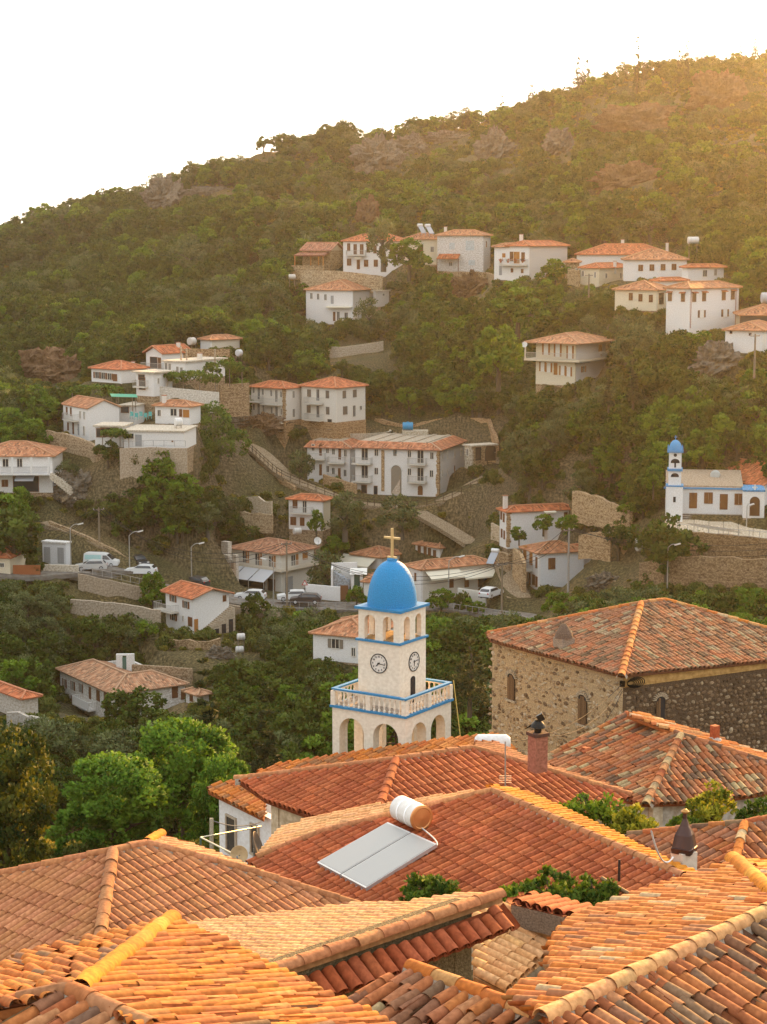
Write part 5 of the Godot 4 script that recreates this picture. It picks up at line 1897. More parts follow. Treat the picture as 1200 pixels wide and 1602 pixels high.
	nk.lathe(Vector3(mid.x, top - 0.1, mid.z), PackedVector2Array([Vector2(0.3, 0), Vector2(0.21, 0.06), Vector2(0.2, 0.16), Vector2(0.0, 0.18)]), 20)
	part(dome, "dome_neck", nk, M.dome_blue)
	var cy := top + 0.06
	var cr := MB.new()
	cr.box(Vector3(mid.x, cy + 0.62, mid.z), Vector3(0.085, 1.16, 0.085), Basis(e1, U, e2))
	cr.box(Vector3(mid.x, cy + 0.82, mid.z), Vector3(0.08, 0.08, 0.74), Basis(hdir(-55), U, hdir(35)))
	cr.box(Vector3(mid.x, cy + 0.05, mid.z), Vector3(0.08, 0.06, 0.44), Basis(hdir(-55), U, hdir(35)))
	part(t, "cross", cr, M.gilt)
	# iron stair inside the arcade
	var st := MB.new()
	st.col = lin(0.05, 0.035, 0.03)
	var s0: Vector3 = at.call(0.7, -1.0, y0 + 1.5)
	var s1: Vector3 = at.call(-0.5, 0.6, y1)
	st.tube(s0, s1, 0.03, 0.03, 5)
	st.tube(s0 + e2 * 0.45, s1 + e2 * 0.45, 0.03, 0.03, 5)
	for i in 14:
		var q := s0.lerp(s1, i / 13.0)
		st.slab(q, e2 * 0.45, e1 * 0.16, U * 0.02)
	st.tube(at.call(0.2, 0.3, y0), at.call(0.2, 0.3, y1), 0.04, 0.04, 6)
	st.tube(at.call(0.6, -0.7, y0), at.call(0.6, -0.7, y1), 0.03, 0.03, 6)
	part(t, "iron_stair", st, M.dull)
	var cb := thing("cable", "thin yellow cable slanting down from the tower balustrade to the church roof", "cable", at.call(-1.5, 1.7, yr))
	var wm := MB.new()
	wm.col = lin(0.5, 0.36, 0.1)
	wm.tube(spot(709.5, 1064, 76.5), spot(720.5, 1155, 75.5), 0.018, 0.018, 5)
	part(cb, "strand", wm, M.dull)

func stone_house() -> void:
	var s := slope(1003, 945, 82.0, 150, 16)
	var s2 := beside(s, 1003, 945, 972, 1057, 16, 71)
	var U := Vector3.UP
	var a := on(s, 766, 1000)
	var c := on(s, 971, 1057)
	c = (c + on(s2, 971, 1057)) * 0.5
	var dl := (a - c) * Vector3(1, 0, 1)
	var wl := dl.length()
	dl = dl.normalized()
	var dr := (on(s2, 1240, 1030) - c) * Vector3(1, 0, 1)
	var wr := dr.length() + 2.0
	dr = dr.normalized()
	var nl := dr.cross(U).normalized()
	var n1 := U.cross(dl).normalized()
	if n1.dot(Vector3.BACK) < 0:
		n1 = -n1
	var n2 := dr.cross(U).normalized()
	if n2.dot(Vector3.BACK) < 0:
		n2 = -n2
	var o := c - n1 * 0.28 - n2 * 0.2
	o.y = c.y - 0.1
	var drop := 7.5
	var t := thing("stone_house", "tall old rubble stone house with a weathered multicoloured hipped tile roof", "stone house", Vector3(o.x, o.y - drop, o.z))
	var rows := roof_face(t, s, "1003 945 972 1057 765 1001 762 991", 0.215, 0.38, "old", 1.2, 201)
	rows += roof_face(t, s2, "1003 945 1040 940 1250 999 1250 1029 972 1057", 0.215, 0.38, "old", 1.2, 202)
	lay_tiles(rows, 203)
	ridges(t, s, "1003 945 972 1059", "orange", 204, 0.16, 0.45)
	ridges(t, s2, "1040 940 1003 945", "orange", 205, 0.13, 0.45)
	ridges(t, s, "1003 945 765 992", "orange", 207, 0.13, 0.45)
	ridges(t, s2, "1040 940 1250 999", "orange", 206, 0.13, 0.45)
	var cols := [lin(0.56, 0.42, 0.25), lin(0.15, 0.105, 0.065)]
	var stones := []
	var r := RandomNumberGenerator.new()
	r.seed = 71
	var shapes := []
	for k in 10:
		var mb := MB.new()
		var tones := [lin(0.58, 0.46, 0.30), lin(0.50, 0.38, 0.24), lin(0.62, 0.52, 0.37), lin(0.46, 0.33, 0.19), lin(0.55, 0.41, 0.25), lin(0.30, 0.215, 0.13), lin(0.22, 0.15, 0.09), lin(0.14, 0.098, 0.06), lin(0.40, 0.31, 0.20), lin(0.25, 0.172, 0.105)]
		mb.col = tones[k]
		# flat irregular cobble: outer ring and a raised inner ring
		var ring := []
		for i in 7:
			var q := TAU * (i + r.randf_range(-0.25, 0.25)) / 7
			ring.append(Vector3(cos(q) * r.randf_range(0.4, 0.55), sin(q) * r.randf_range(0.35, 0.5), 0))
		for i in 7:
			var p: Vector3 = ring[i]
			var q: Vector3 = ring[(i + 1) % 7]
			var pi_: Vector3 = p * 0.72 + Vector3(0, 0, r.randf_range(0.15, 0.22))
			var qi: Vector3 = q * 0.72 + Vector3(0, 0, 0.18)
			mb.quad(p, q, qi, pi_, p + Vector3(0, 0, 0.3))
			mb.tri(pi_, qi, Vector3(0, 0, 0.22), Vector3(0, 0, 1))
		var m := mb.mesh()
		m.surface_set_material(0, M.rubble)
		shapes.append(m)
	for k in 2:
		var d: Vector3 = dl if k == 0 else dr
		var n: Vector3 = n1 if k == 0 else n2
		var w: float = wl if k == 0 else wr
		var mb := MB.new()
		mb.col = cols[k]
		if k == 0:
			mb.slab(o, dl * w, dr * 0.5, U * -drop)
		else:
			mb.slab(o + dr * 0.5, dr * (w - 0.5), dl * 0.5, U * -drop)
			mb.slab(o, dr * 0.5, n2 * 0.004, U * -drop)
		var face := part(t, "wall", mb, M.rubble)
		if k == 1:
			var bm := MB.new()
			bm.col = lin(0.56, 0.36, 0.14)
			bm.slab(o + n2 * 0.02, dr * w, n2 * 0.03, U * -0.45)
			part(face, "plaster_band", bm, M.old_plaster)
		var y := 0.35
		while y < 6.6:
			var x := r.randf_range(0.0, 0.3)
			while x < w:
				var sx := r.randf_range(0.14, 0.36) * (1.0 if k == 0 else 0.8)
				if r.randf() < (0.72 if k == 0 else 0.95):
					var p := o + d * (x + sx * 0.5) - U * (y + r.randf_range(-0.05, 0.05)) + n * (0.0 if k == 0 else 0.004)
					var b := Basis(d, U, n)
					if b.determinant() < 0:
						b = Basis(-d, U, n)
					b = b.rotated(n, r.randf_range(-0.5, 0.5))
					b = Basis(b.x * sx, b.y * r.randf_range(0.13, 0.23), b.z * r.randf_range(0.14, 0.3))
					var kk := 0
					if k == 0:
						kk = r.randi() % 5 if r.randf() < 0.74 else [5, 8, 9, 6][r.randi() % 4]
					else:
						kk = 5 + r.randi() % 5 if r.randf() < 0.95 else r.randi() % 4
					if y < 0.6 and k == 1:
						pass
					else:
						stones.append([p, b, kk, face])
				x += sx * r.randf_range(1.0, 1.35)
			y += r.randf_range(0.15, 0.21)
	var shown := 0
	var rest := {}
	for e in stones:
		var q := sheet(e[0])
		if shown < 300 and q.x < 1200 and q.y < 1160 and (hash(e[0]) % 100) < 16:
			part_mesh(e[3], "stone", shapes[e[2]], Transform3D(e[1], e[0]))
			shown += 1
		else:
			var key := [e[3], e[2]]
			if not rest.has(key):
				rest[key] = []
			rest[key].append(Transform3D(e[1], e[0]))
	for key in rest:
		multi(key[0], "stonework", shapes[key[1]], rest[key], [])
	for e in [[802.0, 1074.0, 0.5, 1.15, 0], [914.0, 1110.0, 0.55, 1.25, 0], [1033.0, 1110.0, 0.44, 1.1, 1]]:
		var d: Vector3 = dl if e[4] == 0 else dr
		var n: Vector3 = n1 if e[4] == 0 else n2
		var cc := o + d * along(o, d, e[0])
		cc.y = height_at(cc.x, cc.z, e[1])
		var fm := MB.new()
		fm.col = lin(0.58, 0.48, 0.34)
		for i in 11:
			var q0 := PI * (i + 0.1) / 11
			var q1 := PI * (i + 0.9) / 11
			var rr: float = e[2] * 0.5
			var top: Vector3 = cc + U * (e[3] * 0.5 - rr * 0.7)
			fm.slab(top - d * cos(q0) * rr + U * sin(q0) * rr * 0.7, d * (cos(q0) - cos(q1)) * rr + U * (sin(q1) - sin(q0)) * rr * 0.7, n * 0.1, (-d * cos(q0) + U * sin(q0)) * 0.16)
		fm.slab(cc - d * (e[2] * 0.5 + 0.1) - U * (e[3] * 0.5 + 0.08), d * (e[2] + 0.2), n * 0.14, U * 0.08)
		var wn := part(t, "window", fm, M.rubble)
		var pm := MB.new()
		pm.col = DARK
		var pts := PackedVector3Array([cc - d * e[2] * 0.5 - U * e[3] * 0.5 + n * 0.05])
		for i in 9:
			pts.append(cc + n * 0.05 - d * cos(PI * i / 8) * e[2] * 0.5 + U * (e[3] * 0.5 - e[2] * 0.35 + sin(PI * i / 8) * e[2] * 0.35))
		pts.append(cc + d * e[2] * 0.5 - U * e[3] * 0.5 + n * 0.05)
		pm.prism(pts, n * 0.012)
		part(wn, "opening", pm, M.dull)
		for k in 4:
			var sm := MB.new()
			sm.col = [lin(0.17, 0.10, 0.05), lin(0.22, 0.13, 0.065)][k % 2]
			if e[4] == 1 and k > 1:
				continue
			sm.slab(cc - d * e[2] * 0.48 + d * (e[2] * 0.245 * k) - U * e[3] * 0.49 + n * 0.066, d * e[2] * 0.23, n * 0.02, U * e[3] * (0.82 if k in [0, 3] else 0.93))
			part(wn, "shutter_board", sm, M.wood)
	# cone-capped chimney on its roof
	var cp := on(s, 882, 1012)
	var ch := MB.new()
	ch.col = lin(0.42, 0.34, 0.26)
	ch.box(cp + U * 0.1, Vector3(0.62, 0.6, 0.62), Basis(dl, U, dr))
	var chn := part(t, "chimney", ch, M.rubble)
	var cm := MB.new()
	cm.col = lin(0.20, 0.14, 0.10)
	cm.lathe(cp + U * 0.4, PackedVector2Array([Vector2(0.4, 0), Vector2(0.34, 0.2), Vector2(0.18, 0.45), Vector2(0.08, 0.58), Vector2(0, 0.6)]), 9)
	part(chn, "cone_cap", cm, M.rubble)
	# tangle of cables at the corner and lines to the chimneys
	var kn := o + n1 * 0.15 + n2 * 0.15 - U * 0.25
	var tg := thing("cable_bundle", "black tangle of cables hung at the corner of the stone house", "cables", kn)
	var km := MB.new()
	km.col = DARK
	for k in 6:
		var rad := 0.17 + 0.05 * k
		var cc := kn + dr * (0.35 + 0.05 * k) + n2 * 0.08
		for i in 14:
			var q0 := TAU * i / 14
			var q1 := TAU * (i + 1) / 14
			km.tube(cc + dr * cos(q0) * rad + U * sin(q0) * rad * 0.5, cc + dr * cos(q1) * rad + U * sin(q1) * rad * 0.5, 0.018, 0.018, 4, false)
	km.box(kn, Vector3(0.2, 0.22, 0.14))
	part(tg, "coil", km, M.rubber)
	wire("black wire from the stone house corner down to the red chimney", kn, spot(800, 1160, 61), 0.5, 0.014)
	wire("lower black wire from the stone house corner past the red chimney", kn - U * 0.2, spot(858, 1152, 60), 0.5, 0.012)
	wire("short black wire running down the front wall of the stone house", kn - U * 0.3, spot(945, 1130, 74.5), 0.1, 0.012)

func wire(label: String, p: Vector3, q: Vector3, sag: float, r := 0.02, col := DARK) -> void:
	var t := thing("wire", label, "wire", (p + q) * 0.5)
	var mb := MB.new()
	mb.col = col
	var n := 12
	for i in n:
		var a := float(i) / n
		var b := float(i + 1) / n
		mb.tube(p.lerp(q, a) - Vector3.UP * sag * 4 * a * (1 - a), p.lerp(q, b) - Vector3.UP * sag * 4 * b * (1 - b), r, r, 4, false)
	part(t, "strand", mb, M.dull)

func roof_things() -> void:
	var U := Vector3.UP
	# solar water heater on the big red roof
	var s := slope(770, 1240, 48.0, 149, 16)
	var up_s := Slope.new()
	up_s.n = (s.n + s.ed * 0.03).normalized()
	up_s.o = s.o + s.n * 0.3
	up_s.ea = s.ea
	up_s.ed = s.ed
	var pl := on(up_s, 496, 1349)
	var pt := on(up_s, 606.6, 1286)
	var pr := on(up_s, 683, 1320)
	var pb := on(up_s, 572, 1389)
	var t := thing("solar_water_heater", "solar water heater of two grey collector panels and a white tank", "solar heater", (pl + pr) * 0.5)
	for k in 2:
		var a := pl if k == 0 else pl.lerp(pb, 0.5)
		var b := pt if k == 0 else pt.lerp(pr, 0.5)
		var c := pt.lerp(pr, 0.48) if k == 0 else pr
		var d := pl.lerp(pb, 0.48) if k == 0 else pb
		var mb := MB.new()
		mb.col = lin(0.55, 0.54, 0.52)
		mb.prism(PackedVector3Array([a, b, c, d]), -s.n * 0.09)
		var p := part(t, "collector_frame", mb, M.metal)
		var g := MB.new()
		g.col = lin(0.27, 0.26, 0.245)
		var m := (a + b + c + d) * 0.25
		g.prism(PackedVector3Array([a.lerp(m, 0.05), b.lerp(m, 0.05), c.lerp(m, 0.05), d.lerp(m, 0.05)]), s.n * 0.008)
		part(p, "collector_glass", g, M.panel_glass)
	for e in [[pl, pb], [pl.lerp(pt, 0.85), pb.lerp(pr, 0.85)]]:
		var mb := MB.new()
		mb.col = lin(0.3, 0.3, 0.3)
		var a: Vector3 = e[0]
		var b: Vector3 = e[1]
		mb.tube(a - s.n * 0.12, b - s.n * 0.12, 0.03, 0.03, 6)
		part(t, "support_rail", mb, M.metal)
	var c0 := spot(625, 1263, (pt - EYE).dot(fw) + 0.25)
	var ax := (on(up_s, 680, 1287) - on(up_s, 625, 1262)).normalized()
	ax = s.ea if s.ea.dot(ax) > 0 else -s.ea
	var ln := 1.05
	var bas := Basis(ax.cross(U).normalized(), ax, ax.cross(U).normalized().cross(ax))
	var tm := MB.new()
	tm.col = lin(0.78, 0.76, 0.72)
	tm.lathe(c0, PackedVector2Array([Vector2(0, 0), Vector2(0.28, 0.0), Vector2(0.31, 0.04), Vector2(0.31, ln - 0.03)]), 28, bas)
	var tank := part(t, "tank", tm, M.paint)
	var en := MB.new()
	en.col = lin(0.62, 0.28, 0.1)  # warm orange metal disc
	en.lathe(c0, PackedVector2Array([Vector2(0.315, ln - 0.05), Vector2(0.315, ln), Vector2(0.26, ln + 0.015), Vector2(0.24, ln), Vector2(0.0, ln + 0.03)]), 28, bas)
	part(tank, "end_cap", en, M.warm_metal)
	for k in 2:
		var sm := MB.new()
		sm.lathe(c0, PackedVector2Array([Vector2(0.314, 0.33 + 0.36 * k), Vector2(0.318, 0.34 + 0.36 * k), Vector2(0.318, 0.37 + 0.36 * k), Vector2(0.314, 0.38 + 0.36 * k)]), 28, bas)
		sm.col = lin(0.6, 0.55, 0.45)
		part(tank, "band", sm, M.dull)
	for k in 3:
		var lg := MB.new()
		lg.col = lin(0.2, 0.19, 0.18)
		var q := c0 + ax * (0.12 + 0.4 * k)
		lg.tube(q - U * 0.22, q - U * 0.75 + hdir(149) * 0.05, 0.03, 0.03, 6)
		part(t, "leg", lg, M.metal)
	var hm := MB.new()
	hm.col = lin(0.6, 0.6, 0.58)
	var h0 := c0 + ax * ln - U * 0.25
	var h1 := pr - s.n * 0.05
	for i in 10:
		var a := i / 10.0
		var b := (i + 1) / 10.0
		hm.tube(h0.lerp(h1, a) + ax * sin(a * PI) * 0.25, h0.lerp(h1, b) + ax * sin(b * PI) * 0.25, 0.018, 0.018, 5, false)
	part(t, "hose", hm, M.dull)
	# chimney with the pointed cowl
	var q := spot(1069.5, 1368, 43.2)
	t = thing("chimney", "short white chimney with a pointed dark metal cowl at the roof corner", "chimney", q)
	var b45 := Basis(hdir(150), U, hdir(60))
	var mb := MB.new()
	mb.col = lin(0.68, 0.6, 0.5)
	mb.box(q + U * 0.1, Vector3(0.42, 0.9, 0.42), b45)
	part(t, "shaft", mb, M.plaster)
	var bs := MB.new()
	bs.col = lin(0.28, 0.17, 0.14)
	bs.lathe(q - U * 0.05, PackedVector2Array([Vector2(0.46, -0.3), Vector2(0.42, 0.0), Vector2(0.3, 0.1), Vector2(0.2, 0.12)]), 8)
	part(t, "flashing", bs, M.dull)
	var cw := MB.new()
	cw.col = lin(0.085, 0.05, 0.04)
	cw.lathe(q + U * 0.52, PackedVector2Array([Vector2(0.31, 0), Vector2(0.33, 0.12), Vector2(0.30, 0.14), Vector2(0.24, 0.42), Vector2(0.12, 0.62), Vector2(0.055, 0.78), Vector2(0.05, 0.92)]), 4, Basis(U, deg_to_rad(15)))
	part(t, "cowl", cw, M.metal)
	var tp := MB.new()
	tp.col = lin(0.4, 0.2, 0.06)
	tp.lathe(q + U * 1.42, PackedVector2Array([Vector2(0.05, 0), Vector2(0.1, 0.05), Vector2(0.04, 0.1), Vector2(0, 0.12)]), 8)
	part(t, "finial", tp, M.warm_metal)
	# red chimney with a turning cowl
	q = spot(841, 1196, 56.5)
	t = thing("chimney", "red brick chimney with a black turning cowl in front of the stone house", "chimney", q)
	mb = MB.new()
	mb.col = lin(0.42, 0.17, 0.11)
	mb.box(q + U * 0.35, Vector3(0.42, 1.1, 0.42), b45)
	part(t, "shaft", mb, M.clay)
	mb = MB.new()
	mb.col = lin(0.12, 0.06, 0.045)
	mb.box(q + U * 0.93, Vector3(0.5, 0.1, 0.5), b45)
	part(t, "crown", mb, M.clay)
	cw = MB.new()
	cw.col = lin(0.03, 0.025, 0.02)
	cw.lathe(q + U * 0.98, PackedVector2Array([Vector2(0.11, 0), Vector2(0.11, 0.12), Vector2(0.24, 0.16), Vector2(0.18, 0.26), Vector2(0.1, 0.34)]), 12)
	cw.box(q + U * 1.42 + Vector3(0.07, 0, 0), Vector3(0.2, 0.2, 0.12), Basis(Vector3.BACK, 0.5))
	cw.tri(q + U * 1.16 + Vector3(-0.1, 0, 0), q + U * 1.36, q + U * 1.12 + Vector3(-0.42, -0.06, 0))
	part(t, "cowl", cw, M.metal)
	# vents on the weathered roof
	for e in [[917.0, 1192.0, 66.8, "stubby terracotta vent in a mortar collar on the weathered roof's left slope"], [1118.0, 1158.0, 66.3, "small square brick vent against the dark wall of the stone house"]]:
		var v := spot(e[0], e[1], e[2])
		t = thing("roof_vent", e[3], "roof vent", v)
		mb = MB.new()
		mb.col = lin(0.55, 0.5, 0.45)
		mb.lathe(v - U * 0.2, PackedVector2Array([Vector2(0.34, 0), Vector2(0.24, 0.25), Vector2(0.12, 0.32)]), 9)
		part(t, "mortar_collar", mb, M.mortar)
		mb = MB.new()
		mb.col = lin(0.42, 0.12, 0.05)
		mb.box(v + U * 0.25, Vector3(0.24, 0.55, 0.24), b45)
		part(t, "pipe", mb, M.clay)
	# antenna pole, plank, iron rod, hose
	t = thing("antenna", "thin grey antenna pole standing on the red roof ridge", "antenna", spot(790.5, 1228, 50))
	mb = MB.new()
	mb.col = lin(0.28, 0.25, 0.22)
	mb.tube(spot(790.5, 1232, 50), spot(790.5, 1160, 50), 0.022, 0.018, 6)
	part(t, "mast", mb, M.metal)
	mb = MB.new()
	mb.col = lin(0.5, 0.35, 0.28)
	for k in 4:
		mb.tube(spot(781, 1214 + k * 3.5, 50), spot(800, 1214 + k * 3.5, 50.2), 0.012, 0.012, 4)
	part(t, "element", mb, M.metal)
	t = thing("plank", "weathered wooden plank propped at the lower edge of the big red roof", "plank", spot(965, 1392, 41.5))
	mb = MB.new()
	mb.col = lin(0.3, 0.19, 0.1)
	mb.tube(spot(941, 1374, 41.8), spot(1001, 1408, 41.2), 0.055, 0.055, 5)
	part(t, "board", mb, M.wood)
	t = thing("iron_rod", "dark iron rod standing behind the weathered plank", "rod", spot(967, 1400, 42))
	mb = MB.new()
	mb.col = lin(0.05, 0.035, 0.03)
	mb.tube(spot(968, 1402, 42), spot(969, 1345, 42), 0.035, 0.03, 6)
	part(t, "rod", mb, M.metal)
	wire("white hose looping across the dark tile roof to the pointed chimney", spot(1019, 1300, 41), spot(1053, 1341, 42.6), 0.35, 0.022, lin(0.7, 0.66, 0.62))
	# white horizontal tank behind the red hipped roof
	var c := spot(742, 1163, 63)
	t = thing("water_tank", "white horizontal water tank behind the red roof beside the tower", "water tank", c)
	mb = MB.new()
	mb.col = lin(0.7, 0.7, 0.69)
	mb.lathe(c, PackedVector2Array([Vector2(0, 0), Vector2(0.2, 0.02), Vector2(0.3, 0.12), Vector2(0.3, 1.05), Vector2(0.2, 1.18), Vector2(0, 1.2)]), 20, Basis(Vector3.BACK, -PI / 2))
	part(t, "tank", mb, M.paint)
	# dishes and the tubular frame by the small white house
	dish("translucent rusty satellite dish lying at the edge of the left roof", spot(374, 1337, 50), 0.24, hdir(100), lin(0.62, 0.44, 0.24))
	dish("dark satellite dish seen edge-on at the corner of the big red roof", spot(405, 1325, 49.2), 0.42, hdir(4), lin(0.16, 0.12, 0.09))
	t = thing("pipe_frame", "pale tubular frame with two posts in front of the small white house", "frame", spot(331, 1330, 56))
	mb = MB.new()
	mb.col = lin(0.5, 0.45, 0.33)
	mb.tube(spot(331, 1350, 56), spot(331, 1280, 56), 0.06, 0.06, 7)
	part(t, "post", mb, M.wood)
	mb = MB.new()
	mb.col = lin(0.1, 0.16, 0.12)
	mb.tube(spot(314, 1345, 55), spot(314, 1310, 55), 0.035, 0.035, 6)
	part(t, "post", mb, M.metal)
	mb = MB.new()
	mb.col = lin(0.55, 0.52, 0.4)
	mb.tube(spot(314, 1310, 55), spot(408, 1293, 58), 0.025, 0.025, 5)
	mb.tube(spot(314, 1310, 55), spot(365, 1336, 52), 0.025, 0.025, 5)
	part(t, "rail", mb, M.metal)
	wire("grey wire slung past the small white house to the cream wall", spot(331, 1283, 56), spot(408, 1286, 58), 0.15, 0.014, lin(0.2, 0.2, 0.2))

# ---------- ground ----------
var ctrl_x := PackedFloat32Array()
var ctrl_z := PackedFloat32Array()
var ctrl_y := PackedFloat32Array()
var grid_x := PackedFloat32Array()
var grid_z := PackedFloat32Array()
var grid_y := PackedFloat32Array()
var hills := FastNoiseLite.new()

func know(p: Vector3) -> void:
	ctrl_x.append(p.x)
	ctrl_z.append(p.z)
	ctrl_y.append(p.y)

# a smooth surface through the known heights: sum of w * distance, with a little give
var rbf := PackedFloat64Array()

func settle() -> void:
	var n := ctrl_x.size()
	var w := n + 2
	var a := []
	for i in n + 1:
		var row := PackedFloat64Array()
		row.resize(w)
		for j in n:
			if i < n:
				row[j] = Vector2(ctrl_x[i] - ctrl_x[j], ctrl_z[i] - ctrl_z[j]).length() if i != j else -5.0
			else:
				row[j] = 1.0
		row[n] = 1.0 if i < n else 0.0
		row[n + 1] = ctrl_y[i] if i < n else 0.0
		a.append(row)
	for k in n + 1:
		var best := k
		for i in range(k + 1, n + 1):
			if absf(a[i][k]) > absf(a[best][k]):
				best = i
		var t: PackedFloat64Array = a[k]
		a[k] = a[best]
		a[best] = t
		var pk: PackedFloat64Array = a[k]
		for i in range(k + 1, n + 1):
			var r: PackedFloat64Array = a[i]
			var f := r[k] / pk[k]
			if f == 0.0:
				continue
			for j in range(k, w):
				r[j] -= f * pk[j]
			a[i] = r
	rbf.resize(n + 1)
	for k in range(n, -1, -1):
		var s: float = a[k][n + 1]
		for j in range(k + 1, n + 1):
			s -= a[k][j] * rbf[j]
		rbf[k] = s / a[k][k]

func interp(x: float, z: float) -> float:
	var n := ctrl_x.size()
	var s := rbf[n]
	for i in n:
		var dx := ctrl_x[i] - x
		var dz := ctrl_z[i] - z
		s += rbf[i] * sqrt(dx * dx + dz * dz)
	return s

func ground(x: float, z: float) -> float:
	var n := grid_x.size()
	var i := clampi(grid_x.bsearch(x) - 1, 0, n - 2)
	var j := clampi(grid_z.bsearch(z) - 1, 0, grid_z.size() - 2)
	var u := clampf((x - grid_x[i]) / (grid_x[i + 1] - grid_x[i]), 0, 1)
	var v := clampf((z - grid_z[j]) / (grid_z[j + 1] - grid_z[j]), 0, 1)
	return lerpf(lerpf(grid_y[j * n + i], grid_y[j * n + i + 1], u), lerpf(grid_y[(j + 1) * n + i], grid_y[(j + 1) * n + i + 1], u), v)

# where the sight line through a sheet reading first meets the ground beyond a depth
func land(px: float, py: float, d0 := 90.0) -> Vector3:
	var d := d0
	var p := spot(px, py, d)
	while d < 700.0:
		p = spot(px, py, d)
		if p.y < ground(p.x, p.z):
			return Vector3(p.x, ground(p.x, p.z), p.z)
		d += 1.5
	return p

func terrain() -> void:
	for s in sites:
		var base := (s as Site).o
		know(base)
		know(base + s.dl * s.a * 0.5)
		if s.a > 8.0:
			know(base + s.dl * s.a)
		if s.b < 14.0:
			know(base + s.dr * s.b * 0.7)
	for e in ["-15 42 -20", "0 42 -25", "15 43 -25", "0 39 -45", "-15 38 -45", "20 39 -50", "0 37 -62", "14 36 -78", "26 36 -84", "0 35 -78", "-40 33 -60", "-30 27 -90", "40 38 -50", "60 36 -80", "-15 2 -155", "0 2 -160", "20 3 -160", "-35 3 -155", "-55 5 -150", "40 5 -170", "60 8 -175", "0 21 -112", "20 22 -118", "40 25 -120", "-30 22 -115", "-70 36 -40", "70 45 -10", "-60 45 0", "0 45 10", "0 46 30", "-200 30 -60", "200 40 -60", "-250 40 0", "250 45 0"]:
		var f := nums(e)
		know(Vector3(f[0], f[1], f[2]))
	for e in ["250 1340 112", "60 1330 112", "450 1190 205", "30 1215 190", "300 1185 205", "450 1095 225", "740 1150 190", "740 1040 232", "450 985 256", "600 985 252", "850 990 228", "1000 950 230", "1150 966 222", "1100 914 234", "1000 912 240", "950 905 245", "1100 830 241", "1195 838 239", "1050 815 243", "20 1000 240", "100 960 247", "230 960 250", "120 925 254", "60 905 254",
		"20 640 320", "60 610 345", "80 560 360", "-60 700 295", "0 480 430", "100 470 430", "230 420 440", "0 520 486", "100 432 490", "250 312 505", "400 252 520", "500 222 530", "600 186 530", "700 172 515", "800 158 492", "900 143 472", "1000 138 455", "1100 132 438", "1200 122 425",
		"600 310 440", "800 285 395", "1000 262 365", "1150 262 345", "900 345 325", "1100 372 292", "700 345 385", "450 340 435", "350 365 430", "230 500 385", "400 460 385", "350 508 345", "440 565 335", "610 500 328", "700 470 322", "700 580 300", "655 650 298", "750 690 288", "850 680 276", "950 670 268", "1050 615 272", "1160 590 268", "1000 735 254", "900 760 264", "780 815 268", "850 785 266",
		"170 893 264", "225 905 262", "290 918 264", "380 940 266", "480 946 262", "560 948 261", "700 948 259", "790 960 250", "860 978 238", "160 855 268", "80 818 272", "355 690 309", "400 708 305", "450 748 299", "500 768 297", "560 790 295", "640 795 293", "690 785 293", "740 760 295", "775 742 301", "620 692 311", "700 704 309", "650 805 280", "720 850 276", "250 760 282", "300 800 279", "400 800 284", "100 760 279", "180 715 281", "280 710 276", "330 700 292", "350 600 306", "460 560 322", "520 536 326", "560 570 318", "230 1000 238", "330 1010 236", "250 1050 232"]:
		var f := nums(e)
		know(spot(f[0], f[1], f[2]))
	for w in wall_list():
		var f := nums(w[2])
		for k in range(0, f.size(), 4):
			var p := spot(f[k], f[k + 1], f[k + 3])
			know(p + Vector3(0, -f[k + 2], 1.5))
			know(p + Vector3(0, -0.3, -2.5))
	for r in roads:
		for k in range(0, r.pts.size(), 3):
			know(r.pts[k] - Vector3.UP * 0.3)
	# the land goes on beside and behind what is seen
	for e in ["-320 45 -330", "-350 36 -480", "-260 20 -260", "-230 12 -180", "330 80 -330", "340 95 -430", "260 60 -240", "230 40 -170", "-420 30 -560", "420 110 -560", "160 20 -150", "120 18 -130", "-130 14 -170", "100 20 -200", "150 55 -245", "170 85 -330"]:
		var f := nums(e)
		know(Vector3(f[0], f[1], f[2]))
	settle()
	var x := -900.0
	while x <= 900.0:
		grid_x.append(x)
		x += 4.0 if absf(x) < 150.0 else (10.0 if absf(x) < 320.0 else 60.0)
	var z := -1300.0
	while z <= 160.0:
		grid_z.append(z)
		z += 4.0 if z > -420.0 and z < -60.0 else (7.0 if z > -600.0 and z < 40.0 else 50.0)
	hills.noise_type = FastNoiseLite.TYPE_SIMPLEX_SMOOTH
	hills.frequency = 0.02
	hills.fractal_octaves = 5
	hills.seed = 8
	var mb := MB.new()
	var nx := grid_x.size()
	for j in grid_z.size():
		for i in nx:
			var gx := grid_x[i]
			var gz := grid_z[j]
			var y := interp(gx, gz)
			var wild := clampf((-gz - 330.0) / 90.0, 0.0, 1.0)
			y += hills.get_noise_2d(gx, gz) * (0.8 + 5.0 * wild)
			if gz < -560.0:
				y -= (-560.0 - gz) * 0.3
			if absf(gx) > 330.0:
				y -= (absf(gx) - 330.0) * 0.08
			grid_y.append(y)
	# keep the ground under the floors and roads
	for s in sites:
		var st := s as Site
		for j in grid_z.size():
			if absf(grid_z[j] - st.o.z) > 30.0:
				continue
			for i in nx:
				if absf(grid_x[i] - st.o.x) > 30.0:
					continue
				var q := Vector3(grid_x[i], 0, grid_z[j]) - st.o
				var u := q.dot(st.dl)
				var v := q.dot(st.dr)
				var id := j * nx + i
				if u > -1.5 and u < st.a + 1.0 and v > -1.5 and v < st.b + 0.5:
					grid_y[id] = st.o.y - 0.2
				elif u > -7.0 and u < st.a + 5.0 and v > -7.0 and v < st.b * 0.5:
					grid_y[id] = minf(grid_y[id], st.o.y + 0.8)
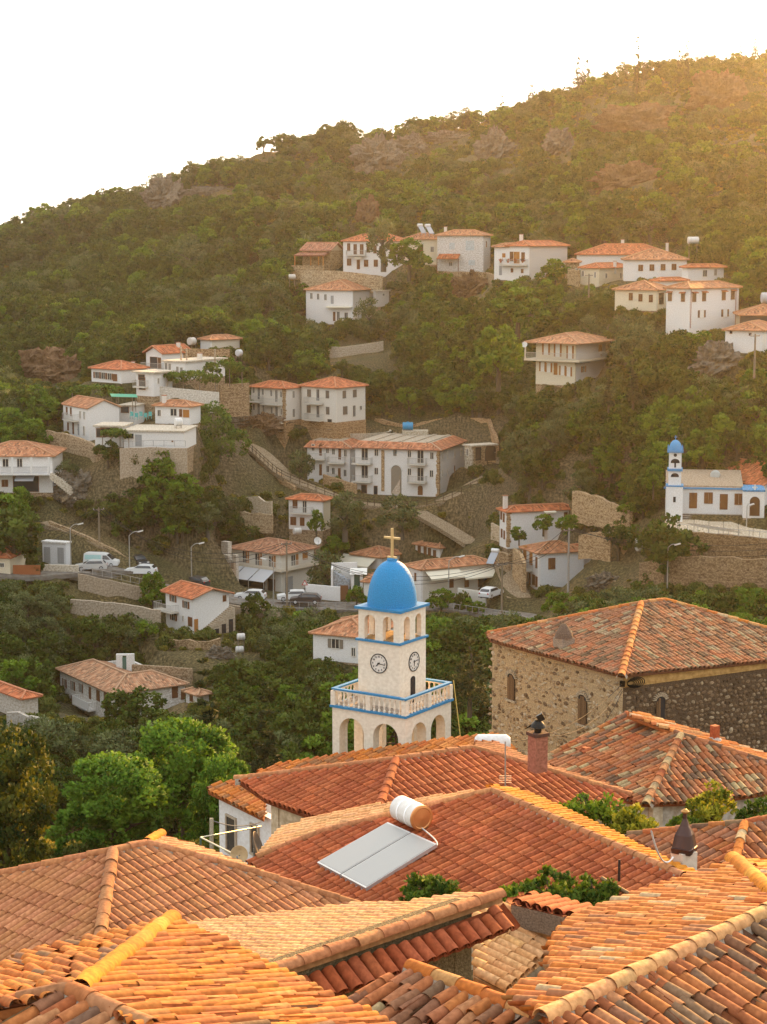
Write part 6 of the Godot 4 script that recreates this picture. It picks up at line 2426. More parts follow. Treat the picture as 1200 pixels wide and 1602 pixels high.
	for r in roads:
		var lo: Vector3 = r.pts[0]
		var hi := lo
		for p in r.pts:
			lo = lo.min(p)
			hi = hi.max(p)
		for j in grid_z.size():
			if grid_z[j] < lo.z - 12.0 or grid_z[j] > hi.z + 12.0:
				continue
			for i in nx:
				if grid_x[i] < lo.x - 12.0 or grid_x[i] > hi.x + 12.0:
					continue
				var q := Vector2(grid_x[i], grid_z[j])
				for k in r.pts.size() - 1:
					var a: Vector3 = r.pts[k]
					var b: Vector3 = r.pts[k + 1]
					if absf(q.y - a.z) > 14.0 or absf(q.x - a.x) > 14.0:
						continue
					var ab := Vector2(b.x - a.x, b.z - a.z)
					var t := clampf((q - Vector2(a.x, a.z)).dot(ab) / ab.length_squared(), 0, 1)
					var dist := q.distance_to(Vector2(a.x, a.z) + ab * t)
					if dist < r.half + 3.5:
						var yy := lerpf(a.y, b.y, t) - 0.25
						var gy := grid_y[j * nx + i]
						grid_y[j * nx + i] = yy if dist < r.half + 1.0 else minf(gy, yy + (dist - r.half - 1.0) * 0.9)
	var tint := PackedColorArray()
	var nn := PackedVector3Array()
	for j in grid_z.size():
		for i in nx:
			var i0 := maxi(i - 1, 0)
			var i1 := mini(i + 1, nx - 1)
			var j0 := maxi(j - 1, 0)
			var j1 := mini(j + 1, grid_z.size() - 1)
			var dx := (grid_y[j * nx + i1] - grid_y[j * nx + i0]) / (grid_x[i1] - grid_x[i0])
			var dz := (grid_y[j1 * nx + i] - grid_y[j0 * nx + i]) / (grid_z[j1] - grid_z[j0])
			nn.append(Vector3(-dx, 1, -dz).normalized())
			var k := hills.get_noise_2d(grid_x[i] * 2.0 + 300, grid_z[j] * 2.0) * 1.4 + 0.5
			var m := hills.get_noise_2d(grid_x[i] * 5.0, grid_z[j] * 5.0 + 900) * 1.2 + 0.5
			var c := lin(0.17, 0.13, 0.075).lerp(lin(0.27, 0.185, 0.085), clampf(k, 0, 1)).lerp(lin(0.08, 0.085, 0.028), clampf(m + 0.1, 0, 1) * 0.85)
			var steep := Vector2(dx, dz).length()
			c = c.lerp(lin(0.24, 0.18, 0.12), clampf((steep - 0.8) * 1.2, 0, 0.6))
			tint.append(c)
	for j in grid_z.size() - 1:
		for i in nx - 1:
			for e in [[i, j], [i + 1, j], [i + 1, j + 1], [i, j], [i + 1, j + 1], [i, j + 1]]:
				var q: int = e[1] * nx + e[0]
				mb.v.append(Vector3(grid_x[e[0]], grid_y[q], grid_z[e[1]]))
				mb.n.append(nn[q])
				mb.c.append(tint[q])
				mb.t.append(Vector2.ZERO)
	var o := part(self, "ground", mb, M.ground)
	o.set_meta("kind", "structure")

# ---------- roads, paths ----------
var roads := []

func road_points(line: String) -> PackedVector3Array:
	var f := nums(line)
	var raw := []
	for i in range(0, f.size(), 3):
		raw.append(spot(f[i], f[i + 1], f[i + 2]))
	var c := Curve3D.new()
	for i in raw.size():
		var a: Vector3 = raw[maxi(i - 1, 0)]
		var b: Vector3 = raw[mini(i + 1, raw.size() - 1)]
		c.add_point(raw[i], (a - b) / 6.0, (b - a) / 6.0)
	c.bake_interval = 2.0
	return c.get_baked_points()

func plan_roads() -> void:
	roads.append({"name": "road", "half": 3.0, "mat": "asphalt", "pts": road_points("-60 890 256 30 897 257 130 891 262 215 901 264 290 917 264 380 939 264 480 946 263 560 948 261 700 948 259 790 960 251 870 982 236")})
	roads.append({"name": "parking_place", "half": 4.2, "mat": "asphalt", "pts": road_points("140 884 264 190 885 265 240 890 266")})
	roads.append({"name": "cobbled_lane", "half": 2.3, "mat": "cobble", "pts": road_points("232 884 267 200 866 268 150 842 270 78 814 273")})
	roads.append({"name": "path", "half": 1.5, "mat": "cobble", "pts": road_points("352 684 309 400 702 305 450 744 299 500 766 297 560 786 295 640 791 293 690 782 293 740 758 295 776 738 301 768 716 304")})
	roads.append({"name": "stone_steps", "half": 1.4, "mat": "cobble", "pts": road_points("92 778 277 150 742 279 178 722 279 190 703 278")})
	roads.append({"name": "lane", "half": 1.6, "mat": "cobble", "pts": road_points("812 935 256 800 905 262 790 880 267")})
	roads.append({"name": "dirt_path", "half": 1.4, "mat": "cobble", "pts": road_points("655 800 289 700 825 283 740 850 278")})

func lay_roads() -> void:
	for r in roads:
		var mb := MB.new()
		mb.col = lin(0.36, 0.31, 0.25)
		var pts: PackedVector3Array = r.pts
		var prev := []
		for i in pts.size():
			var d := (pts[mini(i + 1, pts.size() - 1)] - pts[maxi(i - 1, 0)]) * Vector3(1, 0, 1)
			var side: Vector3 = d.cross(Vector3.UP).normalized() * r.half
			var row := [pts[i] - side, pts[i] + side]
			if i > 0:
				mb.quad(prev[0], prev[1], row[1], row[0], Vector3.UP)
				mb.quad(prev[0], prev[0] + Vector3.DOWN * 1.6, row[0] + Vector3.DOWN * 0.6, row[0], -side)
				mb.quad(prev[1], prev[1] + Vector3.DOWN * 0.6, row[1] + Vector3.DOWN * 0.6, row[1], side)
			prev = row
		var o := part(self, r.name, mb, M[r.mat])
		o.set_meta("kind", "structure")

# a wall along a line of sheet readings px, py of the top, height, depth
func long_wall(called: String, label: String, line: String, thick: float, col: Color, mat: String, rough := 0.2, sd := 1) -> void:
	var f := nums(line)
	var r := RandomNumberGenerator.new()
	r.seed = sd
	var p0 := spot(f[0], f[1], f[3])
	var t := thing(called, label, "wall", p0 - Vector3.UP * f[2])
	var mb := MB.new()
	mb.col = col
	for k in range(0, f.size() - 4, 4):
		var a := spot(f[k], f[k + 1], f[k + 3])
		var b := spot(f[k + 4], f[k + 5], f[k + 7])
		var n := maxi(1, int((a - b).length() / 1.2))
		var y0 := 0.0
		for i in n:
			var u0 := float(i) / n
			var u1 := float(i + 1) / n
			var y1 := r.randf_range(-rough, rough)
			var q0 := a.lerp(b, u0) + Vector3.UP * y0
			var q1 := a.lerp(b, u1) + Vector3.UP * y1
			var h0 := lerpf(f[k + 2], f[k + 6], u0) + 1.2
			var h1 := lerpf(f[k + 2], f[k + 6], u1) + 1.2
			var back := (b - a).cross(Vector3.UP).normalized() * thick
			if back.z > 0:
				back = -back
			h0 = minf(h0, maxf(0.5, q0.y - ground(q0.x, q0.z) + 0.8))
			h1 = minf(h1, maxf(0.5, q1.y - ground(q1.x, q1.z) + 0.8))
			var d0 := Vector3.DOWN * h0
			var d1 := Vector3.DOWN * h1
			mb.quad(q0, q1, q1 + d1, q0 + d0, -back)
			mb.quad(q0 + back, q1 + back, q1 + back + d1, q0 + back + d0, back)
			mb.quad(q0, q1, q1 + back, q0 + back, Vector3.UP)
			if i == 0 and k == 0:
				mb.quad(q0, q0 + back, q0 + back + d0, q0 + d0, a - b)
			if i == n - 1:
				mb.quad(q1, q1 + back, q1 + back + d1, q1 + d1, b - a)
			y0 = y1
	part(t, "masonry", mb, M[mat])

func wall_list() -> Array:
	var st := lin(0.56, 0.42, 0.29)
	var pale := lin(0.60, 0.52, 0.41)
	return [
		["retaining_wall", "tall rubble retaining wall under the chapel plaza", "1040 828 5 239 1100 834 7.5 236.5 1140 836 7.5 235.5 1225 846 7.5 234", 0.6, lin(0.36, 0.27, 0.18), "stone", 0.08, 2],
		["retaining_wall", "lower broken terrace wall behind the dry grass below the chapel", "1000 880 3 238 1060 872 3.5 232 1130 872 4 229 1225 878 4 226", 0.6, lin(0.38, 0.29, 0.2), "stone", 0.15, 3],
		["retaining_wall", "long stained concrete retaining wall below the parking place", "122 898 3.5 257 190 912 5 258.5 250 926 6 259", 0.5, lin(0.40, 0.33, 0.25), "concrete", 0.1, 4],
		["retaining_wall", "stepped concrete wall below the retaining wall of the parking place", "110 938 4 250 180 944 4.5 250 250 955 4.5 249", 0.5, lin(0.42, 0.36, 0.28), "concrete", 0.1, 5],
		["wall", "pale plastered block wall under the white container cabin", "63 884 3 259.5 122 885 3 259", 0.5, lin(0.66, 0.60, 0.5), "old_plaster", 0.03, 6],
		["wall", "rubble wall with a pale coping along the cobbled lane above the van", "76 815 2.6 271 150 846 2.6 267.5 200 872 2.2 265.8 212 884 1.2 265.5", 0.5, lin(0.50, 0.41, 0.3), "stone", 0.12, 7],
		["wall", "stone wall along the foot of the hotel wing", "505 742 2.2 302 547 755 2.4 300 556 758 2.4 299", 0.4, st, "stone", 0.05, 8],
		["wall", "stone terrace wall below the railing of the hotel path", "560 793 2.5 294 640 799 2.5 292 690 790 2.5 292 740 768 2.5 294 770 752 2.2 299", 0.5, st, "stone", 0.06, 9],
		["wall", "brown stone bank wall under the bend of the railed path", "400 716 2.5 303 440 745 3 298 460 762 2.5 296", 0.5, st, "stone", 0.15, 10],
		["wall", "high rubble wall behind the roof terrace of the hotel", "585 655 2.5 322 640 665 2 319 690 655 3 316 762 655 4 312 775 690 2 306", 0.6, lin(0.56, 0.41, 0.28), "stone", 0.2, 11],
		["wall", "pale terrace wall with a blue gate end below the four-windowed white house", "478 540 2.6 324 532 543 2.6 322 600 534 3.2 321", 0.4, pale, "old_plaster", 0.06, 12],
		["wall", "rough stone wall above the pale terrace wall", "455 516 2.5 332 500 518 2.5 330 545 512 1 329", 0.5, lin(0.50, 0.41, 0.30), "stone", 0.2, 13],
		["wall", "stone terrace edge in front of the long white house on the top terrace", "470 422 2.5 341 530 424 2 338 598 432 2.5 335", 0.4, pale, "stone", 0.05, 14],
		["wall", "lone stone wall standing in the bushes above the long white house", "613 346 3 372 641 347 3.5 371", 0.5, lin(0.46, 0.37, 0.26), "stone", 0.2, 15],
		["wall", "stone retaining wall under the patched white house", "684 424 3 331 760 426 3.5 330 790 436 2.5 305", 0.5, lin(0.5, 0.41, 0.3), "stone", 0.1, 16],
		["wall", "white curved terrace wall below the vine above the road houses", "248 604 2.2 299 300 610 2.2 297 342 614 2 296", 0.3, lin(0.74, 0.70, 0.63), "old_plaster", 0.04, 17],
		["wall", "long tan block wall behind the flat-roofed house", "279 546 2.4 315 360 546 2.6 316", 0.3, lin(0.50, 0.38, 0.26), "stone", 0.05, 18],
		["retaining_wall", "tall mixed retaining wall below the white garage", "187 702 4 274 235 700 3.5 273.5 292 702 3.5 273", 0.5, lin(0.50, 0.41, 0.31), "old_plaster", 0.06, 19],
		["retaining_wall", "rubble retaining wall below the gabled white house", "62 672 4 289 100 678 4 288 140 692 4 284 148 698 3 282", 0.5, lin(0.5, 0.42, 0.33), "stone", 0.1, 20],
		["wall", "dry stone wall beside the vine terrace, right of the white curved wall", "344 602 4 303 390 600 4 305", 0.5, lin(0.46, 0.36, 0.26), "stone", 0.15, 21],
		["wall", "stone wall climbing behind the red-roofed house to the water drum", "895 768 3.2 262 930 775 3 258 985 800 2 251", 0.5, lin(0.56, 0.44, 0.31), "stone", 0.2, 22],
		["wall", "stone yard wall above the rubble hut", "905 838 2 252 935 832 2.4 250 955 842 2.2 249", 0.5, st, "stone", 0.15, 23],
		["wall", "low stone wall beside the house with orange shutters", "925 900 2.5 246 960 908 2 244 985 925 1.5 240", 0.4, lin(0.58, 0.49, 0.37), "stone", 0.15, 24],
		["wall", "tall plastered stone wall along the lane beside the orange shutters", "802 858 5 262 812 866 4.5 259 818 880 3.5 257", 0.5, lin(0.55, 0.43, 0.3), "stone", 0.1, 25],
		["wall", "low stone wall behind the lane in front of the parked white car", "776 862 2.2 266 796 868 2 264", 0.4, lin(0.5, 0.4, 0.3), "stone", 0.1, 26],
		["wall", "white parapet of the roadside terrace with awnings", "716 920 1.2 259 745 924 1.2 257 760 926 1.2 256", 0.25, lin(0.7, 0.67, 0.6), "plaster", 0.02, 27],
		["wall", "broken wall of an old field terrace among the bushes", "342 794 2 290 380 800 2 286 425 808 1.6 284", 0.5, lin(0.54, 0.47, 0.36), "stone", 0.25, 28],
		["wall", "small ruined wall end standing above the restaurant", "382 778 2.5 288 424 782 2.5 285", 0.4, lin(0.58, 0.5, 0.38), "old_plaster", 0.4, 29],
		["wall", "yard wall behind the bent whitewashed house", "206 1040 1.4 234 262 1043 1.4 233 300 1046 1.3 232", 0.35, lin(0.44, 0.37, 0.29), "stone", 0.06, 30],
		["wall", "dry stone terrace wall below the house with the outside stair", "262 1000 2.4 243 310 1004 2.4 241 345 1000 2.2 242", 0.5, lin(0.44, 0.35, 0.25), "stone", 0.2, 31],
		["wall", "crumbled plaster wall below the cottage at the edge", "10 1115 3 196 45 1120 3 195 75 1132 2 194", 0.4, lin(0.5, 0.47, 0.42), "old_plaster", 0.35, 32],
		["wall", "stone wall on the slope beside the dirt path", "768 818 3 272 782 826 2.5 271", 0.4, lin(0.6, 0.5, 0.36), "old_plaster", 0.1, 33],
		["wall", "stone wall between the cottages of the top terrace", "888 420 3 289 905 424 2.5 287", 0.4, lin(0.45, 0.37, 0.27), "stone", 0.15, 34],
		["wall", "roadside stone wall under the restaurant corner", "300 936 2.2 262 380 950 2.5 258 440 955 2.5 256", 0.4, lin(0.46, 0.38, 0.28), "concrete", 0.06, 35],
	]

func walls() -> void:
	for w in wall_list():
		long_wall(w[0], w[1], w[2], w[3], w[4], w[5], w[6], w[7])
	# chapel plaza: pale slabs laid in strips
	var t := thing("plaza", "paved plaza of pale slabs in front of the chapel steps", "plaza", spot(1120, 830, 239))
	t.set_meta("kind", "structure")
	var a := spot(1040, 812, 243.2)
	var b := spot(1225, 818, 242.2)
	var c := spot(1225, 846, 234.3)
	var d := spot(1040, 828, 239.3)
	var y := (b.y + c.y) * 0.5
	var mb := MB.new()
	mb.col = lin(0.3, 0.26, 0.2)
	mb.prism(PackedVector3Array([a, b, c, d]), Vector3.DOWN * 0.6)
	part(t, "bed", mb, M.concrete)
	for i in 8:
		for j in 3:
			var q := func(u: float, v: float) -> Vector3: return a.lerp(b, u).lerp(d.lerp(c, u), v) + Vector3.UP * 0.02
			var sm := MB.new()
			sm.col = lin(0.58, 0.50, 0.38) * (0.92 + 0.16 * fmod(i * 0.37 + j * 0.61, 1.0))
			var u0 := (i + 0.03) / 8.0
			var u1 := (i + 0.97) / 8.0
			var v0 := (j + 0.02) / 3.0
			var v1 := (j + 0.98) / 3.0
			sm.prism(PackedVector3Array([q.call(u0, v0), q.call(u1, v0), q.call(u1, v1), q.call(u0, v1)]), Vector3.UP * 0.03)
			part(t, "paving_slab", sm, M.concrete)

func rails() -> void:
	var U := Vector3.UP
	var t := thing("path_railing", "brown post and rail fence following the curved hotel path", "railing", spot(450, 748, 298))
	var pts: PackedVector3Array = roads[3].pts
	var last := Vector3.ZERO
	var mb := MB.new()
	mb.col = lin(0.09, 0.055, 0.035)
	for i in pts.size():
		var d := (pts[mini(i + 1, pts.size() - 1)] - pts[maxi(i - 1, 0)]) * Vector3(1, 0, 1)
		var side := d.cross(U).normalized()
		if side.z < 0:
			side = -side
		var p := pts[i] + side * 1.4
		if i % 1 == 0:
			var pm := MB.new()
			pm.col = lin(0.09, 0.055, 0.035)
			pm.tube(p - U * 0.1, p + U * 1.05, 0.065, 0.055, 6)
			part(t, "post", pm, M.wood)
		if last != Vector3.ZERO:
			mb.tube(last + U * 0.95, p + U * 0.95, 0.05, 0.05, 5, false)
			mb.tube(last + U * 0.5, p + U * 0.5, 0.04, 0.04, 5, false)
		last = p
	part(t, "rail", mb, M.wood)
	var k := 0
	for e in [["130 896 257.3 190 908 258.8 260 924 259.3", "thin iron railing along the edge of the parking place"], ["360 945 263 440 951 259 540 953 257", "steel crash barrier along the road below the restaurant"], ["690 952 256 790 966 247 840 980 240", "steel crash barrier along the road near the cream awnings"], ["192 700 273.5 240 698 273 290 699 272.5", "green wire fence on the retaining wall below the garage"], ["1060 830 239 1140 838 235.2 1220 845 234.2", "thin railing along the edge of the chapel plaza"]]:
		var f := nums(e[0])
		var tt := thing("railing", e[1], "railing", spot(f[0], f[1], f[2]))
		var line := PackedVector3Array()
		for i in range(0, f.size(), 3):
			line.append(spot(f[i], f[i + 1], f[i + 2]))
		railing(tt, "railing_bars", line, 0.85, lin(0.34, 0.32, 0.3), 1.2, 0.035)
	t = thing("fence", "orange mesh fence beside the small house at the edge of the road", "fence", spot(42, 894, 257))
	mb = MB.new()
	mb.col = lin(0.42, 0.15, 0.06)
	mb.slab(spot(20, 884, 256), spot(63, 884, 256) - spot(20, 884, 256), Vector3(0, 0, -0.06), U * -1.3)
	part(t, "mesh_panel", mb, M.wood)

# ---------- lamps, poles, tanks ----------
func street_lamp(label: String, px: float, yb: float, yt: float, d: float, arm: float) -> void:
	var p := spot(px, yb, d)
	var q := Vector3(p.x, height_at(p.x, p.z, yt), p.z)
	p.y = clampf(ground(p.x, p.z) + 0.1, p.y - 2.5, p.y)
	var t := thing("street_lamp", label, "street lamp", p, "street lamps")
	var mb := MB.new()
	mb.col = lin(0.42, 0.41, 0.39)
	mb.tube(p - Vector3.UP * 0.5, q, 0.085, 0.06, 8)
	part(t, "pole", mb, M.metal)
	var am := MB.new()
	am.col = lin(0.42, 0.41, 0.39)
	var e := q + Vector3(arm, absf(arm) * 0.45, 0.2)
	var prev := q
	for i in 6:
		var a := (i + 1) / 6.0
		var w := q.lerp(e, a) + Vector3.UP * sin(a * PI) * 0.22
		am.tube(prev, w, 0.05, 0.05, 6, false)
		prev = w
	part(t, "arm", am, M.metal)
	var hm := MB.new()
	hm.col = lin(0.72, 0.71, 0.68)
	hm.box(e + Vector3(arm * 0.22, 0.06, 0), Vector3(0.75, 0.14, 0.3), Basis(Vector3.BACK, 0.25 * signf(arm)))
	part(t, "lamp_head", hm, M.paint)

func pole(label: String, px: float, yb: float, yt: float, d: float, wood := true) -> Vector3:
	var p := spot(px, yb, d)
	var q := Vector3(p.x, height_at(p.x, p.z, yt), p.z)
	p.y = clampf(ground(p.x, p.z) + 0.1, p.y - 2.5, p.y)
	var t := thing("utility_pole", label, "utility pole", p, "utility poles")
	var mb := MB.new()
	mb.col = lin(0.30, 0.24, 0.17) if wood else lin(0.42, 0.39, 0.35)
	mb.tube(p - Vector3.UP, q, 0.16, 0.11, 8)
	part(t, "shaft", mb, M.bark)
	var c := MB.new()
	c.col = lin(0.26, 0.22, 0.18)
	c.box(q - Vector3.UP * 0.3, Vector3(1.5, 0.12, 0.12), Basis(Vector3.UP, 0.5))
	part(t, "cross_arm", c, M.wood)
	for k in 3:
		var im := MB.new()
		im.col = lin(0.5, 0.48, 0.45)
		im.lathe(q - Vector3.UP * 0.24 + Vector3(0.65 * (k - 1), 0, -0.35 * (k - 1)), PackedVector2Array([Vector2(0.05, 0), Vector2(0.07, 0.08), Vector2(0.03, 0.16), Vector2(0, 0.17)]), 7)
		part(t, "insulator", im, M.paint)
	return q

func drum(label: String, px: float, py: float, d: float, r: float, l: float, col: Color, stand := 0.0, turn := 0.0) -> void:
	var c := spot(px, py, d)
	if stand == 0.0:
		c.y = minf(c.y, ground(c.x, c.z) + r * 0.9)
	var t := thing("water_tank", label, "water tank", c)
	var b := Basis(Vector3.UP, turn) * Basis(Vector3.BACK, -PI / 2)
	var mb := MB.new()
	mb.col = col
	mb.lathe(c - b.y * l * 0.5, PackedVector2Array([Vector2(0, 0), Vector2(r * 0.8, 0.02), Vector2(r, 0.1), Vector2(r, l - 0.1), Vector2(r * 0.8, l - 0.02), Vector2(0, l)]), 18, b)
	var tk := part(t, "tank", mb, M.paint)
	for k in 2:
		var bm := MB.new()
		bm.col = col * 0.75
		bm.lathe(c - b.y * l * (0.2 - 0.4 * k), PackedVector2Array([Vector2(r, -0.03), Vector2(r + 0.02, -0.02), Vector2(r + 0.02, 0.02), Vector2(r, 0.03)]), 18, b)
		part(tk, "band", bm, M.metal)
	if stand > 0.0:
		for k in 4:
			var lm := MB.new()
			lm.col = lin(0.25, 0.2, 0.16)
			var q := c + b.y * (l * 0.35 * (1 if k % 2 else -1)) + b.z * r * 0.6 * (1 if k < 2 else -1) - Vector3.UP * r * 0.7
			lm.tube(q, q - Vector3.UP * stand, 0.04, 0.04, 5)
			part(t, "stand_leg", lm, M.metal)

func roof_heater(label: String, px: float, py: float, d: float, turn: float) -> void:
	var c := spot(px, py, d)
	var t := thing("solar_water_heater", label, "solar heater", c)
	var b := Basis(Vector3.UP, turn)
	var mb := MB.new()
	mb.col = lin(0.25, 0.27, 0.3)
	var o := c + b * Vector3(-0.55, -0.3, 0.2)
	mb.slab(o, b * Vector3(1.1, 0, 0), b * Vector3(0, -1.35, 1.5), b * Vector3(0, 0.06, 0.06))
	part(t, "collector", mb, M.panel_glass)
	var tm := MB.new()
	tm.col = lin(0.75, 0.75, 0.74)
	tm.lathe(c + b * Vector3(-0.55, 0, 0), PackedVector2Array([Vector2(0, 0), Vector2(0.27, 0.02), Vector2(0.27, 1.08), Vector2(0, 1.1)]), 16, b * Basis(Vector3.BACK, -PI / 2))
	part(t, "tank", tm, M.paint)
	for k in 4:
		var lm := MB.new()
		lm.col = lin(0.3, 0.3, 0.3)
		var q := c + b * Vector3(-0.45 if k % 2 else 0.45, -0.2, 0.0 if k < 2 else 1.4)
		lm.tube(q if k < 2 else q - Vector3.UP * 1.2, q - Vector3.UP * 1.9, 0.03, 0.03, 5)
		part(t, "leg", lm, M.metal)

func street_furniture() -> void:
	street_lamp("street lamp beside the rubble wall behind the white cabin", 111, 880, 826, 263, 1.2)
	street_lamp("street lamp standing over the black car at the foot of the lane", 203, 893, 838, 263, 1.3)
	street_lamp("street lamp in front of the roofless ruin", 300, 916, 856, 266, 1.2)
	street_lamp("tall street lamp in front of the cream awnings", 702, 946, 878, 257, 1.4)
	street_lamp("street lamp below the plaza wall of the chapel", 1044, 912, 857, 231, 0.9)
	street_lamp("street lamp against the grey gate of the restaurant", 428, 940, 880, 262, -1.1)
	street_lamp("small lamp on the path beside the tall chapel tree", 1168, 818, 792, 240, 0.4)
	var a := pole("utility pole behind the white van at the foot of the lane", 156, 872, 794, 268)
	var b := pole("utility pole beside the white and black cars on the road", 449, 948, 848, 261)
	var c := pole("pale utility pole in front of the house with orange shutters", 889, 912, 826, 247, false)
	var d := pole("brown utility pole beside the parked white car and the lane", 785, 960, 880, 252)
	var ep := pole("thin pole in the bushes below the cream cottage", 921, 470, 428, 276)
	var fp := pole("bare pole beside the white windowless shed", 1181, 550, 522, 233)
	for k in 3:
		var o := Vector3(0.65 * (k - 1), -0.1, -0.35 * (k - 1))
		var w: String = ["upper", "middle", "lower"][k]
		wire(w + " power line from the pole behind the van to the pole by the road", a + o, b + o, 3.5 + 0.8 * k, 0.035)
		wire(w + " power line from the road pole past the dome to the brown pole", b + o, d + o, 3.0 + 0.6 * k, 0.03)
		wire(w + " power line from the brown pole up to the pale pole", d + o, c + o, 1.0 + 0.3 * k, 0.03)
		wire(w + " power line from the pale pole across the chapel plaza wall", c + o, spot(1240, 845 + k * 9, 226) + o, 1.2 + 0.3 * k, 0.03)
		wire(w + " power line from the pole behind the van out over the oaks", a + o, spot(-60, 826 + k * 12, 265), 2.5 + k, 0.03)
	drum("white water tank on a tall stand above the small square white house", 1084.5, 376, 284, 0.6, 1.9, lin(0.62, 0.62, 0.6), 3.0)
	drum("grey water drum on the slope below the chapel tower", 1004, 787, 246, 0.85, 1.3, lin(0.42, 0.43, 0.4), 0.0, 0.3)
	drum("round grey tank on the flat roof of the chapel hall", 1119, 743, 249, 0.6, 0.9, lin(0.5, 0.52, 0.5), 0.4, 1.2)
	drum("white drum under the small two-storey house below the hotel", 465, 831, 281, 0.5, 1.2, lin(0.62, 0.6, 0.56), 0.3, 0.4)
	drum("white upright-banded tank on a stand above the twin drums of the dry terrace", 377, 996, 236, 0.42, 1.0, lin(0.6, 0.58, 0.55), 2.0, 0.2)
	drum("white drum lying under the tank stand on the dry terrace", 375, 1016, 236, 0.42, 1.0, lin(0.6, 0.58, 0.55), 0.4, 0.2)
	drum("pale tank behind the flat-roofed house among the left cluster", 300, 534, 319, 0.65, 1.2, lin(0.55, 0.51, 0.46), 1.0, 0.9)
	drum("silver tank beside the terrace wall of the vine house", 374, 552, 312, 0.55, 0.9, lin(0.55, 0.56, 0.57), 0.5, 0.9)
	drum("white tank over the vine beside the white garage", 279, 660, 279, 0.6, 1.1, lin(0.72, 0.71, 0.69), 1.6, 0.4)
	drum("tank on a stand by the olive trees beside the tall white house", 457, 433, 338, 0.5, 1.4, lin(0.6, 0.56, 0.5), 1.6)
	drum("steel tank at the edge above the brown-roofed house", 1199, 466, 252, 0.8, 1.6, lin(0.45, 0.47, 0.5), 0.4)
	roof_heater("first of two white solar heaters on the roof of the narrow cream house", 657, 352, 338, 0.5)
	roof_heater("second of two white solar heaters, nearer the patched house", 669, 352.5, 337, 0.5)
	roof_heater("solar heater with a round white tank beside the lane stairs", 775, 861, 264, -0.5)
	dish("white satellite dish on the chimney side of the restaurant roof", spot(497, 846, 273), 0.55, hdir(70))
	# road sign
	var p := spot(477, 938, 262.5)
	var t := thing("road_sign", "red and white triangular road sign by the white road wall", "road sign", p)
	var mb := MB.new()
	mb.col = lin(0.4, 0.4, 0.4)
	mb.tube(p - Vector3.UP * 0.5, p + Vector3.UP * 2.6, 0.035, 0.035, 6)
	part(t, "post", mb, M.metal)
	mb = MB.new()
	mb.col = lin(0.5, 0.06, 0.05)
	var q := p + Vector3.UP * 2.0
	mb.prism(PackedVector3Array([q + Vector3(-0.45, 0, 0.05), q + Vector3(0.45, 0, 0.05), q + Vector3(0, 0.78, 0.05)]), Vector3(0, 0, 0.02))
	var pl := part(t, "plate", mb, M.paint)
	mb = MB.new()
	mb.col = lin(0.78, 0.76, 0.72)
	mb.prism(PackedVector3Array([q + Vector3(-0.28, 0.1, 0.072), q + Vector3(0.28, 0.1, 0.072), q + Vector3(0, 0.58, 0.072)]), Vector3(0, 0, 0.004))
	part(pl, "plate_centre", mb, M.paint)
	# green tarpaulin canopy and the wheelie bins
	var g := spot(197, 620, 293)
	t = thing("canopy", "green tarpaulin canopy on posts over the terrace behind the gabled house", "canopy", g)
	mb = MB.new()
	mb.col = lin(0.10, 0.34, 0.22)
	mb.slab(spot(172, 616, 295), spot(213, 617, 294) - spot(172, 616, 295), Vector3(0.6, -0.25, 2.6), Vector3.UP * 0.03)
	part(t, "tarpaulin", mb, M.cloth)
	for k in 4:
		var pm := MB.new()
		pm.col = lin(0.3, 0.22, 0.15)
		var qq := spot([174.0, 212.0, 182.0, 207.0][k], [617.0, 618.0, 620.0, 621.0][k], [295.0, 294.0, 292.6, 292.2][k])
		pm.tube(qq, qq - Vector3.UP * 2.6, 0.06, 0.06, 6)
		part(t, "post", pm, M.wood)
	for k in 5:
		var cc := spot(206 + k * 7.2, 655 + (k % 2) * 2.0, 283.5)
		t = thing("chair", ["turquoise chair at the gabled-house end of the terrace", "turquoise chair second along the white house terrace", "turquoise chair in the middle of the white house terrace", "turquoise chair fourth along the white house terrace", "turquoise chair nearest the porch beam of the white house terrace"][k], "chair", cc, "turquoise chairs on the terrace")
		for e in [["seat", Vector3(0, 0.45, 0), Vector3(0.5, 0.06, 0.5)], ["backrest", Vector3(0, 0.75, -0.25), Vector3(0.5, 0.55, 0.05)], ["leg", Vector3(-0.2, 0.2, 0.2), Vector3(0.06, 0.45, 0.06)], ["leg", Vector3(0.2, 0.2, 0.2), Vector3(0.06, 0.45, 0.06)]]:
			var cm := MB.new()
			cm.col = lin(0.10, 0.36, 0.34)
			cm.box(cc + e[1], e[2])
			part(t, e[0], cm, M.paint)

